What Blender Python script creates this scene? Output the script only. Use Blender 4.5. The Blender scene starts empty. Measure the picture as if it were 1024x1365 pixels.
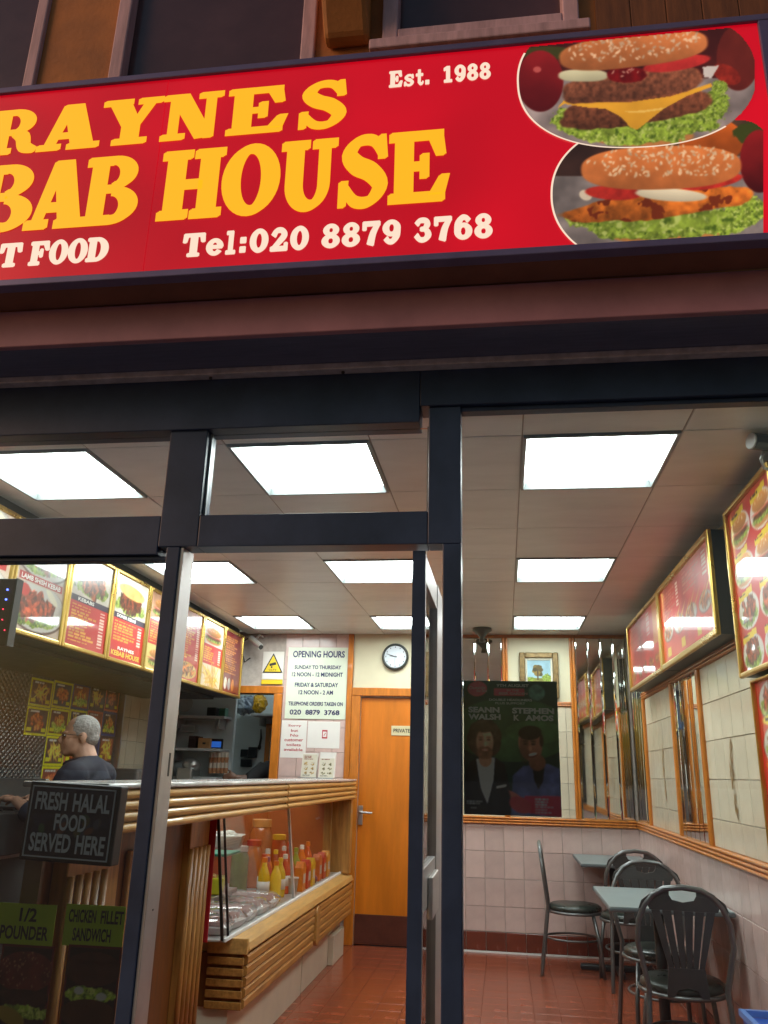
import bpy, bmesh, math, random
import numpy as np
from mathutils import Vector, Matrix

SC = bpy.context.scene
COL = SC.collection
random.seed(7)
RNG = np.random.RandomState(11)

# ------------------------------------------------------------------ camera
ROT = np.array([[0.99003956, 0.01771433, 0.13967056],
                [0.13838594, -0.30496737, -0.94225487],
                [0.02590355, 0.95219804, -0.30438117]])
FPX, CU, CV = 1090.47, 512.0, 682.5
EYE = np.array([0.0, 0.0, 1.386])
cd = bpy.data.cameras.new('camera')
cam = bpy.data.objects.new('camera', cd)
COL.objects.link(cam)
cd.sensor_fit = 'HORIZONTAL'
cd.sensor_width = 36.0
cd.lens = 36.0 * FPX / 1024.0
cd.clip_start = 0.05
cd.clip_end = 600.0
M = Matrix([list(ROT[0]) + [EYE[0]], list(ROT[1]) + [EYE[1]], list(ROT[2]) + [EYE[2]], [0, 0, 0, 1]])
cam.matrix_world = M
SC.camera = cam

# ------------------------------------------------------------------ sky, sun, exposure (dusk)
SUN_EL, SUN_AZ = math.radians(26), math.radians(242)
w = bpy.data.worlds.new('World')
SC.world = w
w.use_nodes = True
nt = w.node_tree
nt.nodes.clear()
sky = nt.nodes.new('ShaderNodeTexSky')
sky.sky_type = 'NISHITA'
sky.sun_disc = False
sky.sun_elevation = math.radians(5.0)
sky.sun_rotation = SUN_AZ
sky.air_density = 1.6
sky.dust_density = 2.5
sky.ozone_density = 3.0
bg = nt.nodes.new('ShaderNodeBackground')
bg.inputs['Strength'].default_value = 0.15
wo = nt.nodes.new('ShaderNodeOutputWorld')
nt.links.new(sky.outputs[0], bg.inputs[0])
nt.links.new(bg.outputs[0], wo.inputs[0])
sd = bpy.data.lights.new('sun', 'SUN')
sd.energy = 1.4
sd.angle = math.radians(30)
sd.color = (1.0, 0.56, 0.36)
sun = bpy.data.objects.new('sun', sd)
COL.objects.link(sun)
sdir = Vector((math.sin(SUN_AZ) * math.cos(SUN_EL), math.cos(SUN_AZ) * math.cos(SUN_EL), math.sin(SUN_EL)))
sun.rotation_euler = sdir.to_track_quat('Z', 'Y').to_euler()
SC.view_settings.view_transform = 'Standard'
SC.view_settings.look = 'None'
SC.view_settings.exposure = 0.0
SC.view_settings.gamma = 1.0
SC.render.engine = 'CYCLES'
cy = SC.cycles
cy.use_denoising = True
cy.max_bounces = 10
cy.diffuse_bounces = 4
cy.glossy_bounces = 5
cy.transmission_bounces = 6
cy.transparent_max_bounces = 16
cy.sample_clamp_indirect = 6.0
cy.caustics_reflective = False
cy.caustics_refractive = False

# ------------------------------------------------------------------ pixel -> point on a plane of the place
def ray(u, v):
    return ROT @ np.array([u - CU, -(v - CV), -FPX])
def PY(u, v, y):
    d = ray(u, v); return EYE + d * ((y - EYE[1]) / d[1])
def PX(u, v, x):
    d = ray(u, v); return EYE + d * ((x - EYE[0]) / d[0])
def PZ(u, v, z):
    d = ray(u, v); return EYE + d * ((z - EYE[2]) / d[2])

# ------------------------------------------------------------------ materials
def lin(c):
    return tuple(((x / 255.0) / 12.92 if x / 255.0 <= 0.04045 else ((x / 255.0 + 0.055) / 1.055) ** 2.4) for x in c)
MATS = {}
def mat(name, col, rough=0.5, metal=0.0, var=0.0, scale=8.0, bump=0.0, bscale=60.0, coat=0.0, piece=0.0, spec=0.5,
        stretch=None, grain=None, emit=None, estr=0.0, sample=True, alpha=None, croughv=0.0):
    if name in MATS: return MATS[name]
    m = bpy.data.materials.new(name); m.use_nodes = True
    t = m.node_tree; b = t.nodes['Principled BSDF']; L = t.links.new
    b.inputs['Roughness'].default_value = rough
    b.inputs['Metallic'].default_value = metal
    b.inputs['Specular IOR Level'].default_value = spec
    b.inputs['Coat Weight'].default_value = coat
    b.inputs['Coat Roughness'].default_value = 0.04
    c4 = (*col, 1)
    b.inputs['Base Color'].default_value = c4
    tc = t.nodes.new('ShaderNodeTexCoord')
    vec = tc.outputs['Object']
    if stretch:
        mp = t.nodes.new('ShaderNodeMapping'); mp.inputs['Scale'].default_value = stretch
        L(vec, mp.inputs[0]); vec = mp.outputs[0]
    src = None
    if var > 0:
        n = t.nodes.new('ShaderNodeTexNoise'); n.inputs['Scale'].default_value = scale; n.inputs['Detail'].default_value = 6
        n.inputs['Roughness'].default_value = 0.62
        L(vec, n.inputs['Vector'])
        r = t.nodes.new('ShaderNodeValToRGB')
        r.color_ramp.elements[0].position = 0.3; r.color_ramp.elements[1].position = 0.72
        lo = grain if grain else tuple(x * (1 - var) for x in col)
        r.color_ramp.elements[0].color = (*lo, 1)
        r.color_ramp.elements[1].color = (*[min(1, x * (1 + var * 0.6)) for x in col], 1)
        L(n.outputs['Fac'], r.inputs[0]); src = r.outputs[0]
        rr = t.nodes.new('ShaderNodeMapRange'); rr.inputs['To Min'].default_value = max(0.02, rough * 0.75); rr.inputs['To Max'].default_value = min(1, rough * 1.3)
        L(n.outputs['Fac'], rr.inputs['Value']); L(rr.outputs[0], b.inputs['Roughness'])
    if piece > 0:
        oi = t.nodes.new('ShaderNodeObjectInfo')
        mr = t.nodes.new('ShaderNodeMapRange'); mr.inputs['To Min'].default_value = 1 - piece; mr.inputs['To Max'].default_value = 1 + piece
        L(oi.outputs['Random'], mr.inputs['Value'])
        mx = t.nodes.new('ShaderNodeVectorMath'); mx.operation = 'SCALE'
        if src is None:
            mx.inputs[0].default_value = col
        else: L(src, mx.inputs[0])
        L(mr.outputs[0], mx.inputs['Scale']); src = mx.outputs[0]
    if src is not None: L(src, b.inputs['Base Color'])
    if bump > 0:
        n2 = t.nodes.new('ShaderNodeTexNoise'); n2.inputs['Scale'].default_value = bscale; n2.inputs['Detail'].default_value = 4
        L(vec, n2.inputs['Vector'])
        bp = t.nodes.new('ShaderNodeBump'); bp.inputs['Strength'].default_value = bump; bp.inputs['Distance'].default_value = 0.01
        L(n2.outputs['Fac'], bp.inputs['Height']); L(bp.outputs[0], b.inputs['Normal'])
    if emit:
        b.inputs['Emission Color'].default_value = (*emit, 1); b.inputs['Emission Strength'].default_value = estr
    if not sample: m.cycles.emission_sampling = 'NONE'
    MATS[name] = m
    return m

def glass(name, tint=(0.97, 0.985, 0.98), refl=1.0):
    if name in MATS: return MATS[name]
    m = bpy.data.materials.new(name); m.use_nodes = True
    t = m.node_tree; t.nodes.clear(); L = t.links.new
    o = t.nodes.new('ShaderNodeOutputMaterial'); mx = t.nodes.new('ShaderNodeMixShader')
    tr = t.nodes.new('ShaderNodeBsdfTransparent'); tr.inputs[0].default_value = (*tint, 1)
    gl = t.nodes.new('ShaderNodeBsdfGlossy'); gl.inputs['Roughness'].default_value = 0.015
    fr = t.nodes.new('ShaderNodeFresnel'); fr.inputs['IOR'].default_value = 1.45
    mu = t.nodes.new('ShaderNodeMath'); mu.operation = 'MULTIPLY'; mu.inputs[1].default_value = refl
    L(fr.outputs[0], mu.inputs[0]); L(mu.outputs[0], mx.inputs[0]); L(tr.outputs[0], mx.inputs[1]); L(gl.outputs[0], mx.inputs[2]); L(mx.outputs[0], o.inputs[0])
    MATS[name] = m
    return m

def print_mat(name, rough=0.3, coat=0.0, estr=0.0, dim=1.0):
    if name in MATS: return MATS[name]
    m = bpy.data.materials.new(name); m.use_nodes = True
    t = m.node_tree; b = t.nodes['Principled BSDF']; L = t.links.new
    a = t.nodes.new('ShaderNodeAttribute'); a.attribute_name = 'Col'
    b.inputs['Roughness'].default_value = rough; b.inputs['Coat Weight'].default_value = coat; b.inputs['Coat Roughness'].default_value = 0.03
    L(a.outputs['Color'], b.inputs['Base Color'])
    if estr > 0:
        L(a.outputs['Color'], b.inputs['Emission Color']); b.inputs['Emission Strength'].default_value = estr
    m.cycles.emission_sampling = 'NONE'
    MATS[name] = m
    return m

NAVY = mat('navy_frame_paint', (0.030, 0.058, 0.130), 0.38, var=0.4, scale=4, bump=0.03)
ALU = mat('aluminium_frame', (0.62, 0.60, 0.58), 0.35, 0.55, var=0.1, scale=14)
BRASS = mat('brass_frame', (0.60, 0.40, 0.10), 0.28, 0.9, var=0.06, scale=3)
OAK = mat('oak_wood', (0.44, 0.21, 0.052), 0.36, var=0.4, scale=5, stretch=(9, 1, 9), bump=0.08, bscale=22, coat=0.15)
OAKL = mat('light_oak_wood', (0.55, 0.31, 0.095), 0.34, var=0.3, scale=5, stretch=(9, 1, 9), bump=0.08, bscale=22, coat=0.2)
OAKV = mat('upright_oak_wood', (0.44, 0.21, 0.052), 0.36, var=0.4, scale=5, stretch=(9, 9, 1), bump=0.08, bscale=22, coat=0.15)
OAKD = mat('brown_oak_panel', (0.16, 0.055, 0.012), 0.4, var=0.45, scale=4, stretch=(9, 9, 1), bump=0.08, bscale=22, coat=0.1)
ORANGE = mat('orange_varnished_pine', (0.55, 0.175, 0.018), 0.33, var=0.28, scale=4, stretch=(7, 7, 1.5), bump=0.05, bscale=25, coat=0.2)
DOORM = mat('orange_door_paint', (0.62, 0.175, 0.006), 0.42, var=0.22, scale=2.0, bump=0.04, stretch=(5, 5, 0.7))
CREAM = mat('cream_wall', (0.66, 0.61, 0.43), 0.55, var=0.08, scale=3, bump=0.04)
CREAMT = mat('cream_tile', (0.64, 0.57, 0.43), 0.16, var=0.1, scale=3, piece=0.05, bump=0.03, bscale=8)
PINKT = mat('pink_tile', (0.60, 0.44, 0.40), 0.2, var=0.13, scale=5, piece=0.07, bump=0.04, bscale=8)
GROUT = mat('grout', (0.46, 0.40, 0.35), 0.9, var=0.2, scale=20)
SKIRT = mat('red_skirting_tile', (0.16, 0.032, 0.016), 0.25, var=0.25, scale=9, piece=0.15)
FLOORT = mat('red_floor_tile', (0.235, 0.054, 0.024), 0.22, var=0.28, scale=5, piece=0.10, bump=0.03, bscale=30)
FGROUT = mat('floor_grout', (0.14, 0.038, 0.02), 0.8, var=0.2, scale=20)
CEILT = mat('ceiling_tile', (0.72, 0.735, 0.73), 0.34, var=0.13, scale=2.2, piece=0.05, stretch=(1, 3, 1))
CEILBAR = mat('ceiling_grid_metal', (0.30, 0.27, 0.24), 0.4, 0.3)
STEEL = mat('brushed_steel', (0.55, 0.55, 0.54), 0.32, 0.85, var=0.12, scale=6, stretch=(1, 12, 1))
DSTEEL = mat('dark_steel', (0.09, 0.088, 0.085), 0.4, 0.6, var=0.2, scale=6)
BLACK = mat('black_plastic', (0.012, 0.012, 0.013), 0.4)
DARK = mat('dark_grey_plastic', (0.05, 0.05, 0.052), 0.45, var=0.2)
WHITE = mat('white_plastic', (0.72, 0.72, 0.70), 0.4, var=0.05)
PAPER = mat('white_paper', (0.74, 0.72, 0.68), 0.7, var=0.03)
GLASS = glass('window_glass')
CGLASS = glass('cabinet_glass', (0.985, 0.99, 0.985), 0.22)
MIRROR = mat('mirror_silver', (0.80, 0.82, 0.80), 0.03, 1.0)
MARBLE = mat('marble_laminate', (0.50, 0.49, 0.47), 0.22, var=0.3, scale=7, coat=0.3)
DIFF = mat('lamp_diffuser', (0.8, 0.85, 0.85), 0.5, emit=(0.90, 1.0, 0.98), estr=19.0)

# ------------------------------------------------------------------ mesh helpers
def origin(o):
    v = Vector((0, 0, 0))
    while o is not None:
        v += o.location; o = o.parent
    return v
class MB:
    def __init__(s): s.v = []; s.f = []
    def add(s, vs, fs):
        n = len(s.v); s.v += [tuple(map(float, p)) for p in vs]; s.f += [tuple(i + n for i in f) for f in fs]; return s
    def box(s, x0, x1, y0, y1, z0, z1):
        return s.add([(x0, y0, z0), (x1, y0, z0), (x1, y1, z0), (x0, y1, z0), (x0, y0, z1), (x1, y0, z1), (x1, y1, z1), (x0, y1, z1)],
                     [(0, 3, 2, 1), (4, 5, 6, 7), (0, 1, 5, 4), (1, 2, 6, 5), (2, 3, 7, 6), (3, 0, 4, 7)])
    def hexa(s, b4, t4):
        return s.add(list(b4) + list(t4), [(0, 3, 2, 1), (4, 5, 6, 7), (0, 1, 5, 4), (1, 2, 6, 5), (2, 3, 7, 6), (3, 0, 4, 7)])
    def prism(s, poly, axis, a, b):
        n = len(poly)
        def mk(p, q):
            return {'x': (q, p[0], p[1]), 'y': (p[0], q, p[1]), 'z': (p[0], p[1], q)}[axis]
        vs = [mk(p, a) for p in poly] + [mk(p, b) for p in poly]
        fs = [tuple(range(n)), tuple(range(2 * n - 1, n - 1, -1))] + [(i, i + n, (i + 1) % n + n, (i + 1) % n) for i in range(n)]
        return s.add(vs, fs)
    def tube(s, pts, r, n=8, cap=True):
        pts = [Vector(p) for p in pts]; k = len(pts)
        rs = r if isinstance(r, (list, tuple)) else [r] * k
        rings = []
        up = None
        for i, p in enumerate(pts):
            d = (pts[min(i + 1, k - 1)] - pts[max(i - 1, 0)]).normalized()
            if up is None:
                up = Vector((0, 0, 1)) if abs(d.z) < 0.9 else Vector((1, 0, 0))
            a = d.cross(up).normalized(); bb = a.cross(d).normalized(); up = bb
            rings.append([tuple(p + (a * math.cos(2 * math.pi * j / n) + bb * math.sin(2 * math.pi * j / n)) * rs[i]) for j in range(n)])
        vs = [q for rg in rings for q in rg]
        fs = [(i * n + j, i * n + (j + 1) % n, (i + 1) * n + (j + 1) % n, (i + 1) * n + j) for i in range(k - 1) for j in range(n)]
        if cap: fs += [tuple(range(n - 1, -1, -1)), tuple((k - 1) * n + j for j in range(n))]
        return s.add(vs, fs)
    def lathe(s, prof, n=20, c=(0, 0, 0), axis='z'):
        vs = []
        for r, z in prof:
            for j in range(n):
                a = 2 * math.pi * j / n
                p = (r * math.cos(a), r * math.sin(a), z)
                if axis == 'y': p = (p[0], -p[2], p[1])
                if axis == 'x': p = (p[2], p[0], p[1])
                vs.append((p[0] + c[0], p[1] + c[1], p[2] + c[2]))
        k = len(prof)
        fs = [(i * n + j, i * n + (j + 1) % n, (i + 1) * n + (j + 1) % n, (i + 1) * n + j) for i in range(k - 1) for j in range(n)]
        fs += [tuple(range(n - 1, -1, -1)), tuple((k - 1) * n + j for j in range(n))]
        return s.add(vs, fs)
    def ball(s, c, r, n=14, m=9, rot=0.0, rx=None):
        r = r if isinstance(r, (list, tuple)) else (r, r, r)
        vs = []; cr, sr = math.cos(rot), math.sin(rot)
        for i in range(m + 1):
            th = math.pi * i / m
            for j in range(n):
                a = 2 * math.pi * j / n
                x, y, z = r[0] * math.sin(th) * math.cos(a), r[1] * math.sin(th) * math.sin(a), r[2] * math.cos(th)
                if rx: y, z = y * math.cos(rx) - z * math.sin(rx), y * math.sin(rx) + z * math.cos(rx)
                vs.append((c[0] + x * cr - y * sr, c[1] + x * sr + y * cr, c[2] + z))
        fs = [(i * n + j, (i + 1) * n + j, (i + 1) * n + (j + 1) % n, i * n + (j + 1) % n) for i in range(m) for j in range(n)]
        return s.add(vs, fs)
    def build(s, name, m, parent=None, smooth=False, bevel=0.0, seg=2, local=False, fix=True):
        me = bpy.data.meshes.new(name)
        o = bpy.data.objects.new(name, me)
        COL.objects.link(o)
        off = Vector((0, 0, 0))
        if parent is not None:
            o.parent = parent
            if not local: off = origin(parent)
        me.from_pydata([(p[0] - off.x, p[1] - off.y, p[2] - off.z) for p in s.v], [], s.f)
        if fix:
            bm = bmesh.new(); bm.from_mesh(me)
            bmesh.ops.recalc_face_normals(bm, faces=bm.faces[:])
            bm.to_mesh(me); bm.free()
        me.materials.append(m)
        if smooth:
            for p in me.polygons: p.use_smooth = True
        if bevel > 0:
            bv = o.modifiers.new('bevel', 'BEVEL'); bv.width = bevel; bv.segments = seg; bv.limit_method = 'ANGLE'; bv.angle_limit = math.radians(40)
        return o
def thing(name, label, cat, loc, group=None, rz=0.0):
    o = bpy.data.objects.new(name, None); COL.objects.link(o)
    o.location = loc; o.rotation_euler = (0, 0, rz); o.empty_display_size = 0.1
    o['label'] = label; o['category'] = cat
    if group: o['group'] = group
    return o
def tag(o, label, cat, group=None):
    o['label'] = label; o['category'] = cat
    if group: o['group'] = group
    return o
def struct(o): o['kind'] = 'structure'; return o
def share(src, parent, loc, scale=(1, 1, 1), name=None):
    o = src.copy(); COL.objects.link(o); o.parent = parent; o.location = loc; o.scale = scale
    return o

# ------------------------------------------------------------------ flat printing: painted colour grids
def _vn(x, y, seed):
    r = np.random.RandomState(seed).rand(64, 64)
    xi, yi = np.floor(x).astype(int), np.floor(y).astype(int)
    fx, fy = x - xi, y - yi
    fx, fy = fx * fx * (3 - 2 * fx), fy * fy * (3 - 2 * fy)
    g = lambda a, b: r[a % 64, b % 64]
    return (g(xi, yi) * (1 - fx) + g(xi + 1, yi) * fx) * (1 - fy) + (g(xi, yi + 1) * (1 - fx) + g(xi + 1, yi + 1) * fx) * fy
def fbm(x, y, s, seed=0, oct=3):
    v = 0; a = 0.5; t = 0
    for k in range(oct):
        v = v + a * _vn(x * s * 2 ** k, y * s * 2 ** k, seed + k * 7); t += a; a *= 0.55
    return v / t
class Canvas:
    # x to the right 0..W, y downward 0..H, in any unit; nx, ny vertices; colours in sRGB 0..255
    def __init__(s, W, H, nx, ny, bgc):
        s.W, s.H, s.nx, s.ny = W, H, nx, ny
        s.x, s.y = np.meshgrid(np.linspace(0, W, nx), np.linspace(0, H, ny))
        s.c = np.zeros((ny, nx, 3)); s.c[:] = bgc
        s.px = W / nx
    def put(s, m, col, tex=0.0, ts=0.05, seed=1, sh=None):
        col = np.array(col, float)[None, None, :] * np.ones((s.ny, s.nx, 1))
        if tex: col = col * (1 + tex * 2 * (fbm(s.x, s.y, ts, seed) - 0.5))[..., None]
        if sh is not None: col = col * sh[..., None]
        m = np.clip(m, 0, 1)[..., None]
        s.c = s.c * (1 - m) + col * m
    def ell(s, cx, cy, rx, ry, rot=0.0, wob=0.0, ws=0.05, seed=3, p=2.0):
        c, q = math.cos(rot), math.sin(rot)
        dx, dy = s.x - cx, s.y - cy
        u, v = (dx * c + dy * q) / rx, (-dx * q + dy * c) / ry
        d = (np.abs(u) ** p + np.abs(v) ** p) ** (1 / p)
        if wob: d = d + wob * (fbm(s.x, s.y, ws, seed) - 0.5) * 2
        e = 0.9 * s.px / min(rx, ry)
        return np.clip((1 - d) / e + 0.5, 0, 1)
    def poly(s, pts):
        m = np.zeros((s.ny, s.nx), bool); n = len(pts)
        for i in range(n):
            x0, y0 = pts[i]; x1, y1 = pts[(i + 1) % n]
            if y0 == y1: continue
            t = ((y0 > s.y) != (y1 > s.y)) & (s.x < (x1 - x0) * (s.y - y0) / (y1 - y0) + x0)
            m ^= t
        return m.astype(float)
    def rect(s, x0, y0, x1, y1): return ((s.x >= x0) & (s.x <= x1) & (s.y >= y0) & (s.y <= y1)).astype(float)
    def blur(s, n=1):
        for _ in range(n):
            k = np.pad(s.c, ((1, 1), (1, 1), (0, 0)), 'edge'); s.c = sum(k[a:a + s.ny, b:b + s.nx] for a in range(3) for b in range(3)) / 9
    def grad(s, y0, y1, a, b):
        t = np.clip((s.y - y0) / (y1 - y0), 0, 1); return a + (b - a) * t
    def dots(s, region, n, rx, ry, col, seed=5, jit=0.3):
        r = np.random.RandomState(seed); ys, xs = np.where(region > 0.5)
        if len(xs) == 0: return
        for k in range(n):
            i = r.randint(len(xs)); f = 1 + jit * (r.rand() - 0.5) * 2
            s.put(s.ell(s.x[ys[i], xs[i]], s.y[ys[i], xs[i]], rx * f, ry * f, r.rand() * 3.1) * 0.9, np.array(col) * (0.8 + 0.3 * r.rand()))
    def mesh(s, name, fn, m, parent, gain=1.0):
        # fn maps arrays (x, y) of canvas units to world arrays
        P = fn(s.x.ravel(), s.y.ravel()); off = origin(parent) if parent is not None else Vector((0, 0, 0))
        P = P - np.array(off)[None, :]
        me = bpy.data.meshes.new(name)
        nx, ny = s.nx, s.ny
        idx = np.arange(nx * ny).reshape(ny, nx)
        q = np.stack([idx[1:, :-1], idx[1:, 1:], idx[:-1, 1:], idx[:-1, :-1]], -1).reshape(-1, 4)
        nf = len(q)
        me.vertices.add(nx * ny); me.vertices.foreach_set('co', P.astype(np.float32).ravel())
        me.loops.add(nf * 4); me.loops.foreach_set('vertex_index', q.astype(np.int32).ravel())
        me.polygons.add(nf); me.polygons.foreach_set('loop_start', np.arange(0, nf * 4, 4, dtype=np.int32))
        me.update(calc_edges=True)
        c = np.clip(s.c / 255.0, 0, 1) * 1.0
        l = np.where(c <= 0.04045, c / 12.92, ((c + 0.055) / 1.055) ** 2.4) * gain
        at = me.attributes.new('Col', 'FLOAT_COLOR', 'POINT')
        l = np.clip(l, 0, 0.85)
        at.data.foreach_set('color', np.concatenate([l, np.ones((ny, nx, 1))], -1).astype(np.float32).ravel())
        me.materials.append(m)
        o = bpy.data.objects.new(name, me); COL.objects.link(o)
        if parent is not None: o.parent = parent
        return o
def quadmap(W, H, tl, tr, br, bl):
    tl, tr, br, bl = [np.array(p, float) for p in (tl, tr, br, bl)]
    def fn(x, y):
        u = (x / W)[:, None]; v = (y / H)[:, None]
        return (tl * (1 - u) + tr * u) * (1 - v) + (bl * (1 - u) + br * u) * v
    return fn

# food painting -----------------------------------------------------
def meatpile(c, cx, cy, rx, ry, n=26, seed=0, col=(165, 80, 45), rot=0.0):
    r = np.random.RandomState(seed)
    for k in range(n):
        a = r.rand() * 6.28; q = math.sqrt(r.rand()) * 0.85
        x, y = cx + rx * q * math.cos(a), cy + ry * q * math.sin(a)
        s = (0.75 + 0.5 * r.rand())
        cc = np.array(col) * (0.7 + 0.6 * r.rand())
        c.put(c.ell(x, y + ry * 0.05, rx * 0.26 * s, ry * 0.26 * s, r.rand() * 3), cc * 0.55)
        c.put(c.ell(x, y, rx * 0.24 * s, ry * 0.22 * s, r.rand() * 3), cc, tex=0.3, ts=6 / rx, seed=k)
        c.put(c.ell(x - rx * 0.05, y - ry * 0.06, rx * 0.08 * s, ry * 0.05 * s) * 0.5, np.minimum(cc * 1.6, 255))
def lettuce(c, cx, cy, rx, ry, seed=0, rot=0.0):
    m = c.ell(cx, cy, rx, ry, rot, wob=0.35, ws=4 / rx, seed=seed)
    c.put(m, (128, 150, 52), tex=0.5, ts=7 / rx, seed=seed + 3)
    c.put(m * np.clip((fbm(c.x, c.y, 9 / rx, seed + 9) - 0.55) * 6, 0, 1), (176, 190, 100))
    c.put(m * np.clip((0.42 - fbm(c.x, c.y, 8 / rx, seed + 5)) * 6, 0, 1), (70, 92, 26))
def plate(c, cx, cy, rx, ry):
    c.put(c.ell(cx, cy + ry * 0.05, rx * 1.03, ry * 1.05), (90, 60, 50))
    c.put(c.ell(cx, cy, rx, ry), (196, 190, 182))
def fries(c, cx, cy, rx, ry, n=22, seed=0):
    r = np.random.RandomState(seed)
    for k in range(n):
        x, y = cx + rx * (r.rand() - 0.5) * 1.5, cy + ry * (r.rand() - 0.5) * 1.5
        c.put(c.ell(x, y, rx * 0.42, ry * 0.09, r.rand() * 3.1, p=4), np.array((228, 172, 70)) * (0.75 + 0.4 * r.rand()))
def miniburger(c, cx, cy, rx, ry, seed=0):
    c.put(c.ell(cx, cy + ry * 0.75, rx * 0.9, ry * 0.3), (190, 120, 60))
    lettuce(c, cx, cy + ry * 0.5, rx, ry * 0.3, seed)
    c.put(c.ell(cx, cy + ry * 0.3, rx * 0.95, ry * 0.22, wob=0.1, ws=4 / rx), (96, 50, 28), tex=0.4, ts=6 / rx)
    c.put(c.ell(cx, cy + ry * 0.1, rx * 0.95, ry * 0.13), (205, 55, 35))
    c.put(c.ell(cx, cy + ry * 0.05, rx * 0.7, ry * 0.1), (240, 235, 220))
    m = c.ell(cx, cy - ry * 0.35, rx * 0.95, ry * 0.5)
    c.put(m, (214, 138, 66), sh=c.grad(cy - ry * 0.85, cy + ry * 0.1, 1.12, 0.72))
    c.dots(m * (c.y < cy - ry * 0.4), 14, rx * 0.05, ry * 0.03, (245, 225, 180), seed)
def textrows(c, x0, y0, x1, y1, n, col, seed=0, price=True):
    r = np.random.RandomState(seed); h = (y1 - y0) / n
    for k in range(n):
        yy = y0 + k * h; L = 0.35 + 0.4 * r.rand()
        x = x0
        while x < x0 + (x1 - x0) * L:
            wl = (x1 - x0) * (0.05 + 0.12 * r.rand())
            c.put(c.rect(x, yy, min(x + wl, x0 + (x1 - x0) * 0.78), yy + h * 0.55) * 0.9, np.array(col) * (0.85 + 0.2 * r.rand())); x += wl + (x1 - x0) * 0.025
        if price: c.put(c.rect(x1 - (x1 - x0) * 0.14, yy, x1, yy + h * 0.55) * 0.9, (245, 225, 205))

# ------------------------------------------------------------------ lettering: built-in sans text as mesh
TXT = {}
def text2d(s, bold=0.0):
    k = (s, bold)
    if k in TXT: return TXT[k]
    cu = bpy.data.curves.new('txt', 'FONT'); cu.body = s; cu.size = 1.0; cu.offset = bold; cu.resolution_u = 3
    o = bpy.data.objects.new('txt', cu); COL.objects.link(o)
    dg = bpy.context.evaluated_depsgraph_get()
    e = o.evaluated_get(dg); me = e.to_mesh()
    vs = np.array([v.co[:2] for v in me.vertices]) if len(me.vertices) else np.zeros((1, 2))
    fs = [tuple(p.vertices) for p in me.polygons]
    e.to_mesh_clear()
    bpy.data.objects.remove(o); bpy.data.curves.remove(cu)
    lo, hi = vs.min(0), vs.max(0)
    vs = (vs - lo) / (hi - lo)
    TXT[k] = (vs, fs)
    return TXT[k]
def put_text(s, bl, br, tl, m, parent, name='lettering', bold=0.02, shear=0.0):
    vs, fs = text2d(s, bold)
    bl, br, tl = [np.array(p, float) for p in (bl, br, tl)]
    b = MB()
    b.add([bl + (br - bl) * (x + shear * y) + (tl - bl) * y for x, y in vs], fs)
    return b.build(name, m, parent, fix=False)

# ------------------------------------------------------------------ heavy slab-serif glyphs (unit box, lists of convex pieces)
def rc(x0, y0, x1, y1): return [(x0, y0), (x1, y0), (x1, y1), (x0, y1)]
def arc(cx, cy, rx, ry, ix, iy, a0, a1, n=18, icx=None):
    icx = cx if icx is None else icx
    out = []
    for k in range(n):
        p, q = math.radians(a0 + (a1 - a0) * k / n), math.radians(a0 + (a1 - a0) * (k + 1) / n)
        out.append([(cx + rx * math.cos(p), cy + ry * math.sin(p)), (cx + rx * math.cos(q), cy + ry * math.sin(q)),
                    (icx + ix * math.cos(q), cy + iy * math.sin(q)), (icx + ix * math.cos(p), cy + iy * math.sin(p))])
    return out
def stroke(pts, ws, n=6):
    P = [np.array(p, float) for p in pts]; C = []; Wd = []
    for i in range(len(P) - 1):
        p0, p1, p2, p3 = P[max(i - 1, 0)], P[i], P[i + 1], P[min(i + 2, len(P) - 1)]
        for k in range(n):
            t = k / n
            C.append(0.5 * (2 * p1 + (p2 - p0) * t + (2 * p0 - 5 * p1 + 4 * p2 - p3) * t * t + (3 * p1 - p0 - 3 * p2 + p3) * t ** 3)); Wd.append(ws[i] + (ws[i + 1] - ws[i]) * t)
    C.append(P[-1]); Wd.append(ws[-1])
    L, Rr = [], []
    for i in range(len(C)):
        d = C[min(i + 1, len(C) - 1)] - C[max(i - 1, 0)]; d = d / (np.linalg.norm(d) + 1e-9); nn = np.array([-d[1], d[0]])
        L.append(tuple(C[i] + nn * Wd[i] / 2)); Rr.append(tuple(C[i] - nn * Wd[i] / 2))
    return [[L[i], Rr[i], Rr[i + 1], L[i + 1]] for i in range(len(C) - 1)]
S_ = 0.125
GL = {}
GL['A'] = [[(0.09, 0.02), (0.25, 0.02), (0.55, 1), (0.36, 1)], [(0.58, 0.02), (0.92, 0.02), (0.66, 1), (0.36, 1)], rc(0.25, 0.24, 0.72, 0.37), rc(0, 0, 0.37, S_), rc(0.5, 0, 1.0, S_)]
GL['B'] = [rc(0.1, 0, 0.38, 1), rc(0, 0, 0.5, S_), rc(0, 1 - S_, 0.5, 1), rc(0.3, 0.46, 0.52, 0.57)] + arc(0.5, 0.75, 0.42, 0.25, 0.13, 0.135, -90, 90) + arc(0.52, 0.27, 0.47, 0.27, 0.16, 0.15, -90, 90) + [rc(0.36, 0, 0.54, 0.12), rc(0.36, 0.885, 0.52, 1)]
GL['D'] = [rc(0.1, 0, 0.38, 1), rc(0, 0, 0.5, S_), rc(0, 1 - S_, 0.5, 1)] + arc(0.45, 0.5, 0.54, 0.5, 0.24, 0.375, -90, 90, 24)
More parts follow.
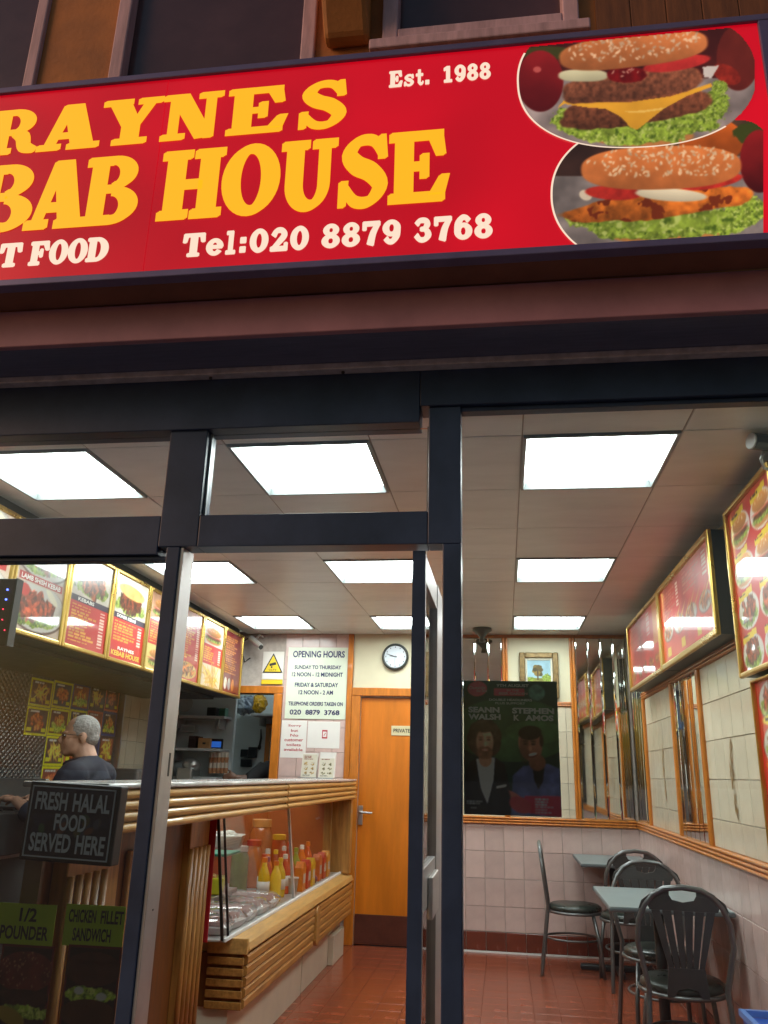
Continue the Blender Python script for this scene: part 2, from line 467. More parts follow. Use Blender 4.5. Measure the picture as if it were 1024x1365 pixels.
GL['E'] = [rc(0.1, 0, 0.38, 1), rc(0, 0, 0.9, 0.13), rc(0, 0.87, 0.88, 1), rc(0.3, 0.44, 0.6, 0.56), rc(0.52, 0.33, 0.64, 0.67), [(0.66, 0.9), (0.88, 0.9), (0.92, 0.64), (0.79, 0.64)], [(0.66, 0.1), (0.9, 0.1), (0.98, 0.36), (0.84, 0.36)]]
GL['F'] = [rc(0.1, 0, 0.38, 1), rc(0, 0, 0.52, S_), rc(0, 0.87, 0.9, 1), rc(0.3, 0.44, 0.6, 0.56), rc(0.52, 0.33, 0.64, 0.67), [(0.66, 0.9), (0.9, 0.9), (0.95, 0.62), (0.81, 0.62)]]
GL['H'] = [rc(0.09, 0, 0.37, 1), rc(0.63, 0, 0.91, 1), rc(0, 0, 0.47, S_), rc(0.53, 0, 1, S_), rc(0, 1 - S_, 0.47, 1), rc(0.53, 1 - S_, 1, 1), rc(0.3, 0.43, 0.7, 0.56)]
GL['K'] = [rc(0.09, 0, 0.37, 1), rc(0, 0, 0.46, S_), rc(0, 1 - S_, 0.46, 1), [(0.3, 0.36), (0.4, 0.3), (0.86, 0.93), (0.7, 0.96)], [(0.42, 0.52), (0.62, 0.68), (0.96, 0.05), (0.66, 0.03)], rc(0.56, 0, 1, S_), rc(0.56, 1 - S_, 0.98, 1)]
GL['N'] = [rc(0.12, 0, 0.26, 1), rc(0.74, 0, 0.88, 1), [(0.1, 0.96), (0.4, 1), (0.88, 0.02), (0.6, 0)], rc(0, 0, 0.39, S_), rc(0, 1 - S_, 0.36, 1), rc(0.61, 1 - S_, 1, 1)]
GL['O'] = arc(0.5, 0.5, 0.5, 0.515, 0.2, 0.385, 0, 360, 36)
GL['R'] = [rc(0.09, 0, 0.37, 1), rc(0, 0, 0.47, S_), rc(0, 1 - S_, 0.5, 1), rc(0.36, 0.42, 0.52, 0.54), rc(0.36, 0.88, 0.5, 1)] + arc(0.46, 0.71, 0.43, 0.29, 0.14, 0.17, -90, 90) + stroke([(0.5, 0.47), (0.68, 0.36), (0.76, 0.14), (0.98, 0.05)], [0.14, 0.26, 0.24, 0.11])
GL['S'] = stroke([(0.82, 0.72), (0.66, 0.92), (0.38, 0.92), (0.22, 0.74), (0.36, 0.58), (0.62, 0.47), (0.79, 0.28), (0.62, 0.07), (0.34, 0.07), (0.14, 0.28)], [0.1, 0.14, 0.15, 0.24, 0.26, 0.26, 0.24, 0.15, 0.14, 0.1]) + [[(0.76, 0.66), (0.9, 0.66), (0.86, 1), (0.76, 1)], [(0.06, 0), (0.17, 0), (0.2, 0.36), (0.06, 0.36)]]
GL['T'] = [rc(0.36, 0, 0.64, 1), rc(0.24, 0, 0.76, S_), rc(0.02, 0.87, 0.98, 1), [(0.02, 0.9), (0.2, 0.9), (0.13, 0.62), (0, 0.62)], [(0.8, 0.9), (0.98, 0.9), (1, 0.62), (0.87, 0.62)]]
GL['U'] = [rc(0.1, 0.36, 0.38, 1), rc(0.68, 0.36, 0.86, 1), rc(0, 1 - S_, 0.48, 1), rc(0.56, 1 - S_, 0.98, 1)] + arc(0.48, 0.37, 0.38, 0.385, 0.15, 0.24, 180, 360, 20, icx=0.53)
GL['Y'] = [[(0.08, 0.98), (0.42, 0.98), (0.64, 0.46), (0.36, 0.4)], [(0.74, 0.98), (0.93, 0.98), (0.64, 0.4), (0.52, 0.46)], rc(0.36, 0, 0.64, 0.47), rc(0, 1 - S_, 0.48, 1), rc(0.6, 1 - S_, 1, 1), rc(0.22, 0, 0.78, S_)]
GL['0'] = arc(0.5, 0.5, 0.47, 0.51, 0.19, 0.34, 0, 360, 30)
GL['1'] = [rc(0.36, 0, 0.66, 1), rc(0.16, 0, 0.86, 0.15), [(0.14, 0.72), (0.4, 0.8), (0.4, 1), (0.14, 0.9)]]
GL['2'] = stroke([(0.18, 0.66), (0.34, 0.88), (0.64, 0.88), (0.76, 0.68), (0.56, 0.44), (0.2, 0.12)], [0.24, 0.2, 0.2, 0.26, 0.24, 0.16]) + [rc(0.06, 0, 0.94, 0.18), rc(0.8, 0, 0.94, 0.34)]
GL['3'] = stroke([(0.16, 0.74), (0.34, 0.9), (0.66, 0.88), (0.74, 0.72), (0.6, 0.55), (0.38, 0.53)], [0.22, 0.18, 0.2, 0.26, 0.18, 0.14]) + stroke([(0.38, 0.53), (0.66, 0.5), (0.8, 0.28), (0.62, 0.09), (0.34, 0.09), (0.14, 0.28)], [0.14, 0.18, 0.28, 0.18, 0.18, 0.22])
GL['6'] = arc(0.5, 0.33, 0.46, 0.34, 0.17, 0.19, 0, 360, 26) + stroke([(0.19, 0.34), (0.22, 0.66), (0.42, 0.9), (0.66, 0.9), (0.8, 0.76)], [0.29, 0.29, 0.2, 0.18, 0.22])
GL['7'] = [rc(0.04, 0.82, 0.95, 1), rc(0.04, 0.64, 0.2, 1)] + stroke([(0.86, 0.9), (0.6, 0.5), (0.46, 0.0)], [0.18, 0.27, 0.33])
GL['8'] = arc(0.5, 0.75, 0.4, 0.26, 0.14, 0.12, 0, 360, 26) + arc(0.5, 0.28, 0.46, 0.29, 0.17, 0.14, 0, 360, 26)
GL['9'] = [[(1 - x, 1 - y) for x, y in p] for p in GL['6']]
GL['s'] = [[(x, y * 0.7) for x, y in p] for p in GL['S']]
GL['t'] = [rc(0.3, 0.12, 0.58, 0.95), rc(0.06, 0.56, 0.86, 0.7)] + stroke([(0.44, 0.2), (0.56, 0.07), (0.78, 0.08), (0.9, 0.2)], [0.28, 0.16, 0.14, 0.12])
GL['e'] = arc(0.5, 0.35, 0.46, 0.36, 0.18, 0.22, 0, 325, 24) + [rc(0.2, 0.29, 0.92, 0.41)]
GL['l'] = [rc(0.3, 0, 0.64, 1), rc(0.1, 0, 0.86, 0.14), rc(0.1, 0.86, 0.6, 1)]
GL['.'] = [rc(0.1, 0, 0.7, 0.24)]
GL[':'] = [rc(0.2, 0.04, 0.75, 0.27), rc(0.2, 0.45, 0.75, 0.68)]
def slab_letters(items, plane_y, m, parent, name='lettering', heavy=False):
    # items: (glyph, x0, x1, z0, z1) on the plane y = plane_y
    b = MB(); k = 0
    for g, x0, x1, z0, z1 in items:
        for p in GL[g]:
            yy = plane_y - 0.00006 * (k % 5); k += 1
            for dx, dz in (((0, 0), (0.045, 0), (-0.045, 0), (0, 0.03), (0, -0.03)) if heavy else ((0, 0), (0.022, 0.012), (-0.022, -0.012))):
                yy -= 0.00002
                b.add([(x0 + (x1 - x0) * (q[0] + dx), yy, z0 + (z1 - z0) * (q[1] + dz)) for q in p], [tuple(range(len(p)))])
    return b.build(name, m, parent, fix=False)

# ================================================================== THE SETTING
YB, XR, XLW, ZC, FY = 7.59, 1.123, -3.32, 2.63, 2.5
YBACK = 9.3
pave = mat('pavement_slabs', (0.24, 0.22, 0.215), 0.75, var=0.35, scale=3, bump=0.2, bscale=40)
g = struct(MB().add([(-250, -250, -0.14), (250, -250, -0.14), (250, 250, -0.14), (-250, 250, -0.14)], [(0, 1, 2, 3)]).build('ground', pave))
WALLP = mat('plain_plaster', (0.50, 0.47, 0.40), 0.7, var=0.1, scale=3)
BLUEW = mat('pale_blue_wall', (0.68, 0.74, 0.75), 0.6, var=0.12, scale=2)

# floor with quarry tiles
floor = struct(MB().box(XLW - 0.1, XR + 0.1, FY - 0.1, YBACK, -0.12, -0.008).build('shop_floor', FGROUT))
def tile_mesh(name, sx, sy, sz, m, ch=0.003):
    # a slab lying in the plane of its two larger sizes, front towards +n (the axis with the smallest size), edges chamfered
    b = MB(); hx, hy = sx / 2, sy / 2
    b.add([(-hx, -hy, 0), (hx, -hy, 0), (hx, hy, 0), (-hx, hy, 0),
           (-hx, -hy, sz - ch), (hx, -hy, sz - ch), (hx, hy, sz - ch), (-hx, hy, sz - ch),
           (-hx + ch, -hy + ch, sz), (hx - ch, -hy + ch, sz), (hx - ch, hy - ch, sz), (-hx + ch, hy - ch, sz)],
          [(0, 3, 2, 1), (0, 1, 5, 4), (1, 2, 6, 5), (2, 3, 7, 6), (3, 0, 4, 7), (4, 5, 9, 8), (5, 6, 10, 9), (6, 7, 11, 10), (7, 4, 8, 11), (8, 9, 10, 11)])
    me = bpy.data.meshes.new(name); me.from_pydata(b.v, [], b.f); me.materials.append(m)
    return me
def lay(parent, name, me, pos, rot=(0, 0, 0), scale=(1, 1, 1)):
    o = bpy.data.objects.new(name, me); COL.objects.link(o); o.parent = parent
    o.location = Vector(pos) - origin(parent); o.rotation_euler = rot; o.scale = scale
    return o
RY = (math.pi / 2, 0, 0)          # local z (front) -> -Y ; local y -> +Z
RXN = (math.pi / 2, 0, -math.pi / 2)   # front -> -X
RXP = (math.pi / 2, 0, math.pi / 2)    # front -> +X
jit = lambda a: random.uniform(-a, a)
ft = tile_mesh('floor_tile', 0.1592, 0.1592, 0.0105, FLOORT, 0.0008)
FT = 0.161
for i in range(16):
    for j in range(16):
        x = XR - FT * (i + 0.5) + 0.0; y = YB - FT * (j + 0.5)
        lay(floor, 'floor_tile', ft, (x, y, -0.0105 + jit(0.0003)), (jit(0.001), jit(0.001), 0))
# the nearer floor, never seen singly: one sheet
ftm = mat('red_floor_sheet', (0.25, 0.058, 0.025), 0.32, var=0.35, scale=6)
MB().box(XLW, XR, FY + 0.02, YB - 16 * FT - 0.003, -0.010, 0.0).build('floor_sheet', ftm, floor)
MB().box(XLW, XR - 16 * FT - 0.004, YB - 16 * FT, YBACK - 0.1, -0.010, -0.001).build('floor_sheet', ftm, floor)

# back wall of the dining side: pieces round the kitchen opening (x -3.32..-2.11, z < 2.07) and the door (-1.29..-0.58, z < 2.05)
bwm = MB()
bwm.box(-2.11, -1.29, YB, YB + 0.14, 0, ZC + 0.02)
bwm.box(-0.58, XR + 0.1, YB, YB + 0.14, 0, ZC + 0.02)
bwm.box(-1.29, -0.58, YB, YB + 0.14, 2.05, ZC + 0.02)
bwm.box(XLW - 0.1, -2.11, YB, YB + 0.14, 2.07, ZC + 0.02)
back_wall = struct(bwm.build('back_wall', GROUT))
right_wall = struct(MB().box(XR, XR + 0.14, FY - 0.05, YB, 0, ZC + 0.02).build('right_wall', GROUT))
left_wall = struct(MB().box(XLW - 0.14, XLW, FY - 0.05, YBACK, 0, ZC + 0.02).build('left_wall', WALLP))
rw = MB(); rw.box(XLW, -1.2, YBACK - 0.1, YBACK, 0, ZC); rw.box(-1.3, -1.2, YB + 0.14, YBACK - 0.1, 0, ZC); rw.box(XLW, -1.2, YB + 0.14, YBACK, ZC, ZC + 0.05)
store_wall = struct(rw.build('store_room_wall', BLUEW))

def tiled(parent, me, tu, tv, u0, u1, v0, v1, place, rot, name='wall_tile'):
    # whole tiles from u0 / v1 downward; last ones cut to fit
    u = u0
    while u < u1 - 0.01:
        du = min(tu, u1 - u); v = v1
        while v > v0 + 0.01:
            dv = min(tv, v - v0)
            lay(parent, name, me, place(u + du / 2, v - dv / 2, 0.0), (rot[0] + jit(0.002), jit(0.002), rot[2] + jit(0.002)), ((du - 0.0035) / (tu - 0.0035), (dv - 0.0035) / (tv - 0.0035), 1))
            v -= tv
        u += tu
TU, TV = 0.163, 0.215
pt = tile_mesh('pink_tile', TU - 0.0035, TV - 0.0035, 0.008, PINKT, 0.0016)
ct = tile_mesh('cream_tile', TU - 0.0035, TV - 0.0035, 0.008, CREAMT, 0.0016)
cr = tile_mesh('cream_tile_wide', 0.20 - 0.0035, 0.20 - 0.0035, 0.008, CREAMT, 0.0016)
pyb = lambda u, v, n: (u, YB - 0.0, v)
pxr = lambda u, v, n: (XR, u, v)
tiled(back_wall, pt, TU, TV, -0.50, XR, 0.16, 0.995, pyb, RY)
tiled(back_wall, pt, TU, TV, -2.03, -1.42, 1.0, ZC, pyb, RY)
tiled(back_wall, ct, TU, TV, 0.06, 0.60, 1.06, 1.99, pyb, RY)
tiled(right_wall, pt, TU, TV, FY + 0.05, YB - 0.01, 0.16, 0.995, pxr, RXN)
tiled(right_wall, cr, 0.20, 0.20, 5.80, 6.86, 1.06, 2.0, pxr, RXN)
tiled(right_wall, cr, 0.20, 0.20, FY + 0.05, 4.93, 1.06, 2.0, pxr, RXN)
st = tile_mesh('skirting_tile', 0.160, 0.140, 0.012, SKIRT, 0.003)
x = -0.50
while x < XR - 0.02:
    lay(back_wall, 'skirting_tile', st, (x + 0.082, YB, 0.086), RY); x += 0.1645
y = FY + 0.1
while y < YB - 0.1:
    lay(right_wall, 'skirting_tile', st, (XR, y + 0.082, 0.086), RXN); y += 0.1645
# white sealant line at the foot of the skirting, plaster above the tiling
MB().box(-0.5, XR - 0.014, YB - 0.018, YB - 0.0005, 0.0005, 0.014).build('sealant_strip', WHITE, back_wall)
MB().box(-1.37, -0.545, YB - 0.006, YB, 2.135, ZC).build('plaster_panel', CREAM, back_wall)
MB().box(-0.49, 0.60, YB - 0.006, YB, 2.03, ZC).build('plaster_panel', CREAM, back_wall)
MB().box(-0.49, 0.06, YB - 0.006, YB, 1.06, 2.03).build('plaster_panel', CREAM, back_wall)
MB().box(XR - 0.006, XR, FY, YB - 0.01, 2.06, ZC).build('plaster_panel', CREAM, right_wall)
# reeded orange rails and uprights
def rail_profile(h, d, n=3):
    pts = [(0, 0)]
    for k in range(n):
        for a in range(7):
            t = math.pi * a / 6
            pts.append((d * 0.55 + d * 0.45 * math.sin(t), h * (k + 0.5 - 0.46 * math.cos(t)) / n))
    pts.append((0, h)); return pts
def rail_x(parent, x0, x1, z0, h=0.065, d=0.03, nm='dado_rail'):
    return MB().prism([(YB - 0.001 - p[0], z0 + p[1]) for p in rail_profile(h, d)], 'x', x0, x1).build(nm, ORANGE, parent)
def rail_y(parent, y0, y1, z0, h=0.065, d=0.03, nm='dado_rail'):
    return MB().prism([(XR - 0.001 - p[0], z0 + p[1]) for p in rail_profile(h, d)], 'y', y0, y1).build(nm, ORANGE, parent)
rail_x(back_wall, -0.545, XR - 0.031, 0.995)
rail_y(right_wall, FY + 0.02, YB - 0.0015, 0.9951)
rail_x(back_wall, 0.06, 0.60, 1.992, 0.04, 0.022, 'trim_rail')
rail_x(back_wall, -0.54, XR - 0.031, ZC - 0.030, 0.028, 0.02, 'trim_rail')
rail_y(right_wall, 3.8, 6.95, 2.0, 0.055, 0.024, 'trim_rail')
def upright(parent, x, wd, z0, z1, d=0.026):
    b = MB(); prof = rail_profile(wd, d, 2)
    b.prism([(x + p[1], YB - 0.0015 - p[0]) for p in prof], 'z', z0, z1); return b.build('upright_trim', ORANGE, parent)
def upright_r(parent, y, wd, z0, z1, d=0.026):
    b = MB(); prof = rail_profile(wd, d, 2)
    b.prism([(XR - 0.0015 - p[0], y + p[1]) for p in prof], 'z', z0, z1); return b.build('upright_trim', ORANGE, parent)
for x in (-0.544, 0.0, 0.600): upright(back_wall, x, 0.052, 1.0605, ZC - 0.0305)
for y in (6.87, 5.72, 4.93): upright_r(right_wall, y, 0.06, 1.061, 1.9995)

# suspended ceiling: tiles in a metal grid, square cut-outs for the lamps
GX = [-2.42, -2.268, -1.678, -1.088, -0.498, 0.092, 0.682, XR]
GXL = [-2.268 + 0.59 * k for k in range(7)]
GYL = [2.93 + 0.62 * k for k in range(8)]
xs = [-2.42] + [v for v in GXL if v > -2.4 and v < XR] + [XR]
ys = [FY + 0.095] + [v for v in GYL if v < YB] + [YB]
ceiling = struct(MB().box(XLW, XR, FY + 0.095, YB, ZC + 0.06, ZC + 0.10).build('ceiling', DSTEEL))
LAMPS = []
tcache = {}
for i in range(len(xs) - 1):
    for j in range(len(ys) - 1):
        sx, sy = xs[i + 1] - xs[i], ys[j + 1] - ys[j]
        cx_, cy_ = (xs[i] + xs[i + 1]) / 2, (ys[j] + ys[j + 1]) / 2
        lampcol = any(abs(cx_ - q) < 0.1 for q in (0.387, -0.793, -1.973)); lamprow = any(abs(cy_ - q) < 0.1 for q in (3.24, 5.10, 6.96))
        if lampcol and lamprow:
            LAMPS.append((cx_, cy_)); continue
        key = (round(sx, 3), round(sy, 3))
        if key not in tcache: tcache[key] = tile_mesh('ceiling_tile', sx - 0.006, sy - 0.006, 0.018, CEILT, 0.002)
        lay(ceiling, 'ceiling_tile', tcache[key], (cx_, cy_, ZC + 0.018), (math.pi, 0, 0))
for x in xs[1:-1]: MB().box(x - 0.006, x + 0.006, FY + 0.095, YB, ZC + 0.004, ZC + 0.03).build('grid_bar', CEILBAR, ceiling)
for y in ys[1:-1]: MB().box(-2.42, XR, y - 0.006, y + 0.006, ZC + 0.0045, ZC + 0.029).build('grid_bar', CEILBAR, ceiling)
DUSTY = mat('lamp_frame_grey', (0.30, 0.33, 0.33), 0.4, 0.2)
cols = {0.387: 'right-hand', -0.793: 'middle', -1.973: 'left-hand'}
rows = {3.24: 'nearest the window', 5.10: 'halfway down the room', 6.96: 'against the back wall'}
for (lx, ly) in LAMPS:
    c = min(cols, key=lambda q: abs(q - lx)); r = min(rows, key=lambda q: abs(q - ly))
    t = thing('ceiling_light', f'square lit ceiling panel in the {cols[c]} row, {rows[r]}', 'ceiling light', (lx, ly, ZC), 'square ceiling light panels')
    a, bq = 0.290, 0.304
    fr = MB()
    for s in (-1, 1):
        fr.hexa([(lx + s * a, ly - bq, ZC + 0.03), (lx + s * (a - 0.026), ly - bq + 0.024, ZC + 0.03), (lx + s * (a - 0.026), ly + bq - 0.024, ZC + 0.03), (lx + s * a, ly + bq, ZC + 0.03)],
                [(lx + s * a, ly - bq, ZC - 0.008), (lx + s * (a - 0.012), ly - bq + 0.012, ZC - 0.008), (lx + s * (a - 0.012), ly + bq - 0.012, ZC - 0.008), (lx + s * a, ly + bq, ZC - 0.008)])
        fr.hexa([(lx - a, ly + s * bq, ZC + 0.0301), (lx - a + 0.026, ly + s * (bq - 0.024), ZC + 0.0301), (lx + a - 0.026, ly + s * (bq - 0.024), ZC + 0.0301), (lx + a, ly + s * bq, ZC + 0.0301)],
                [(lx - a, ly + s * bq, ZC - 0.0081), (lx - a + 0.012, ly + s * (bq - 0.012), ZC - 0.0081), (lx + a - 0.012, ly + s * (bq - 0.012), ZC - 0.0081), (lx + a, ly + s * bq, ZC - 0.0081)])
    fr.build('frame', DUSTY, t)
    MB().box(lx - 0.263, lx + 0.263, ly - 0.279, ly + 0.279, ZC + 0.020, ZC + 0.026).build('diffuser', DIFF, t)

# ================================================================== SHOPFRONT
sf = thing('shopfront', 'dark navy shopfront frame with tall posts and glass panes', 'shopfront', (-0.2, FY, 0))
FD = 0.09
def fbox(nm, x0, x1, z0, z1, y0=FY, y1=FY + FD, m=NAVY, bv=0.003): return MB().box(x0, x1, y0, y1, z0, z1).build(nm, m, sf, bevel=bv)
XML, XMR = -1.098, -1.052     # left mullion
XPL, XPR = -0.228, -0.122     # centre post
XEND = -3.3
fbox('mullion', XML, XMR, -0.10, 2.085)
fbox('mullion', -1.130, -0.995, 2.086, 2.56)
fbox('post', -0.180, XPR, -0.10, 2.0845)
fbox('post', XPL, XPR, 2.085, 2.56)
fbox('post', 1.06, 1.17, -0.10, 2.56)
fbox('post', -2.5, -2.4, -0.10, 2.56)
fbox('transom', -2.399, -1.131, 2.060, 2.195, FY + 0.001, FY + FD - 0.001)
fbox('transom', -0.994, XPL - 0.001, 2.085, 2.195, FY + 0.001, FY + FD - 0.001)
fbox('transom_bead', -2.399, -1.099, 2.045, 2.059, FY + 0.02, FY + 0.07)
fbox('head', XEND, XPL - 0.03, 2.503, 2.72, FY - 0.012, FY + FD)
fbox('head', XPL - 0.029, 1.25, 2.561, 2.7205, FY - 0.012, FY + FD)
fbox('head_bead', XPR + 0.001, 1.059, 2.545, 2.560, FY + 0.01, FY + 0.05)
fbox('sill', XPR + 0.001, 1.059, -0.10, 0.32)
fbox('sill', -2.399, XML - 0.001, -0.10, 0.32)
# light aluminium inner jamb seen edge-on beside the doorway, with its lock slot
jamb = MB().box(XMR + 0.0005, XMR + 0.012, FY + 0.006, FY + 0.100, -0.05, 2.084).build('inner_jamb', ALU, sf, bevel=0.002)
MB().box(XMR + 0.0115, XMR + 0.0128, FY + 0.06, FY + 0.072, 1.36, 1.43).build('lock_slot', BLACK, jamb)
MB().box(XMR + 0.0115, XMR + 0.0128, FY + 0.05, FY + 0.058, 0.98, 0.985).build('lock_slot', BLACK, jamb)
def pane(x0, x1, z0, z1): return MB().box(x0, x1, FY + 0.044, FY + 0.050, z0, z1).build('pane', GLASS, sf)
pane(XPR, 1.06, 0.32, 2.56); pane(-2.4, XML, 0.32, 2.06); pane(-2.4, -1.13, 2.195, 2.503); pane(-0.995, XPL, 2.195, 2.503)
for (x0, x1, z0, z1) in ((-0.995, XPL, 2.195, 2.503), (-2.4, -1.13, 2.195, 2.503)):
    b = MB(); e = 0.007
    b.box(x0, x0 + e, FY + 0.03, FY + 0.044, z0 + e, z1); b.box(x1 - e, x1, FY + 0.03, FY + 0.044, z0 + e, z1); b.box(x0, x1, FY + 0.03, FY + 0.0441, z0, z0 + e)
    b.build('glazing_bead', mat('grey_glazing_bead', (0.30, 0.31, 0.32), 0.4, 0.3), sf)

# open door, hinged on the centre post and swung into the shop
dr = thing('shop_door', 'open glazed shop door edge-on beside the centre post, letter plate on its rail', 'door', (-0.255, FY + 0.03, 0))
DX0, DX1, DY0, DY1 = -0.276, -0.236, FY + 0.035, FY + 0.035 + 0.80
DGREY = mat('door_grey_metal', (0.46, 0.45, 0.44), 0.38, 0.3, var=0.1)
for (a, b) in ((DY0, DY0 + 0.028), (DY1 - 0.30, DY1)): MB().box(DX0 + 0.001, DX1, a + 0.001, b, 0.01, 2.07).build('stile', DGREY, dr, bevel=0.002)
MB().box(DX0 - 0.002, DX1 - 0.001, DY0 - 0.004, DY0, 0.01, 2.071).build('edge_strip', NAVY, dr)
for (a, b) in ((0.011, 0.20), (1.0, 1.12), (1.98, 2.069)): MB().box(DX0 + 0.003, DX1 - 0.003, DY0 + 0.029, DY1 - 0.301, a, b).build('rail', DGREY, dr, bevel=0.002)
for (a, b) in ((0.20, 1.0), (1.12, 1.98)): MB().box(DX0 + 0.018, DX0 + 0.024, DY0 + 0.028, DY1 - 0.30, a, b).build('pane', GLASS, dr)
lp = MB().box(DX1 - 0.003, DX1 + 0.014, DY0 + 0.20, DY0 + 0.44, 0.965, 1.085).build('letter_plate', ALU, dr, bevel=0.004)

# roller shutter box and soffit over the shopfront
MAUVE = mat('mauve_board', (0.50, 0.26, 0.33), 0.55, var=0.2, scale=4)
SOFF = mat('soffit_board', (0.22, 0.10, 0.07), 0.6, var=0.3, scale=4)
sb = thing('shutter_box', 'long roller shutter box between the lit sign and window head', 'shutter box', (-0.9, 2.3, 2.72))
SX0, SX1 = -3.3, 1.6
MB().box(SX0, SX1, 2.235, 2.262, 2.712, 2.848).build('front_board', MAUVE, sb, bevel=0.004)
MB().box(SX0, SX1, 2.263, 2.470, 2.714, 2.74).build('underside', mat('blue_grey_slats', (0.16, 0.18, 0.30), 0.45, var=0.25, scale=6, stretch=(1, 14, 1)), sb, bevel=0.002)
MB().box(SX0, SX1, 2.445, 2.4875, 2.690, 2.7135).build('bottom_bar', mat('grey_shutter_bar', (0.62, 0.60, 0.66), 0.55, 0.0, var=0.3, scale=20), sb, bevel=0.003)
for bx in (-0.52, -0.99): MB().lathe([(0.001, 0), (0.006, 0), (0.006, 0.006), (0.001, 0.007)], 8, (bx, 2.466, 2.6825)).build('bolt_head', DSTEEL, sb)

# ================================================================== FASCIA SIGN
SY = 2.10
sg = thing('fascia_sign', 'long red backlit kebab house fascia sign with two burger pictures', 'shop sign', (-0.7, SY + 0.07, 2.85))
ZS0, ZS1, XS0, XS1 = 2.872, 3.645, -2.75, 0.822
SRED = mat('red_sign_acrylic', (0.30, 0.005, 0.012), 0.3, emit=lin((196, 4, 26)), estr=1.0, coat=0.2)
t_ = SRED.node_tree
nz = t_.nodes.new('ShaderNodeTexNoise'); nz.inputs['Scale'].default_value = 1.15; nz.inputs['Detail'].default_value = 2
tcn = t_.nodes.new('ShaderNodeTexCoord'); t_.links.new(tcn.outputs['Object'], nz.inputs['Vector'])
mrn = t_.nodes.new('ShaderNodeMapRange'); mrn.inputs['From Min'].default_value = 0.3; mrn.inputs['From Max'].default_value = 0.7; mrn.inputs['To Min'].default_value = 0.50; mrn.inputs['To Max'].default_value = 1.15
t_.links.new(nz.outputs['Fac'], mrn.inputs['Value']); t_.links.new(mrn.outputs[0], t_.nodes['Principled BSDF'].inputs['Emission Strength'])
# acrylic sheets butted at a seam
XSEAM = float(PY(207, 240, SY)[0])
MB().box(XS0, XSEAM - 0.001, SY, SY + 0.01, ZS0, ZS1).build('acrylic_sheet', SRED, sg)
MB().box(XSEAM + 0.001, XS1, SY, SY + 0.01, ZS0, ZS1).build('acrylic_sheet', SRED, sg)
STRIM = mat('blue_grey_trim', (0.16, 0.15, 0.30), 0.4, 0.3, var=0.15)
MB().box(XS0 - 0.02, XS1 + 0.04, SY - 0.012, SY + 0.03, ZS0 - 0.024, ZS0).build('trim', STRIM, sg, bevel=0.003)
MB().box(XS0 - 0.02, XS1 + 0.04, SY - 0.012, SY + 0.03, ZS1, ZS1 + 0.024).build('trim', STRIM, sg, bevel=0.003)
MB().box(XS1, XS1 + 0.04, SY - 0.0115, SY + 0.03, ZS0 + 0.0005, ZS1 - 0.0005).build('trim', STRIM, sg, bevel=0.003)
MB().box(XS0 - 0.015, XS1 + 0.035, SY + 0.031, SY + 0.134, ZS0 - 0.022, ZS1 + 0.022).build('sign_box', SOFF, sg)
MB().box(XS0 - 0.015, XS1 + 0.035, SY + 0.1345, FY + 0.1, ZS1 - 0.08, ZS1 + 0.03).build('top_flashing', mat('lead_flashing', (0.10, 0.085, 0.085), 0.6, var=0.3), sg)
YEL = mat('yellow_lit_vinyl', (0.08, 0.05, 0.004), 0.4, emit=(1.0, 0.47, 0.012), estr=1.02, sample=False)
WHT = mat('white_lit_vinyl', (0.10, 0.09, 0.08), 0.4, emit=(1.0, 0.78, 0.60), estr=0.95, sample=False)
def word(rows_, base, top, m):
    # rows_: (glyph, px left, px right); base / top: two pixels on the line (left end, right end)
    zb = (PY(*base[0], SY)[2] + PY(*base[1], SY)[2]) / 2; zt = (PY(*top[0], SY)[2] + PY(*top[1], SY)[2]) / 2
    out = []
    for gch, a, b in rows_:
        vy = (base[0][1] + (base[1][1] - base[0][1]) * ((a + b) / 2 - base[0][0]) / (base[1][0] - base[0][0]))
        x0, x1 = PY(a, vy - 20, SY)[0], PY(b, vy - 20, SY)[0]
        out.append((gch, x0, x1, zb, zt))
    return out, m
def spread(s, a, b, wd):
    tot = sum(wd.get(ch, 1.0) for ch in s); out = []; p = a; gap = 0.10
    for ch in s:
        q = (b - a) * wd.get(ch, 1.0) / tot
        if ch != ' ': out.append((ch, p + q * gap / 2, p + q * (1 - gap / 2)))
        p += q
    return out
for rows_, base, top, m in (
    ([('R', -12, 51), ('A', 54, 133), ('Y', 136, 213), ('N', 217, 294), ('E', 304, 384), ('S', 396, 467)], ((20, 202), (440, 173)), ((20, 146), (440, 110)), YEL),
    ([('K', -190, -112), ('E', -108, -38), ('B', -36, 41), ('A', 36, 115), ('B', 110, 182), ('H', 212, 294), ('O', 295, 370), ('U', 373, 448), ('S', 448, 522), ('E', 519, 600)], ((60, 304), (560, 271)), ((60, 217), (560, 176)), YEL),
    ([('F', -82, -56), ('A', -55, -26), ('S', -26, 0), ('T', 1, 29), ('F', 42, 67), ('O', 68, 91), ('O', 93, 117), ('D', 118, 145)], ((45, 354), (145, 347)), ((45, 323), (145, 317)), WHT),
    (spread('Tel:020 8879 3768', 244, 658, {'T': 1.15, 'e': 0.95, 'l': 0.65, ':': 0.55, ' ': 0.55}), ((250, 342), (655, 317)), ((250, 312), (655, 286)), WHT),
    (spread('Est. 1988', 519, 655, {'E': 1.15, 's': 0.95, 't': 0.75, '.': 0.55, ' ': 0.85, '1': 0.95}), ((520, 116), (653, 106)), ((520, 95), (653, 85)), WHT)):
    out, mm = word(rows_, base, top, m)
    grp = [[out[0]]]
    for it in out[1:]:
        if it[1] - grp[-1][-1][2] > 0.02 and it[0] not in 'RAYNES': grp.append([])
        grp[-1].append(it)
    for gq in grp: slab_letters(gq, SY - 0.002, mm, sg, heavy=mm is WHT)

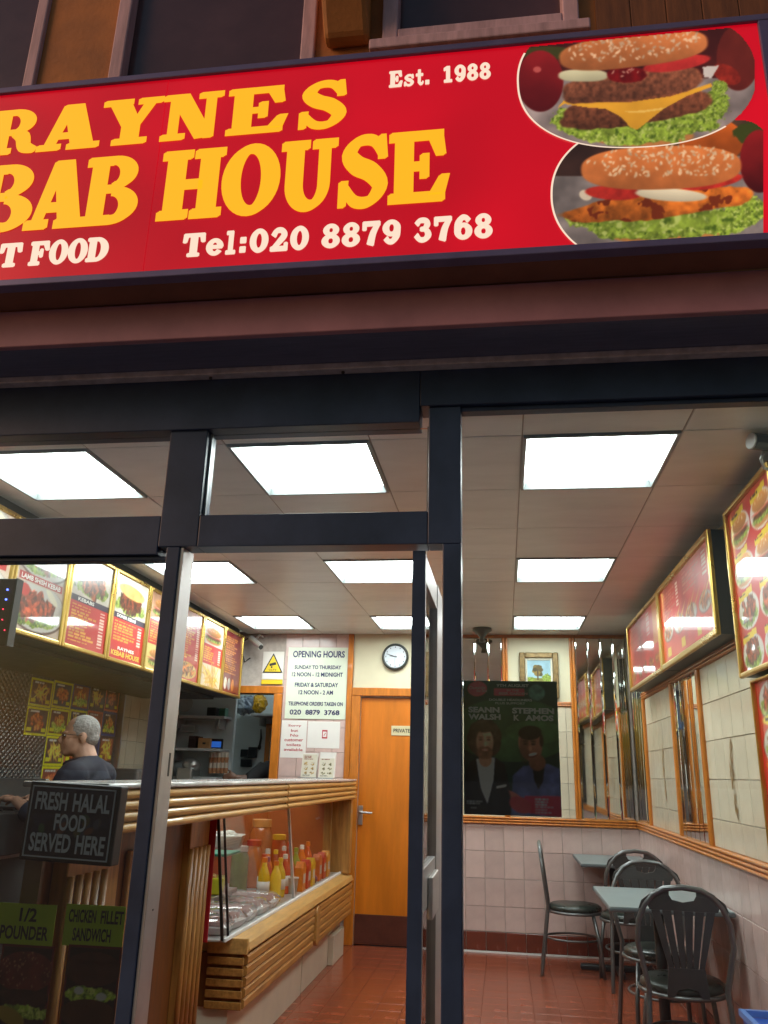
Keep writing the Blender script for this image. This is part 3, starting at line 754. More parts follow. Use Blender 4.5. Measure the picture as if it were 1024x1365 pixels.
# the two burger photographs printed on the sign
LITP = print_mat('backlit_print', 0.3, 0.1, 0.66)
def burger_pictures():
    W, H = 1024, 953
    c = Canvas(W, H, 330, 300, (150, 0, 20))
    top = (c.y > 128 - c.x * 0.0955 + 4); bot = (c.y < 938 - c.x * 0.056 - 4)
    mu = c.ell(505, 250, 474, 274, -0.05, p=2.3) * top * (c.x < 972) * bot
    ml = np.maximum(c.ell(655, 712, 490, 305, 0.0, p=2.2), c.ell(900, 640, 150, 225, p=2.6)) * bot * (c.x < 1008)
    keep = np.maximum(mu, ml) > 0.5
    # lower picture
    p = c.ell(655, 700, 700, 700)
    c.put(p, (122, 112, 108), tex=0.35, ts=0.012, seed=4)
    c.put((c.y < 640) * (c.x < 620) * 1.0, (52, 34, 28), tex=0.3, ts=0.01)
    c.put((c.y < 560) * (c.x > 560) * 1.0, (70, 50, 36), tex=0.4, ts=0.01)
    c.put(c.ell(800, 500, 130, 92), (186, 88, 30), tex=0.2, ts=0.01, sh=c.grad(420, 560, 1.15, 0.7))
    c.put(c.ell(960, 470, 70, 45, wob=0.2), (60, 66, 24))
    c.put(c.ell(990, 580, 78, 125), (118, 24, 24), tex=0.2, ts=0.01, sh=c.grad(460, 700, 1.25, 0.6))
    c.put(c.ell(620, 870, 240, 40), (176, 118, 62), tex=0.15, ts=0.03)
    for k, (x, y, a, b_) in enumerate(((330, 810, 95, 42), (440, 840, 130, 52), (560, 850, 110, 46), (700, 835, 120, 48), (830, 820, 110, 55), (930, 775, 80, 60), (620, 815, 260, 40))): lettuce(c, x, y, a, b_, 20 + k)
    m = c.ell(595, 752, 372, 52, -0.12, wob=0.22, ws=0.012, seed=8)
    c.put(m, (196, 104, 36), tex=0.45, ts=0.03, seed=9, sh=c.grad(690, 810, 1.15, 0.75))
    c.put(m * (fbm(c.x, c.y, 0.022, 31) > 0.62), (112, 44, 18))
    c.put(c.ell(300, 715, 26, 20, 0.4), (205, 190, 165))
    c.put(c.ell(410, 706, 112, 28, 0.05), (176, 44, 34), tex=0.2, ts=0.03)
    c.put(c.ell(800, 662, 125, 27, -0.17), (176, 44, 34), tex=0.2, ts=0.03)
    c.put(c.ell(640, 714, 142, 25, 0.06), (216, 204, 172), sh=c.grad(690, 745, 1.08, 0.82))
    m = c.ell(600, 606, 318, 86, -0.03, p=2.5)
    c.put(m, (196, 112, 58), tex=0.12, ts=0.02, sh=c.grad(515, 700, 1.15, 0.82))
    c.dots(m * (c.y < 640) * (c.ell(600, 580, 300, 75) > 0.5), 190, 7.5, 4, (228, 192, 150), 6)
    # upper picture, pasted over it
    low = c.c.copy()
    c.put(mu, (140, 126, 122), tex=0.4, ts=0.011, seed=2)
    c.put((c.y < 250) * 1.0, (70, 26, 22), tex=0.35, ts=0.01)
    c.put(c.ell(150, 150, 120, 26), (62, 60, 26))
    c.put(c.ell(120, 262, 92, 122), (118, 24, 26), tex=0.15, ts=0.01, sh=c.grad(140, 390, 1.2, 0.6))
    c.put(c.ell(108, 216, 16, 12) * 0.6, (225, 120, 110))
    c.put(c.ell(905, 170, 85, 130), (98, 34, 26), tex=0.2, ts=0.01)
    c.put(c.ell(860, 235, 60, 35, 0.5), (140, 40, 28), tex=0.4, ts=0.04)
    c.put(c.ell(520, 480, 210, 42), (180, 118, 66), tex=0.15, ts=0.03)
    for k, (x, y, a, b_) in enumerate(((240, 420, 80, 48), (330, 455, 110, 48), (470, 480, 130, 40), (610, 455, 120, 50), (720, 420, 110, 48), (810, 360, 60, 60), (835, 285, 32, 26))): lettuce(c, x, y, a, b_, 40 + k)
    m = c.ell(500, 372, 298, 62, -0.14, wob=0.08, ws=0.02, p=2.8)
    c.put(m, (116, 66, 44), tex=0.42, ts=0.075, seed=12, sh=c.grad(300, 440, 1.15, 0.72))
    c.put(c.poly([(186, 372), (212, 340), (470, 346), (640, 322), (798, 270), (802, 284), (700, 322), (610, 372), (505, 456), (478, 446), (440, 404), (380, 372), (300, 366), (215, 352)]), (222, 160, 48), tex=0.06, ts=0.02, sh=c.grad(300, 460, 1.05, 0.9))
    c.put(c.poly([(430, 384), (530, 378), (620, 366), (600, 376), (520, 388)]) * 0.7, (245, 205, 110))
    m = c.ell(488, 278, 284, 54, -0.12, wob=0.07, ws=0.02, p=3.6)
    c.put(m, (124, 72, 50), tex=0.42, ts=0.075, seed=15, sh=c.grad(215, 330, 1.2, 0.75))
    c.put(c.ell(290, 240, 98, 24, 0.0, p=2.6), (196, 190, 152), sh=c.grad(215, 265, 1.1, 0.85))
    c.put(c.ell(462, 236, 82, 32, wob=0.1), (112, 18, 18), tex=0.3, ts=0.04); c.dots(c.ell(462, 228, 60, 18), 10, 6, 3, (220, 160, 140), 3)
    c.put(c.ell(662, 192, 134, 28, -0.16), (186, 48, 44), tex=0.15, ts=0.03)
    c.put(c.poly([(765, 205), (830, 200), (800, 250), (770, 246)]), (202, 192, 184))
    m = c.ell(490, 140, 296, 66, -0.12, p=2.7)
    c.put(m, (184, 108, 60), tex=0.12, ts=0.02, sh=c.grad(60, 215, 1.15, 0.8))
    c.dots(m * (c.ell(490, 122, 280, 56, -0.12) > 0.5), 130, 7.5, 4, (222, 184, 146), 9)
    up = (mu > 0.5)[..., None]
    c.c = np.where(up, c.c, low)
    k_ = np.pad(c.c, ((1, 1), (1, 1), (0, 0)), 'edge'); c.c = 0.4 * c.c + 0.6 * sum(k_[a:a + c.ny, b:b + c.nx] for a in range(3) for b in range(3)) / 9
    c.c = c.c * (0.88 + 0.24 * fbm(c.x, c.y, 0.004, 77))[..., None]
    def fn(x, y):
        return np.array([PY(680 + a * 0.33594, 20 + b_ * 0.3358, SY - 0.0025) for a, b_ in zip(x, y)])
    o = c.mesh('printed_picture', fn, LITP, sg)
    bm = bmesh.new(); bm.from_mesh(o.data); bm.verts.ensure_lookup_table()
    kf = keep.ravel()
    dead = [v for v in bm.verts if not kf[v.index]]
    bmesh.ops.delete(bm, geom=dead, context='VERTS'); bm.to_mesh(o.data); bm.free()
    # white outlines of the two ovals
    def outline(cx, cy, rx, ry, rot, p, test):
        b = MB(); prev = None
        for k in range(241):
            a = 2 * math.pi * k / 240
            ca, sa = math.cos(a), math.sin(a); r = (abs(ca) ** p + abs(sa) ** p) ** (-1 / p)
            u, v = rx * r * ca, ry * r * sa
            pt_ = []
            for gq in (0.992, 1.008):
                X, Yy = cx + gq * (u * math.cos(rot) - v * math.sin(rot)), cy + gq * (u * math.sin(rot) + v * math.cos(rot)); pt_.append((X, Yy))
            ok = test(*pt_[0])
            w3 = [PY(680 + q[0] * 0.33594, 20 + q[1] * 0.3358, SY - 0.0032) for q in pt_]
            if prev is not None and ok and prev[1]: b.add([prev[0][0], prev[0][1], w3[1], w3[0]], [(0, 1, 2, 3)])
            prev = (w3, ok)
        b.build('picture_border', WHT, sg, fix=False)
    outline(505, 250, 474, 274, -0.05, 2.3, lambda x, y: x < 860 and y > 400 - (x < 120) * 250)
    outline(655, 712, 490, 305, 0.0, 2.2, lambda x, y: x < 330 and 505 < y < 915)
burger_pictures()

# ================================================================== UPPER STOREY
up = thing('upper_storey', 'brown upper wall with dark windows above the red sign', 'building', (-0.9, FY, 3.7))
UW = mat('brown_render', (0.50, 0.205, 0.07), 0.75, var=0.35, scale=3, bump=0.25, bscale=35)
UF = mat('weathered_white_wood', (0.62, 0.44, 0.52), 0.6, var=0.3, scale=4, stretch=(8, 8, 1), bump=0.1)
UG = mat('dark_window_glass', (0.10, 0.055, 0.065), 0.25, var=0.4, scale=1.5, coat=0.3)
UW2 = mat('brown_boarding', (0.20, 0.085, 0.04), 0.7, var=0.4, scale=4, stretch=(10, 10, 1), bump=0.2)
wl = MB()
def pier(x0, x1, z0=2.75, z1=6.5): wl.box(x0, x1, FY, FY + 0.3, z0, z1)
pier(-1.905, -1.575); pier(-0.700, -0.425); pier(0.335, 3.2); pier(-4.6, -2.75)
wl.box(-2.75, -1.905, FY, FY + 0.3, 2.75, 3.9); wl.box(-1.575, -0.700, FY, FY + 0.3, 2.75, 3.9); wl.box(-0.425, 0.335, FY, FY + 0.3, 2.75, 4.11)
wl.box(-2.75, -1.905, FY, FY + 0.3, 5.2, 6.5); wl.box(-1.575, -0.700, FY, FY + 0.3, 5.2, 6.5); wl.box(-0.425, 0.335, FY, FY + 0.3, 5.2, 6.5)
wl.box(XR + 0.14, 3.2, FY, FY + 0.3, -0.1, 2.749); wl.box(-4.6, -3.46, FY, FY + 0.3, -0.1, 2.749); wl.box(-3.46, -2.5, FY + 0.001, FY + 0.29, -0.1, 2.749)
wl.build('wall', UW, up)
def window(x0, x1, z0, z1, fw, y0=FY - 0.02):
    w_ = MB()
    w_.box(x0, x0 + fw, y0, FY + 0.08, z0, z1); w_.box(x1 - fw, x1, y0, FY + 0.08, z0, z1); w_.box(x0 + fw, x1 - fw, y0, FY + 0.0799, z0, z0 + fw); w_.box(x0 + fw, x1 - fw, y0, FY + 0.0799, z1 - fw, z1)
    f_ = w_.build('window_frame', UF, up, bevel=0.006)
    MB().box(x0 + fw, x1 - fw, FY + 0.03, FY + 0.04, z0 + fw, z1 - fw).build('pane', UG, f_)
    return f_
window(-2.749, -1.906, 3.901, 5.199, 0.05)
window(-1.574, -0.701, 3.901, 5.199, 0.058)
w2 = window(-0.424, 0.334, 4.111, 5.199, 0.062, FY - 0.045)
MB().box(-0.47, 0.37, FY - 0.07, FY - 0.001, 4.06, 4.108).build('window_sill', UF, up, bevel=0.006)
for k in range(10): MB().box(0.40 + k * 0.13, 0.528 + k * 0.13, FY - 0.014, FY - 0.001, 3.7, 6.4).build('board', UW2, up, bevel=0.003)
cb = MB(); cb.prism([(FY - 0.001, 4.14), (FY - 0.06, 4.14), (FY - 0.17, 4.30), (FY - 0.19, 4.62), (FY - 0.001, 4.62)], 'x', -0.655, -0.475)
cb.build('corbel', mat('orange_brown_stone', (0.52, 0.22, 0.06), 0.6, var=0.3, scale=5, bump=0.15), up, bevel=0.02)
for k in range(3): MB().box(-0.667, -0.463, FY - 0.205, FY - 0.001, 4.40 + k * 0.07, 4.425 + k * 0.07).build('moulding', UW, up, bevel=0.006)

# ================================================================== MENU BOARDS ON THE LEFT, OVER THE COUNTER
XB = -2.40
can = thing('extractor_canopy', 'dark metal extraction canopy hanging behind the menu boards', 'canopy', (-2.9, 5.2, 2.0))
MB().box(XLW + 0.001, XB - 0.045, FY + 0.12, 7.42, 2.012, ZC + 0.05).build('hood', DSTEEL, can)
MB().box(XLW + 0.05, XB - 0.2, FY + 0.3, 7.3, 1.985, 2.0115).build('filter_panel', mat('greasy_filter', (0.05, 0.045, 0.04), 0.4, 0.5, var=0.4, scale=12), can)
MENUP = print_mat('lit_menu_print', 0.35, 0.9, 0.10)
MENUD = print_mat('unlit_menu_print', 0.35, 0.9, 0.0)
TYEL = mat('yellow_print', (0.75, 0.5, 0.06), 0.4, emit=(0.75, 0.5, 0.06), estr=0.15, sample=False)
TWHT = mat('white_print', (0.8, 0.77, 0.72), 0.4, emit=(0.8, 0.77, 0.72), estr=0.12, sample=False)
def frame_yz(t, X, y0, y1, z0, z1, fw, d0, d1, m, nm='frame'):
    # rectangle of mouldings in a plane x = const, front towards +d; mitred look by butting
    lo, hi = min(X + d0, X + d1), max(X + d0, X + d1)
    for (a, b, c_, d_) in ((y0, y0 + fw, z0, z1), (y1 - fw, y1, z0, z1), (y0 + fw, y1 - fw, z0, z0 + fw), (y0 + fw, y1 - fw, z1 - fw, z1)):
        MB().box(lo, hi, a, b, c_, d_).build(nm, m, t, bevel=min(fw * 0.35, 0.007))
kinds = [('fries', 'third nearest the street'), ('wrap', 'second')]
BZ0, BZ1, BW = 2.002, 2.578, 0.535
spec = ['shish', 'shish', 'two', 'kebabs', 'doner', 'burgers', 'list', 'chips', 'plain']
desc = ['lit menu board with red meat picture, nearest the street end of the row',
        'lit menu board with skewered meat picture, second from the street end',
        'menu board reading lamb shish kebab under a skewer picture',
        'menu board headed kebabs with a pile of meat above red price list',
        'menu board headed doner kebab with yellow shop name at its foot',
        'menu board with burger at its foot, partly behind the door frame',
        'red menu price list with small pizza picture at its foot',
        'menu board with burger above and chips below its red list',
        'dark red unlit menu board at the back end of the row']
for k in range(9):
    y1 = 7.40 - BW * (8 - k); y0 = y1 - BW + 0.006
    t = thing('menu_board', desc[k], 'menu board', (XB, (y0 + y1) / 2, BZ0), 'menu boards above the counter')
    MB().box(XB - 0.045, XB - 0.006, y0, y1, BZ0, BZ1).build('back_box', DSTEEL, t)
    frame_yz(t, XB, y0, y1, BZ0, BZ1, 0.026, -0.006, 0.018, BRASS)
    H = 100.0; W = H * (BW - 0.056) / (BZ1 - BZ0 - 0.052)
    c = Canvas(W, H, 78, 92, (196, 30, 34)); kd = spec[k]
    if kd in ('shish', 'two'):
        c.put(c.rect(0, 0, W, H), (196, 176, 160), tex=0.2, ts=0.05)
        for (yy, sd_) in ((22, 1 + k), (74, 9 + k)):
            plate(c, W * 0.5, yy, W * 0.56, 24); lettuce(c, W * 0.4, yy + 9, W * 0.46, 11, sd_); meatpile(c, W * 0.5, yy, W * 0.38, 13, 30, sd_, (178, 74, 44))
            c.put(c.ell(W * 0.75, yy - 14, 14, 4, 0.5), (222, 214, 190)); c.put(c.ell(W * 0.2, yy - 13, 9, 6), (190, 40, 30))
        c.put(c.rect(0, 44, W, 53), (196, 170, 150)); c.put(c.rect(W * 0.06, 44.5, W * 0.94, 52.5), (172, 36, 34))
    elif kd in ('kebabs', 'doner'):
        c.put(c.rect(0, 0, W, 46), (206, 196, 182), tex=0.15, ts=0.06)
        lettuce(c, W * 0.5, 34, W * 0.46, 10, 4 + k)
        if kd == 'kebabs': meatpile(c, W * 0.5, 26, W * 0.36, 15, 34, 3, (190, 92, 48))
        else:
            meatpile(c, W * 0.5, 30, W * 0.36, 11, 40, 8, (110, 48, 28)); c.put(c.ell(W * 0.5, 16, W * 0.4, 8, 0.05), (222, 170, 100), tex=0.2, ts=0.1)
        c.put(c.rect(0, 46, W, 52), (40, 26, 60))
        textrows(c, W * 0.08, 55, W * 0.92, 80 if kd == 'doner' else 97, 7 if kd == 'doner' else 12, (238, 178, 60), k)
    elif kd == 'burgers':
        c.put(c.rect(0, 0, W, 34), (200, 150, 120), tex=0.3, ts=0.05); miniburger(c, W * 0.5, 18, W * 0.36, 14, 2)
        textrows(c, W * 0.08, 38, W * 0.92, 66, 9, (238, 178, 60), k); c.put(c.rect(0, 68, W, H), (214, 196, 120)); miniburger(c, W * 0.5, 84, W * 0.38, 13, 5)
    elif kd == 'list':
        c.put(c.rect(0, 0, W, 18), (214, 150, 130), tex=0.2, ts=0.05); textrows(c, W * 0.08, 22, W * 0.92, 70, 15, (238, 188, 80), k)
        c.put(c.ell(W * 0.5, 86, W * 0.42, 12), (222, 176, 90)); meatpile(c, W * 0.5, 86, W * 0.34, 9, 24, 4, (200, 110, 50))
    elif kd == 'chips':
        c.put(c.rect(0, 0, W, 36), (208, 190, 176), tex=0.2, ts=0.05); miniburger(c, W * 0.5, 20, W * 0.38, 13, 3)
        textrows(c, W * 0.08, 40, W * 0.92, 64, 7, (244, 178, 40), k); c.put(c.rect(0, 67, W, H), (226, 200, 170)); fries(c, W * 0.5, 84, W * 0.4, 14, 34, 3)
    else:
        c.put(c.rect(0, 0, W, H), (104, 22, 30)); textrows(c, W * 0.08, 8, W * 0.92, 70, 17, (186, 130, 60), k, False)
        for q in range(4): c.put(c.ell(W * (0.18 + 0.21 * q), 86, W * 0.085, 10), ((200, 195, 190), (150, 150, 155), (190, 120, 60), (110, 40, 40))[q], tex=0.3, ts=0.1)
    xx = XB + 0.006
    p = c.mesh('printed_menu', quadmap(W, H, (xx, y0 + 0.026, BZ1 - 0.026), (xx, y1 - 0.026, BZ1 - 0.026), (xx, y1 - 0.026, BZ0 + 0.026), (xx, y0 + 0.026, BZ0 + 0.026)), MENUD if kd == 'plain' else MENUP, t)
    def btext(s, u0, u1, v0, v1, m):
        yy = lambda u: y0 + 0.026 + (y1 - y0 - 0.052) * u
        zz = lambda v: BZ1 - 0.026 - (BZ1 - BZ0 - 0.052) * v
        put_text(s, (xx + 0.001, yy(u0), zz(v1)), (xx + 0.001, yy(u1), zz(v1)), (xx + 0.001, yy(u0), zz(v0)), m, t, bold=0.03)
    if kd == 'two': btext('LAMB SHISH KEBAB', 0.1, 0.9, 0.46, 0.51, TWHT)
    if kd == 'kebabs': btext('KEBABS', 0.2, 0.6, 0.47, 0.51, TWHT)
    if kd == 'doner':
        btext('DONER KEBAB', 0.12, 0.7, 0.47, 0.51, TWHT); btext('RAYNES', 0.25, 0.75, 0.85, 0.89, TWHT); btext('KEBAB HOUSE', 0.08, 0.94, 0.905, 0.965, TYEL)

# ================================================================== RIGHT-HAND WALL BOARDS
XRB = 1.0
WALLM = print_mat('glazed_menu_print', 0.4, 0.8, 0.08)
def wall_board(y0, y1, z0, z1, lab, paint, fw, nx, ny, deep=True, X=XRB):
    t = thing('wall_menu', lab, 'menu board', (XR, (y0 + y1) / 2, z0))
    MB().box(X + 0.007, XR - 0.0065, y0 + 0.004, y1 - 0.004, z0 + 0.004, z1 - 0.004).build('back_box', mat('black_box', (0.02, 0.017, 0.015), 0.5), t)
    frame_yz(t, X, y0, y1, z0, z1, fw, -0.018, 0.0065, BRASS)
    H = 100.0; W = H * (y1 - y0) / (z1 - z0)
    c = Canvas(W, H, nx, ny, (150, 30, 34)); paint(c, W, H)
    c.mesh('printed_menu', quadmap(W, H, (X, y1 - fw, z1 - fw), (X, y0 + fw, z1 - fw), (X, y0 + fw, z0 + fw), (X, y1 - fw, z0 + fw)), WALLM, t)
    return t
def p_far(c, W, H):
    c.put(c.rect(0, 0, W, H), (206, 50, 46), tex=0.25, ts=0.02); c.put(c.rect(W * 0.8, 0, W, 60), (214, 130, 70))
    textrows(c, W * 0.06, 6, W * 0.7, 40, 8, (214, 120, 90), 3)
    for q in range(5): meatpile(c, W * (0.12 + 0.19 * q), 82, W * 0.07, 9, 14, q, (206, 120, 50))
def p_mid(c, W, H):
    c.put(c.rect(0, 0, W, H), (200, 44, 42), tex=0.3, ts=0.015)
    textrows(c, W * 0.08, 8, W * 0.4, 40, 7, (206, 110, 90), 6); textrows(c, W * 0.5, 6, W * 0.92, 34, 6, (206, 110, 90), 8)
    for q in range(4): plate(c, W * (0.14 + 0.24 * q), 62, W * 0.1, 11); meatpile(c, W * (0.14 + 0.24 * q), 60, W * 0.08, 9, 16, q, (196, 96, 46))
    for q in range(10): c.put(c.ell(W * (0.1 + 0.09 * q), 48 + 3 * (q % 3), W * 0.06, 1.4, -0.5), (222, 170, 70))
    for q in range(3): c.put(c.rect(W * (0.1 + 0.3 * q), 82, W * (0.17 + 0.3 * q), 94), (212, 176, 40))
def p_tall(c, W, H):
    c.put(c.rect(0, 0, W, H), (192, 36, 34), tex=0.2, ts=0.02)
    for r in range(4):
        for q in range(2):
            cx_, cy_ = W * (0.26 + 0.48 * q), 14 + 25 * r
            c.put(c.ell(cx_, cy_ + 2, W * 0.23, 11), (214, 206, 196))
            if r < 2: miniburger(c, cx_, cy_ + 1, W * 0.18, 10, r * 2 + q)
            else: lettuce(c, cx_, cy_ + 5, W * 0.19, 6, r * 2 + q); meatpile(c, cx_, cy_, W * 0.16, 8, 24, r * 5 + q, (150, 70, 40))
            c.put(c.poly([(cx_ - W * 0.2, cy_ - 9), (cx_ + W * 0.12, cy_ - 12), (cx_ + W * 0.12, cy_ - 8), (cx_ - W * 0.2, cy_ - 5)]), (224, 190, 40))
            textrows(c, cx_ - W * 0.18, cy_ - 9.5, cx_ + W * 0.08, cy_ - 7.6, 1, (60, 40, 20), r, False)
def p_low(c, W, H):
    c.put(c.rect(0, 0, W, H), (200, 34, 34), tex=0.15, ts=0.02)
    for r in range(4):
        for q in range(2):
            cx_, cy_ = W * (0.27 + 0.46 * q), 12 + 25 * r
            plate(c, cx_, cy_, W * 0.22, 11); lettuce(c, cx_ - 3, cy_ + 3, W * 0.16, 6, r + q * 3)
            meatpile(c, cx_, cy_ - 1, W * 0.15, 7, 22, r * 7 + q, ((186, 76, 50), (200, 110, 50), (150, 60, 40), (210, 140, 70))[r])
            c.put(c.ell(cx_, cy_ + 11, W * 0.2, 3.2), (226, 200, 50)); textrows(c, cx_ - W * 0.15, cy_ + 10, cx_ + W * 0.15, cy_ + 12, 1, (60, 40, 20), r, False)
wall_board(5.345, 6.69, 2.037, 2.545, 'gold framed red picture menu high on the right wall, farther back', p_far, 0.028, 90, 60)
wall_board(3.95, 5.335, 2.037, 2.55, 'wide gold framed red menu high on the right wall above mirror', p_mid, 0.034, 110, 70)
wall_board(3.085, 3.762, 1.815, 2.565, 'tall upper burger menu panel on the right wall near the window', p_tall, 0.022, 90, 110, X=1.03)
wall_board(2.96, 3.722, 1.086, 1.803, 'lower kebab plate menu panel on the right wall near the window', p_low, 0.012, 90, 110, X=1.06)

# ================================================================== MIRRORS IN STRIPS
def mirror(lab, n, place_fn):
    t = thing('wall_mirror', lab, 'mirror', place_fn(0.0)[0])
    for k in range(n):
        a, b = k / n, (k + 1) / n
        place_fn(a, b, t, jit(0.006), jit(0.004))
    return t
EDGE = mat('mirror_backing', (0.02, 0.018, 0.015), 0.5)
def strip_mesh(wd, h):
    b = MB(); e = 0.007; hx, hz = wd / 2 - 0.0015, h / 2
    b.add([(-hx, 0, -hz), (hx, 0, -hz), (hx, 0, hz), (-hx, 0, hz), (-hx, -0.003, -hz), (hx, -0.003, -hz), (hx, -0.003, hz), (-hx, -0.003, hz),
           (-hx + e, -0.006, -hz + e), (hx - e, -0.006, -hz + e), (hx - e, -0.006, hz - e), (-hx + e, -0.006, hz - e)],
          [(0, 1, 5, 4), (1, 2, 6, 5), (2, 3, 7, 6), (3, 0, 4, 7), (4, 5, 9, 8), (5, 6, 10, 9), (6, 7, 11, 10), (7, 4, 8, 11), (8, 9, 10, 11), (3, 2, 1, 0)])
    return b
def strips_back(lab, x0, x1, z0, z1, n):
    t = thing('wall_mirror', lab, 'mirror', ((x0 + x1) / 2, YB, z0))
    MB().box(x0, x1, YB - 0.010, YB - 0.0065, z0, z1).build('backing', EDGE, t)
    wd = (x1 - x0) / n
    for k in range(n):
        o = strip_mesh(wd, z1 - z0).build('mirror_strip', MIRROR, t, local=True)
        o.location = Vector((x0 + wd * (k + 0.5), YB - 0.011, (z0 + z1) / 2)) - origin(t); o.rotation_euler = (jit(0.003), 0, jit(0.010))
def strips_right(lab, y0, y1, z0, z1, n):
    t = thing('wall_mirror', lab, 'mirror', (XR, (y0 + y1) / 2, z0))
    MB().box(XR - 0.010, XR - 0.0065, y0, y1, z0, z1).build('backing', EDGE, t)
    wd = (y1 - y0) / n
    for k in range(n):
        o = strip_mesh(wd, z1 - z0).build('mirror_strip', MIRROR, t, local=True)
        o.location = Vector((XR - 0.011, y0 + wd * (k + 0.5), (z0 + z1) / 2)) - origin(t); o.rotation_euler = (jit(0.003), 0, -math.pi / 2 + jit(0.010))
strips_back('tall strip mirror on the back wall in the right corner', 0.654, 1.09, 1.062, ZC - 0.032, 4)
strips_back('small high mirror on the back wall above the poster', -0.49, -0.002, 2.012, ZC - 0.032, 4)
strips_right('tall strip mirror on the right wall at the far corner', 6.935, 7.55, 1.062, ZC - 0.01, 5)
strips_right('narrow strip mirror on the right wall between cream tile panels', 4.992, 5.718, 1.062, 1.998, 6)

# gold wheat sprays printed on the cream tiles
GOLD = mat('gold_brown_print', (0.32, 0.19, 0.06), 0.5, var=0.5, scale=40)
def spray(yc, zc_, h, seed):
    r = np.random.RandomState(seed); b = MB(); xx = XR - 0.0092
    for k in range(46):
        t = r.rand(); yy = yc + (r.rand() - 0.5) * 0.07 * (1 - abs(t - 0.55)) + 0.03 * math.sin(t * 3); zz = zc_ - h / 2 + h * t
        a = math.pi / 2 + (r.rand() - 0.5) * 1.6; l, wd = 0.02 + 0.02 * r.rand(), 0.004 + 0.004 * r.rand()
        ca, sa = math.cos(a), math.sin(a); x_ = xx - 0.00004 * k
        b.add([(x_, yy - ca * l, zz - sa * l), (x_, yy - sa * wd, zz + ca * wd), (x_, yy + ca * l, zz + sa * l), (x_, yy + sa * wd, zz - ca * wd)], [(0, 1, 2, 3)])
    o = b.build('wheat_motif', GOLD, right_wall, fix=False); o['kind'] = 'stuff'
for (u, v, q) in ((888, 1030, 0.34), (982, 1040, 0.36)):
    p = PX(u, v, XR); spray(p[1], p[2], q, int(u))

# ================================================================== BACK WALL FITTINGS
# door marked private
d = thing('private_door', 'orange flush door with dark kick plate at the back of the shop', 'door', (-0.93, YB, 0))
MB().box(-1.288, -0.582, YB + 0.012, YB + 0.052, 0.008, 2.045).build('leaf', DOORM, d)
MB().box(-1.284, -0.586, YB + 0.004, YB + 0.0115, 0.012, 0.238).build('kick_plate', mat('dark_brown_plate', (0.10, 0.026, 0.015), 0.4, var=0.3), d)
for (a, b) in ((-1.372, -1.291), (-0.579, -0.5445)): MB().prism([(a, YB - 0.03), (b, YB - 0.03), (b, YB + 0.1), (a, YB + 0.1)], 'z', 0, 2.06).build('door_frame', ORANGE, d, bevel=0.006)
MB().box(-1.372, -0.5445, YB - 0.0305, YB + 0.1, 2.0605, 2.134).build('door_frame', ORANGE, d, bevel=0.006)
MB().box(-1.425, -1.373, YB - 0.024, YB - 0.0005, 1.0, ZC - 0.001).build('door_frame', ORANGE, d, bevel=0.005)
hd = MB().box(-1.283, -1.243, YB + 0.002, YB + 0.0118, 0.95, 1.11).build('handle_plate', STEEL, d, bevel=0.003)
MB().tube([(-1.263, YB + 0.002, 1.055), (-1.263, YB - 0.035, 1.055), (-1.25, YB - 0.045, 1.055), (-1.15, YB - 0.045, 1.052)], 0.009, 8).build('lever', STEEL, hd, smooth=True)
pl = MB().box(-1.005, -0.815, YB + 0.006, YB + 0.0118, 1.715, 1.80).build('name_plate', mat('cream_plate', (0.62, 0.55, 0.33), 0.35), d, bevel=0.002)
INK = mat('navy_ink', (0.02, 0.022, 0.10), 0.5)
RINK = mat('red_ink', (0.45, 0.03, 0.05), 0.5)
KINK = mat('black_ink', (0.015, 0.015, 0.015), 0.5)
put_text('PRIVATE', (-0.985, YB + 0.005, 1.742), (-0.835, YB + 0.005, 1.742), (-0.985, YB + 0.005, 1.775), KINK, pl, bold=0.02)
# kitchen doorway trim
kt = thing('doorway_trim', 'orange wooden trim round the kitchen doorway under the menu boards', 'door frame', (-2.07, YB, 0))
MB().box(-2.112, -2.032, YB - 0.028, YB + 0.145, 0, 2.0695).build('jamb', ORANGE, kt, bevel=0.006)
MB().box(-3.30, -2.032, YB - 0.0285, YB + 0.145, 2.070, 2.138).build('lintel', ORANGE, kt, bevel=0.006)

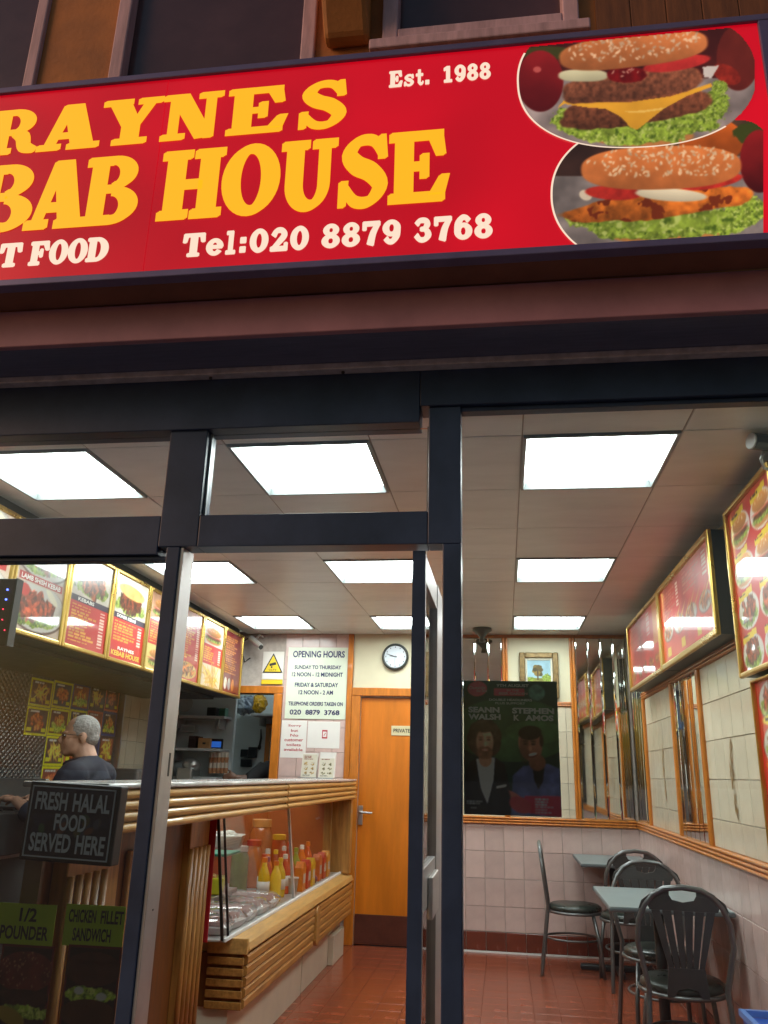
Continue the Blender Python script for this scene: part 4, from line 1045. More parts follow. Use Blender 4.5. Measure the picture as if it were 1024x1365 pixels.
def sheet(nm, lab, cat, x0, x1, z0, z1, m, th=0.004, y=YB - 0.0085, tilt=0.0):
    t = thing(nm, lab, cat, ((x0 + x1) / 2, y, z0))
    MB().box(x0, x1, y - th, y, z0, z1).build('panel', m, t)
    return t
def wtext(t, s, x0, x1, z0, z1, m, y, bold=0.02): put_text(s, (x0, y, z0), (x1, y, z0), (x0, y, z1), m, t, bold=bold)
ox0, ox1, oz0, oz1 = -2.0, -1.428, 1.846, 2.502
OP = mat('pale_green_sign', (0.66, 0.72, 0.58), 0.35, var=0.04)
o_ = sheet('opening_hours_sign', 'pale board with navy lettering giving opening hours', 'sign', ox0, ox1, oz0, oz1, OP, 0.006)
yt = YB - 0.0085 - 0.0075
for s, a, b, v0, v1 in (('OPENING HOURS', 0.08, 0.95, 0.05, 0.145), ('SUNDAY TO THURSDAY', 0.12, 0.9, 0.255, 0.31), ('12 NOON - 12 MIDNIGHT', 0.08, 0.93, 0.355, 0.415), ('FRIDAY & SATURDAY', 0.14, 0.86, 0.50, 0.56), ('12 NOON - 2 AM', 0.21, 0.78, 0.605, 0.665), ('TELEPHONE ORDERS TAKEN ON', 0.05, 0.95, 0.765, 0.82), ('020', 0.08, 0.27, 0.875, 0.945), ('8879', 0.34, 0.58, 0.875, 0.945), ('3768', 0.65, 0.9, 0.875, 0.945)):
    wtext(o_, s, ox0 + (ox1 - ox0) * a, ox0 + (ox1 - ox0) * b, oz1 - (oz1 - oz0) * v1, oz1 - (oz1 - oz0) * v0, INK, yt, 0.03)
# cctv warning
cv_ = sheet('cctv_sign', 'white warning card with yellow camera triangle above the kitchen doorway', 'sign', -2.245, -2.04, 2.155, 2.46, mat('white_card', (0.68, 0.64, 0.58), 0.5), 0.003)
YT = mat('warning_yellow', (0.72, 0.52, 0.02), 0.4)
b = MB(); b.prism([(-2.24, 2.262), (-2.045, 2.262), (-2.1425, 2.445)], 'y', yt - 0.001, yt + 0.003); b.build('triangle_edge', KINK, cv_)
b = MB(); b.prism([(-2.222, 2.272), (-2.063, 2.272), (-2.1425, 2.424)], 'y', yt - 0.0022, yt - 0.0012); b.build('triangle', YT, cv_)
b = MB(); b.prism([(-2.178, 2.345), (-2.118, 2.362), (-2.108, 2.338), (-2.172, 2.322)], 'y', yt - 0.0032, yt - 0.0024); b.build('camera_pictogram', KINK, cv_)
b = MB(); b.prism([(-2.16, 2.322), (-2.146, 2.324), (-2.146, 2.305), (-2.16, 2.305)], 'y', yt - 0.0032, yt - 0.0024); b.build('camera_pictogram', KINK, cv_)
wtext(cv_, 'CCTV', -2.18, -2.105, 2.28, 2.298, KINK, yt - 0.0026)
MB().box(-2.235, -2.05, yt - 0.001, yt + 0.003, 2.205, 2.252).build('text_strip', PAPER, cv_)
MB().box(-2.244, -2.041, yt - 0.001, yt + 0.003, 2.157, 2.198).build('text_strip', YT, cv_)
# two paper notices
n1 = sheet('paper_notice', 'white paper notice with red printed lines below the opening hours', 'notice', -2.022, -1.785, 1.50, 1.83, PAPER, 0.001, YB - 0.009)
for q, (s, a, b_) in enumerate((('Sorry', 0.26, 0.78), ('but', 0.38, 0.66), ('No', 0.36, 0.68), ('customer', 0.14, 0.88), ('toilets', 0.22, 0.8), ('available', 0.14, 0.88))):
    z = 1.80 - q * 0.042; wtext(n1, s, -2.022 + 0.237 * a, -2.022 + 0.237 * b_, z - 0.03, z - 0.006, RINK, YB - 0.0108, 0.015)
n2 = sheet('paper_notice', 'blank white paper notice with a small red emblem, beside the door', 'notice', -1.775, -1.475, 1.59, 1.825, PAPER, 0.001, YB - 0.009)
MB().box(-1.64, -1.59, YB - 0.0106, YB - 0.0102, 1.675, 1.75).build('emblem', RINK, n2); MB().box(-1.632, -1.598, YB - 0.0112, YB - 0.0108, 1.688, 1.736).build('emblem_window', PAPER, n2)
MB().prism([(-1.625, 1.70), (-1.618, 1.70), (-1.604, 1.725), (-1.611, 1.725)], 'y', YB - 0.0118, YB - 0.0114).build('emblem_mark', RINK, n2)
# wall clock
ck = thing('wall_clock', 'round wall clock with black rim above the orange door', 'clock', (-0.978, YB - 0.01, 2.418))
MB().lathe([(0.122, 0.0), (0.125, 0.02), (0.118, 0.042), (0.104, 0.044), (0.101, 0.024), (0.001, 0.022)], 40, (-0.978, YB - 0.0065, 2.418), 'y').build('rim', mat('dark_green_rim', (0.03, 0.035, 0.03), 0.3), ck, smooth=True)
MB().lathe([(0.001, 0.0), (0.1025, 0.0), (0.1025, 0.004), (0.001, 0.004)], 40, (-0.978, YB - 0.029, 2.418), 'y').build('face', mat('clock_face', (0.62, 0.68, 0.74), 0.4), ck)
def hand(nm, ang, l, wd, yy):
    a = math.radians(ang); dx, dz = math.sin(a), math.cos(a); x0, z0 = -0.978, 2.418
    b = MB(); b.prism([(x0 - dz * wd - dx * 0.015, z0 + dx * wd - dz * 0.015), (x0 + dz * wd - dx * 0.015, z0 - dx * wd - dz * 0.015), (x0 + dx * l + dz * wd * 0.5, z0 + dz * l - dx * wd * 0.5), (x0 + dx * l - dz * wd * 0.5, z0 + dz * l + dx * wd * 0.5)], 'y', yy, yy + 0.001)
    b.build(nm, KINK, ck)
hand('hour_hand', -82, 0.055, 0.005, YB - 0.036); hand('minute_hand', -72, 0.086, 0.0035, YB - 0.0385); hand('second_hand', 185, 0.08, 0.001, YB - 0.040)
for k in range(12):
    a = math.radians(30 * k); MB().box(-0.978 + 0.088 * math.sin(a) - 0.003, -0.978 + 0.088 * math.sin(a) + 0.003, YB - 0.0345, YB - 0.0335, 2.418 + 0.088 * math.cos(a) - 0.006, 2.418 + 0.088 * math.cos(a) + 0.006).build('hour_mark', KINK, ck)
# framed landscape
pf = thing('framed_picture', 'small landscape painting in an ornate gold frame on cream wall', 'picture', (0.32, YB - 0.01, 2.05))
GF = mat('antique_gold', (0.23, 0.15, 0.06), 0.4, 0.5, var=0.5, scale=30, bump=0.4, bscale=60)
px0, px1, pz0, pz1 = 0.155, 0.50, 2.06, 2.465; fw = 0.05
def pic_frame(nm, a, b, c_, d_, y0, y1, m): return MB().box(a, b, y0, y1, c_, d_).build(nm, m, pf, bevel=0.008)
for (a, b, c_, d_) in ((px0, px0 + fw, pz0, pz1), (px1 - fw, px1, pz0, pz1), (px0 + fw, px1 - fw, pz0, pz0 + fw), (px0 + fw, px1 - fw, pz1 - fw, pz1)): pic_frame('frame', a, b, c_, d_, YB - 0.045, YB - 0.007, GF)
CRS = mat('cream_slip', (0.62, 0.58, 0.46), 0.6)
for (a, b, c_, d_) in ((px0 + fw, px0 + fw + 0.02, pz0 + fw, pz1 - fw), (px1 - fw - 0.02, px1 - fw, pz0 + fw, pz1 - fw), (px0 + fw + 0.02, px1 - fw - 0.02, pz0 + fw, pz0 + fw + 0.02), (px0 + fw + 0.02, px1 - fw - 0.02, pz1 - fw - 0.02, pz1 - fw)): pic_frame('slip', a, b, c_, d_, YB - 0.03, YB - 0.0075, CRS)
c = Canvas(80, 100, 50, 60, (150, 182, 196)); c.put(c.rect(0, 0, 80, 60), (150, 185, 200), tex=0.15, ts=0.03); c.put(c.rect(0, 58, 80, 100), (130, 130, 60), tex=0.3, ts=0.06)
for q in range(16): c.put(c.ell(36 + 22 * (RNG.rand() - 0.5), 22 + 30 * RNG.rand(), 7, 6, wob=0.3), np.array((110, 92, 40)) * (0.6 + 0.7 * RNG.rand()))
c.put(c.rect(34, 30, 38, 66), (80, 60, 40)); lettuce(c, 66, 58, 16, 12, 3); lettuce(c, 12, 62, 14, 6, 4); c.put(c.rect(0, 84, 80, 92), (190, 190, 170), tex=0.2, ts=0.05)
c.mesh('painting', quadmap(80, 100, (px0 + 0.065, YB - 0.02, pz1 - 0.065), (px1 - 0.065, YB - 0.02, pz1 - 0.065), (px1 - 0.065, YB - 0.02, pz0 + 0.065), (px0 + 0.065, YB - 0.02, pz0 + 0.065)), print_mat('matte_print', 0.6), pf)
# cctv cameras
cc = thing('security_camera', 'small grey security camera on the back wall beside the menu boards', 'camera', (-2.30, YB - 0.01, 2.52))
b = MB(); b.tube([(-2.33, YB - 0.17, 2.565), (-2.215, YB - 0.22, 2.475)], 0.030, 12); b.build('housing', STEEL, cc, smooth=False)
MB().tube([(-2.217, YB - 0.219, 2.4766), (-2.205, YB - 0.225, 2.467)], 0.022, 12).build('lens', BLACK, cc)
MB().tube([(-2.26, YB - 0.008, 2.60), (-2.26, YB - 0.12, 2.60), (-2.285, YB - 0.18, 2.545)], 0.010, 8).build('bracket', STEEL, cc)
MB().tube([(-2.335, YB - 0.17, 2.567), (-2.42, YB - 0.1, 2.55), (-2.45, YB - 0.03, 2.45), (-2.42, YB - 0.02, 2.36), (-2.37, YB - 0.012, 2.40)], 0.006, 6).build('cable', BLACK, cc, smooth=True)
p = PY(1006, 592, 2.98)
c2 = thing('security_camera', 'grey camera on a bracket over the tall menu panel by the window', 'camera', (p[0], p[1], p[2]))
MB().tube([(p[0] - 0.012, p[1] - 0.02, p[2] + 0.004), (p[0] + 0.13, p[1] + 0.02, p[2])], 0.032, 14).build('housing', mat('dark_grey_metal', (0.10, 0.10, 0.10), 0.4, 0.4), c2)
MB().tube([(p[0] - 0.020, p[1] - 0.023, p[2] + 0.0043), (p[0] - 0.0125, p[1] - 0.0203, p[2] + 0.004)], 0.030, 14).build('lens_cover', WHITE, c2)
MB().tube([(p[0] + 0.03, p[1], p[2] - 0.03), (p[0] + 0.02, p[1] + 0.01, p[2] - 0.055), (p[0] + 0.035, p[1] + 0.04, p[2] - 0.08), (p[0] + 0.07, p[1] + 0.06, p[2] - 0.085)], 0.006, 6).build('bracket', STEEL, c2, smooth=True)
MB().tube([(p[0] + 0.10, p[1] + 0.01, p[2] + 0.03), (p[0] + 0.11, p[1] + 0.01, ZC)], 0.010, 6).build('ceiling_stem', DARK, c2)
# dark spot fitting under the ceiling in front of the small mirror
sp = thing('ceiling_spot', 'small dark ceiling fitting in front of the high mirror', 'light fitting', (-0.17, YB - 0.35, ZC))
MB().lathe([(0.001, -0.12), (0.03, -0.12), (0.022, -0.08), (0.05, -0.05), (0.085, -0.02), (0.085, 0.0), (0.001, 0.0)], 16, (-0.17, YB - 0.35, ZC - 0.001)).build('body', mat('bronze', (0.06, 0.05, 0.04), 0.35, 0.5), sp, smooth=True)

# ================================================================== SERVING COUNTER
ct_ = thing('serving_counter', 'long oak serving counter with reeded edge and glazed cold display', 'counter', (-1.6, 4.9, 0))
CX = -1.25; CZ1 = 1.314; CZ0 = 1.170
def reed_profile(x, z0, z1, n=4, d=0.026):
    pts = []
    h = (z1 - z0) / n
    for k in range(n):
        for a in range(9):
            t = math.pi * a / 8
            pts.append((x - d + d * math.sin(t) ** 0.8 if 0 < a < 8 else x - d, z0 + h * (k + 0.5 - 0.47 * math.cos(t))))
    return pts + [(x - 0.16, z1), (x - 0.16, z0)]
# reeded front edge in two lengths, joint between them
MB().prism(reed_profile(CX, CZ0, CZ1), 'y', 2.64, 4.928).build('reeded_edge', OAKL, ct_)
MB().prism(reed_profile(CX + 0.004, CZ0 + 0.002, CZ1), 'y', 4.936, 7.25).build('reeded_edge', OAKL, ct_)
MB().box(CX - 0.02, CX - 0.012, 4.9285, 4.9355, CZ0, CZ1).build('joint', BLACK, ct_)
MB().box(-1.545, CX + 0.003, 2.60, 7.26, CZ1 + 0.0005, CZ1 + 0.019).build('worktop', MARBLE, ct_, bevel=0.006)
MB().box(-1.53, CX - 0.161, 2.66, 7.24, CZ0 + 0.03, CZ1).build('underframe', OAKD, ct_)
# near part: set-back oak front with fluted pilasters
PF = -1.45
MB().box(-1.53, PF - 0.06, 2.68, 4.19, 0.0, CZ0 + 0.0295).build('carcass', OAKD, ct_)
MB().box(-1.53, PF - 0.02, 2.662, 2.679, 0.0, CZ0 + 0.0295).build('end_panel', mat('brown_end_panel', (0.12, 0.065, 0.030), 0.45, var=0.3, scale=3), ct_)
def pilaster(y0, y1, z0, z1, nfl=4):
    t = MB().box(PF - 0.058, PF - 0.0, y0, y1, z0, z1).build('pilaster', OAKV, ct_, bevel=0.005)
    # reeds standing proud between dark flutes
    wd = (y1 - y0) / (nfl * 2 + 1)
    MB().box(PF, PF + 0.001, y0 + wd * 0.8, y1 - wd * 0.8, z0 + 0.12, z1 - 0.16).build('flute_ground', OAKD, t)
    for k in range(nfl + 1):
        yy = y0 + wd * (2 * k + 0.5)
        MB().tube([(PF + 0.001, yy, z0 + 0.10), (PF + 0.001, yy, z1 - 0.14)], wd * 0.55, 8).build('reed', OAKV, t, smooth=True)
pilaster(2.80, 3.08, 0.0, CZ0 - 0.001, 4)
pilaster(3.93, 4.185, 0.0, CZ0 - 0.001, 4)
MB().box(PF - 0.058, PF - 0.030, 3.085, 3.925, 0.0, CZ0 - 0.001).build('front_panel', OAKD, ct_)
MB().box(PF - 0.0295, PF - 0.006, 3.30, 3.62, 0.1, CZ0 - 0.10).build('raised_panel', OAKV, ct_, bevel=0.008)
MB().box(PF - 0.0295, PF - 0.012, 3.10, 3.22, 0.0, CZ0 - 0.002).build('front_stile', OAKV, ct_, bevel=0.004)
# display part
DY0_, DY1_ = 4.32, 7.27
LZ = 0.575
MB().prism([(CX, LZ - 0.035), (CX - 0.012, LZ), (CX - 0.09, LZ + 0.022), (CX - 0.30, LZ + 0.022), (CX - 0.30, LZ - 0.05), (CX - 0.02, LZ - 0.05)], 'y', DY0_ + 0.03, DY1_).build('ledge', OAKL, ct_, bevel=0.004)
MB().box(-1.46, CX - 0.006, DY0_, DY0_ + 0.0295, LZ - 0.05, LZ + 0.0215).build('ledge_end', OAKL, ct_, bevel=0.004)
MB().box(-1.98, CX - 0.03, DY0_ + 0.012, DY1_ - 0.02, 0.29, LZ - 0.0505).build('display_base', OAKD, ct_)
for k in range(5):
    z0 = 0.285 + k * 0.048
    xo = CX - 0.012 + 0.0015 * k
    for (a, b) in ((DY0_ + 0.03, 5.86), (6.02, DY1_ - 0.01)):
        MB().prism([(xo - 0.03, z0), (xo - 0.006, z0), (xo, z0 + 0.008), (xo, z0 + 0.036), (xo - 0.008, z0 + 0.043), (xo - 0.03, z0 + 0.043)], 'y', a, b).build('front_slat', OAK, ct_)
    MB().box(-1.455, CX - 0.02, DY0_, DY0_ + 0.0115, z0, z0 + 0.034).build('end_slat', OAK, ct_, bevel=0.004)
b = MB(); pts = []
for k in range(24):
    a = 2 * math.pi * k / 24; pts.append((5.94 + 0.052 * math.cos(a), 0.405 + (0.07 if math.sin(a) > 0 else -0.07) + 0.052 * math.sin(a)))
b.prism(pts, 'x', CX - 0.05, CX + 0.002); b.build('oval_boss', OAK, ct_, bevel=0.004)
PLN = mat('cream_plinth', (0.62, 0.55, 0.42), 0.5, var=0.12, scale=4)
MB().box(-1.95, -1.34, 4.34, 5.90, 0.0, 0.2895).build('plinth', PLN, ct_)
MB().box(-1.95, -1.345, 5.94, 7.25, 0.0, 0.2894).build('plinth', PLN, ct_)
MB().box(-1.345, -1.30, 6.78, 7.20, 0.0, 0.20).build('plinth_step', PLN, ct_, bevel=0.004)
for (a, b) in ((7.16, 7.25),): MB().box(-1.98, CX - 0.02, a, b, LZ + 0.0225, CZ0 - 0.001).build('end_post', OAKV, ct_, bevel=0.004)
MB().box(-1.47, -1.41, 7.02, 7.07, LZ + 0.0225, CZ0 - 0.001).build('inner_post', OAKV, ct_)
MB().box(-1.99, -1.42, 4.19, 4.20, LZ + 0.02, CZ0 - 0.001).build('side_sheet', mat('red_sheet', (0.36, 0.008, 0.02), 0.4), ct_)
MB().box(-1.99, -1.975, 5.75, 7.15, LZ + 0.02, CZ0 - 0.001).build('back_sheet', mat('orange_red_sheet', (0.36, 0.07, 0.018), 0.45, var=0.15), ct_)
MB().box(-1.974, -1.34, 4.202, 7.155, LZ + 0.0225, LZ + 0.030).build('display_floor', mat('pale_display_tray', (0.46, 0.46, 0.44), 0.3, 0.2, var=0.1), ct_)
gx0, gx1, gz0, gz1 = -1.345, -1.415, LZ + 0.030, CZ0 - 0.001
def cab_glass(y0, y1): MB().hexa([(gx0 - 0.005, y0, gz0), (gx0, y0, gz0), (gx0, y1, gz0), (gx0 - 0.005, y1, gz0)], [(gx1 - 0.005, y0, gz1), (gx1, y0, gz1), (gx1, y1, gz1), (gx1 - 0.005, y1, gz1)]).build('pane', CGLASS, ct_)
cab_glass(4.205, 5.60); cab_glass(5.625, 7.15)
def bar(y0, y1, m, dx=0.004): MB().hexa([(gx0 - 0.01, y0, gz0), (gx0 + dx, y0, gz0), (gx0 + dx, y1, gz0), (gx0 - 0.01, y1, gz0)], [(gx1 - 0.01, y0, gz1), (gx1 + dx, y0, gz1), (gx1 + dx, y1, gz1), (gx1 - 0.01, y1, gz1)]).build('glazing_bar', m, ct_)
bar(5.60, 5.625, ALU); bar(4.195, 4.205, BLACK); bar(4.29, 4.296, BLACK, 0.0015)
MB().box(gx0 - 0.004, gx0 + 0.012, 4.205, 7.15, LZ + 0.0222, LZ + 0.036).build('glass_channel', WHITE, ct_)
MB().box(-1.96, -1.62, 4.25, 5.70, 0.895, 0.905).build('glass_shelf', CGLASS, ct_)

# goods in the display
FZ = LZ + 0.031
FILM = glass('cling_film', (0.97, 0.96, 0.96), 1.3)
_t = FILM.node_tree; _df = _t.nodes.new('ShaderNodeBsdfDiffuse'); _df.inputs[0].default_value = (0.8, 0.78, 0.76, 1); _m2 = _t.nodes.new('ShaderNodeMixShader'); _m2.inputs[0].default_value = 0.10
_o = [n for n in _t.nodes if n.type == 'OUTPUT_MATERIAL'][0]; _src = _o.inputs[0].links[0].from_socket
_t.links.new(_src, _m2.inputs[1]); _t.links.new(_df.outputs[0], _m2.inputs[2]); _t.links.new(_m2.outputs[0], _o.inputs[0])
meat = mat('raw_meat', (0.50, 0.24, 0.19), 0.3, var=0.5, scale=16, bump=0.3, bscale=40, coat=0.4)
foam = mat('white_foam_tray', (0.70, 0.68, 0.66), 0.5)
ml = ['nearest the street end', 'second from the street end', 'third from the street end', 'fourth from the street end', 'farthest along the case']
for k, (yy, rz) in enumerate(((4.36, 0.10), (4.56, -0.06), (4.78, 0.08), (5.02, -0.03), (5.26, 0.10))):
    t = thing('meat_tray', f'film wrapped tray of skewered meat in the display, {ml[k]}', 'meat tray', (-1.60, yy, FZ), 'wrapped meat trays in the display', rz)
    MB().add([(-0.22, -0.075, 0.0), (0.22, -0.075, 0.0), (0.22, 0.075, 0.0), (-0.22, 0.075, 0.0), (-0.235, -0.09, 0.035), (0.235, -0.09, 0.035), (0.235, 0.09, 0.035), (-0.235, 0.09, 0.035)], [(0, 3, 2, 1), (4, 5, 6, 7), (0, 1, 5, 4), (1, 2, 6, 5), (2, 3, 7, 6), (3, 0, 4, 7)]).build('tray', foam, t, bevel=0.006, local=True)
    for q in range(3):
        pts = [(-0.2 + 0.4 * s / 7, -0.05 + 0.05 * q + jit(0.006), 0.05 + jit(0.006)) for s in range(8)]
        MB().tube(pts, [0.018 + jit(0.005) for _ in pts], 8).build('skewer', meat, t, smooth=True, local=True)
    b = MB(); n_ = 14; vs = []
    for i in range(n_ + 1):
        for j in range(7):
            vs.append((-0.24 + 0.48 * i / n_, -0.095 + 0.19 * j / 6, (0.04 if j in (0, 6) or i in (0, n_) else 0.076 + jit(0.006))))
    b.add(vs, [(i * 7 + j, (i + 1) * 7 + j, (i + 1) * 7 + j + 1, i * 7 + j + 1) for i in range(n_) for j in range(6)]); b.build('film', FILM, t, local=True, smooth=True)
# sauce and drink bottles
def bottle(lab, x, y, col, cap, h=0.21, r=0.032, labcol=None, tr=False):
    t = thing('drink_bottle', lab, 'bottle', (x, y, FZ), 'bottles in the display')
    bm_ = mat('bottle_%d_%d_%d' % col, lin(col), 0.12, var=0.15, coat=0.5)
    MB().lathe([(0.001, 0), (r * 0.94, 0), (r, 0.012), (r, h * 0.55), (r * 0.85, h * 0.66), (r * 0.42, h * 0.82), (r * 0.40, h * 0.88), (0.001, h * 0.88)], 16, (x, y, FZ)).build('body', bm_, t, smooth=True)
    MB().lathe([(0.001, 0), (r * 0.46, 0), (r * 0.44, h * 0.11), (0.001, h * 0.12)], 12, (x, y, FZ + h * 0.881)).build('cap', mat('cap_%d_%d_%d' % cap, lin(cap), 0.35), t)
    if labcol: MB().lathe([(r * 1.02, 0), (r * 1.02, h * 0.26)], 16, (x, y, FZ + h * 0.2)).build('label_band', mat('band_%d_%d_%d' % labcol, lin(labcol), 0.5), t, smooth=True)
O, Y_, R_, G_, W_, P_ = (225, 110, 20), (235, 190, 30), (190, 40, 25), (120, 150, 40), (225, 220, 210), (150, 70, 110)
bl = [(-1.50, 5.42, Y_, O, W_, 'yellow squash bottle with orange cap and white band, nearest the trays'), (-1.44, 5.48, (240, 205, 60), O, None, 'pale yellow bottle with orange cap, second in the front row'),
      (-1.52, 5.56, R_, P_, O, 'red bottle with purple cap behind the glazing bar'), (-1.46, 5.66, (236, 200, 40), Y_, W_, 'yellow bottle with white band just past the glazing bar'),
      (-1.58, 5.68, O, R_, W_, 'orange bottle with red cap in the second row'), (-1.47, 5.82, (200, 60, 30), W_, W_, 'red sauce bottle with white cap and band'),
      (-1.60, 5.84, O, W_, None, 'tall orange bottle with white cap'), (-1.48, 6.00, (205, 90, 40), R_, None, 'rust coloured bottle with red cap'),
      (-1.60, 6.05, (150, 45, 25), Y_, Y_, 'dark red bottle with yellow cap'), (-1.49, 6.20, G_, G_, W_, 'green bottle with white band'),
      (-1.60, 6.28, R_, W_, None, 'red bottle with white cap in the back row'), (-1.50, 6.42, O, (240, 235, 225), R_, 'orange bottle with red band near the far end'),
      (-1.62, 6.50, (160, 40, 30), R_, W_, 'dark red bottle with white band near the far end'), (-1.50, 6.62, (215, 80, 30), O, None, 'orange red bottle last before the inner post')]
for (x, y, c1, c2_, c3, lb) in bl: bottle(lb, x, y, c1, c2_, 0.235 + 0.045 * ((x * 77 + y * 31) % 1), 0.037, c3)
# upper things on the case back
shz = FZ
def tubpot(lab, x, y, z, r, h, col, lid=None, cat='tub', nm='plastic_tub'):
    t = thing(nm, lab, cat, (x, y, z))
    m_ = mat('tub_%d_%d_%d' % col, lin(col), 0.3, var=0.08)
    MB().lathe([(0.001, 0), (r * 0.8, 0), (r, h), (r * 1.06, h), (r * 1.06, h - 0.008), (r * 0.97, h - 0.006), (r * 0.78, 0.006), (0.001, 0.006)], 20, (x, y, z)).build('pot', m_, t, smooth=True)
    if lid: MB().ball((x, y, z + h * 0.75), (r * 0.9, r * 0.9, h * 0.35)).build('filling', mat('fill_%d_%d_%d' % lid, lin(lid), 0.6, var=0.4, scale=30, bump=0.5), t, smooth=True)
def sqtub(nm, lab, cat, x, y, z, sx, sy, h, col, fill, rz=0.2):
    t = thing(nm, lab, cat, (x, y, z), None, rz)
    b = MB(); k = 0.82
    b.hexa([(-sx * k, -sy * k, 0), (sx * k, -sy * k, 0), (sx * k, sy * k, 0), (-sx * k, sy * k, 0)], [(-sx, -sy, h), (sx, -sy, h), (sx, sy, h), (-sx, sy, h)])
    b.build('pot', mat('sq_%d_%d_%d' % col, lin(col), 0.3), t, bevel=0.008, local=True)
    b = MB()
    for q in range(9): b.ball((jit(sx * 0.6), jit(sy * 0.6), h + jit(0.006)), (0.035, 0.03, 0.02), 8, 6, random.random() * 3)
    o = b.build('filling', mat('sqf_%d_%d_%d' % fill, lin(fill), 0.5, var=0.3, scale=30), t, smooth=True, local=True); o['kind'] = 'stuff'
sqtub('plastic_tub', 'square yellow tub of chopped food above the wrapped trays', 'tub', -1.72, 4.98, 0.70, 0.11, 0.09, 0.09, (214, 214, 50), (222, 180, 120))
MB_ = MB()
stand = thing('display_riser', 'low steel riser block behind the trays holding the yellow tub', 'riser', (-1.78, 4.95, FZ))
MB().box(-1.93, -1.63, 4.60, 5.30, FZ, 0.699).build('block', STEEL, stand, bevel=0.004)
sqtub('food_container', 'clear pale container of chopped salad on the glass shelf', 'container', -1.80, 4.55, 0.906, 0.13, 0.11, 0.10, (196, 198, 160), (200, 190, 120))
sqtub('food_container', 'white lidded container at the far end of the glass shelf', 'container', -1.80, 5.45, 0.906, 0.14, 0.10, 0.08, (218, 214, 206), (206, 200, 190))
cb_ = MB().box(-0.16, 0.16, -0.13, 0.13, 0, 0.016).build('chopping_board', mat('green_board', (0.02, 0.30, 0.18), 0.4), None, bevel=0.006)
cb_.location = (-1.74, 5.02, 0.9065); tag(cb_, 'green plastic chopping board on the glass shelf inside the display', 'chopping board')
# leaning picture card
cdx = thing('picture_card', 'dark leaning card with food pictures behind the yellow tub', 'card', (-1.93, 5.32, FZ), None)
c = Canvas(60, 80, 30, 40, (44, 34, 26)); meatpile(c, 30, 25, 18, 14, 18, 4, (190, 140, 60)); lettuce(c, 30, 60, 18, 10, 2)
c.mesh('print', quadmap(60, 80, (-1.93, 5.10, FZ + 0.28), (-1.87, 5.42, FZ + 0.28), (-1.80, 5.42, FZ + 0.02), (-1.86, 5.10, FZ + 0.02)), print_mat('matte_print'), cdx)
MB().hexa([(-1.872, 5.10, FZ), (-1.862, 5.10, FZ), (-1.802, 5.42, FZ), (-1.812, 5.42, FZ)], [(-1.942, 5.10, FZ + 0.285), (-1.932, 5.10, FZ + 0.285), (-1.872, 5.42, FZ + 0.285), (-1.882, 5.42, FZ + 0.285)]).build('card_back', KINK, cdx)
def jar(lab, x, y, r, h, col, lid):
    t = thing('storage_jar', lab, 'jar', (x, y, FZ))
    MB().lathe([(0.001, 0), (r * 0.95, 0), (r, 0.012), (r, h * 0.78), (r * 0.82, h * 0.86), (r * 0.8, h * 0.9), (0.001, h * 0.9)], 20, (x, y, FZ)).build('glass_body', mat('jar_%d_%d_%d' % col, lin(col), 0.12, var=0.3, scale=14, coat=0.5), t, smooth=True)
    MB().lathe([(0.001, 0), (r * 0.86, 0), (r * 0.86, h * 0.12), (0.001, h * 0.12)], 20, (x, y, FZ + h * 0.901)).build('lid', mat('lid_%d_%d_%d' % lid, lin(lid), 0.35), t)
jar('tall rust coloured jar with amber lid at the back of the case', -1.80, 6.35, 0.085, 0.42, (170, 92, 48), (190, 130, 70))
jar('shorter jar of orange sauce with red lid in the case', -1.76, 6.05, 0.062, 0.30, (205, 110, 40), (180, 40, 30))
jar('jar of green peppers with white lid behind the bottles', -1.78, 5.80, 0.06, 0.28, (110, 130, 50), (214, 208, 196))
jar('jar of red chillies with yellow lid at the back of the case', -1.74, 6.66, 0.06, 0.30, (180, 50, 30), (222, 180, 40))
MB().box(-1.974, -1.44, 7.150, 7.1585, LZ + 0.031, CZ0 - 0.001).build('end_sheet', MATS['orange_red_sheet'], ct_)
for k_, (x_, y_, c_) in enumerate(((-1.40, 5.98, (222, 120, 30)), (-1.40, 6.14, (196, 44, 34)), (-1.40, 6.28, (226, 180, 40)), (-1.41, 6.56, (205, 96, 44)), (-1.41, 6.72, (190, 52, 40)), (-1.41, 6.86, (224, 150, 50)))):
    t = thing('sauce_carton', ['orange', 'red', 'yellow', 'rust', 'dark red', 'amber'][k_] + ' sauce carton standing against the far display glass', 'carton', (x_, y_, FZ), 'sauce cartons in the display')
    MB().box(x_ - 0.03, x_ + 0.03, y_ - 0.045, y_ + 0.045, FZ, FZ + 0.15).build('box', mat('carton_%d' % k_, lin(c_), 0.35, var=0.3, scale=18), t, bevel=0.004)
    MB().box(x_ + 0.0302, x_ + 0.031, y_ - 0.03, y_ + 0.03, FZ + 0.05, FZ + 0.11).build('label', mat('carton_label', (0.6, 0.56, 0.5), 0.5, var=0.3, scale=60), t)
    MB().prism([(y_ - 0.045, FZ + 0.1502), (y_ + 0.045, FZ + 0.1502), (y_ + 0.01, FZ + 0.185), (y_ - 0.01, FZ + 0.185)], 'x', x_ - 0.028, x_ + 0.028).build('gable', mat('carton_%d' % k_, lin(c_)), t)
tubpot('white and red paper cup at the foot of the display glass', -1.42, 5.84, FZ, 0.042, 0.10, (215, 205, 195), None, 'cup', 'paper_cup')
cn = MB().lathe([(0.001, -0.06), (0.03, -0.06), (0.033, -0.05), (0.033, 0.05), (0.03, 0.06), (0.001, 0.06)], 16, (0, 0, 0), 'y').build('drink_can', mat('purple_can', (0.24, 0.09, 0.16), 0.3, 0.4, var=0.5, scale=20), None, smooth=True)
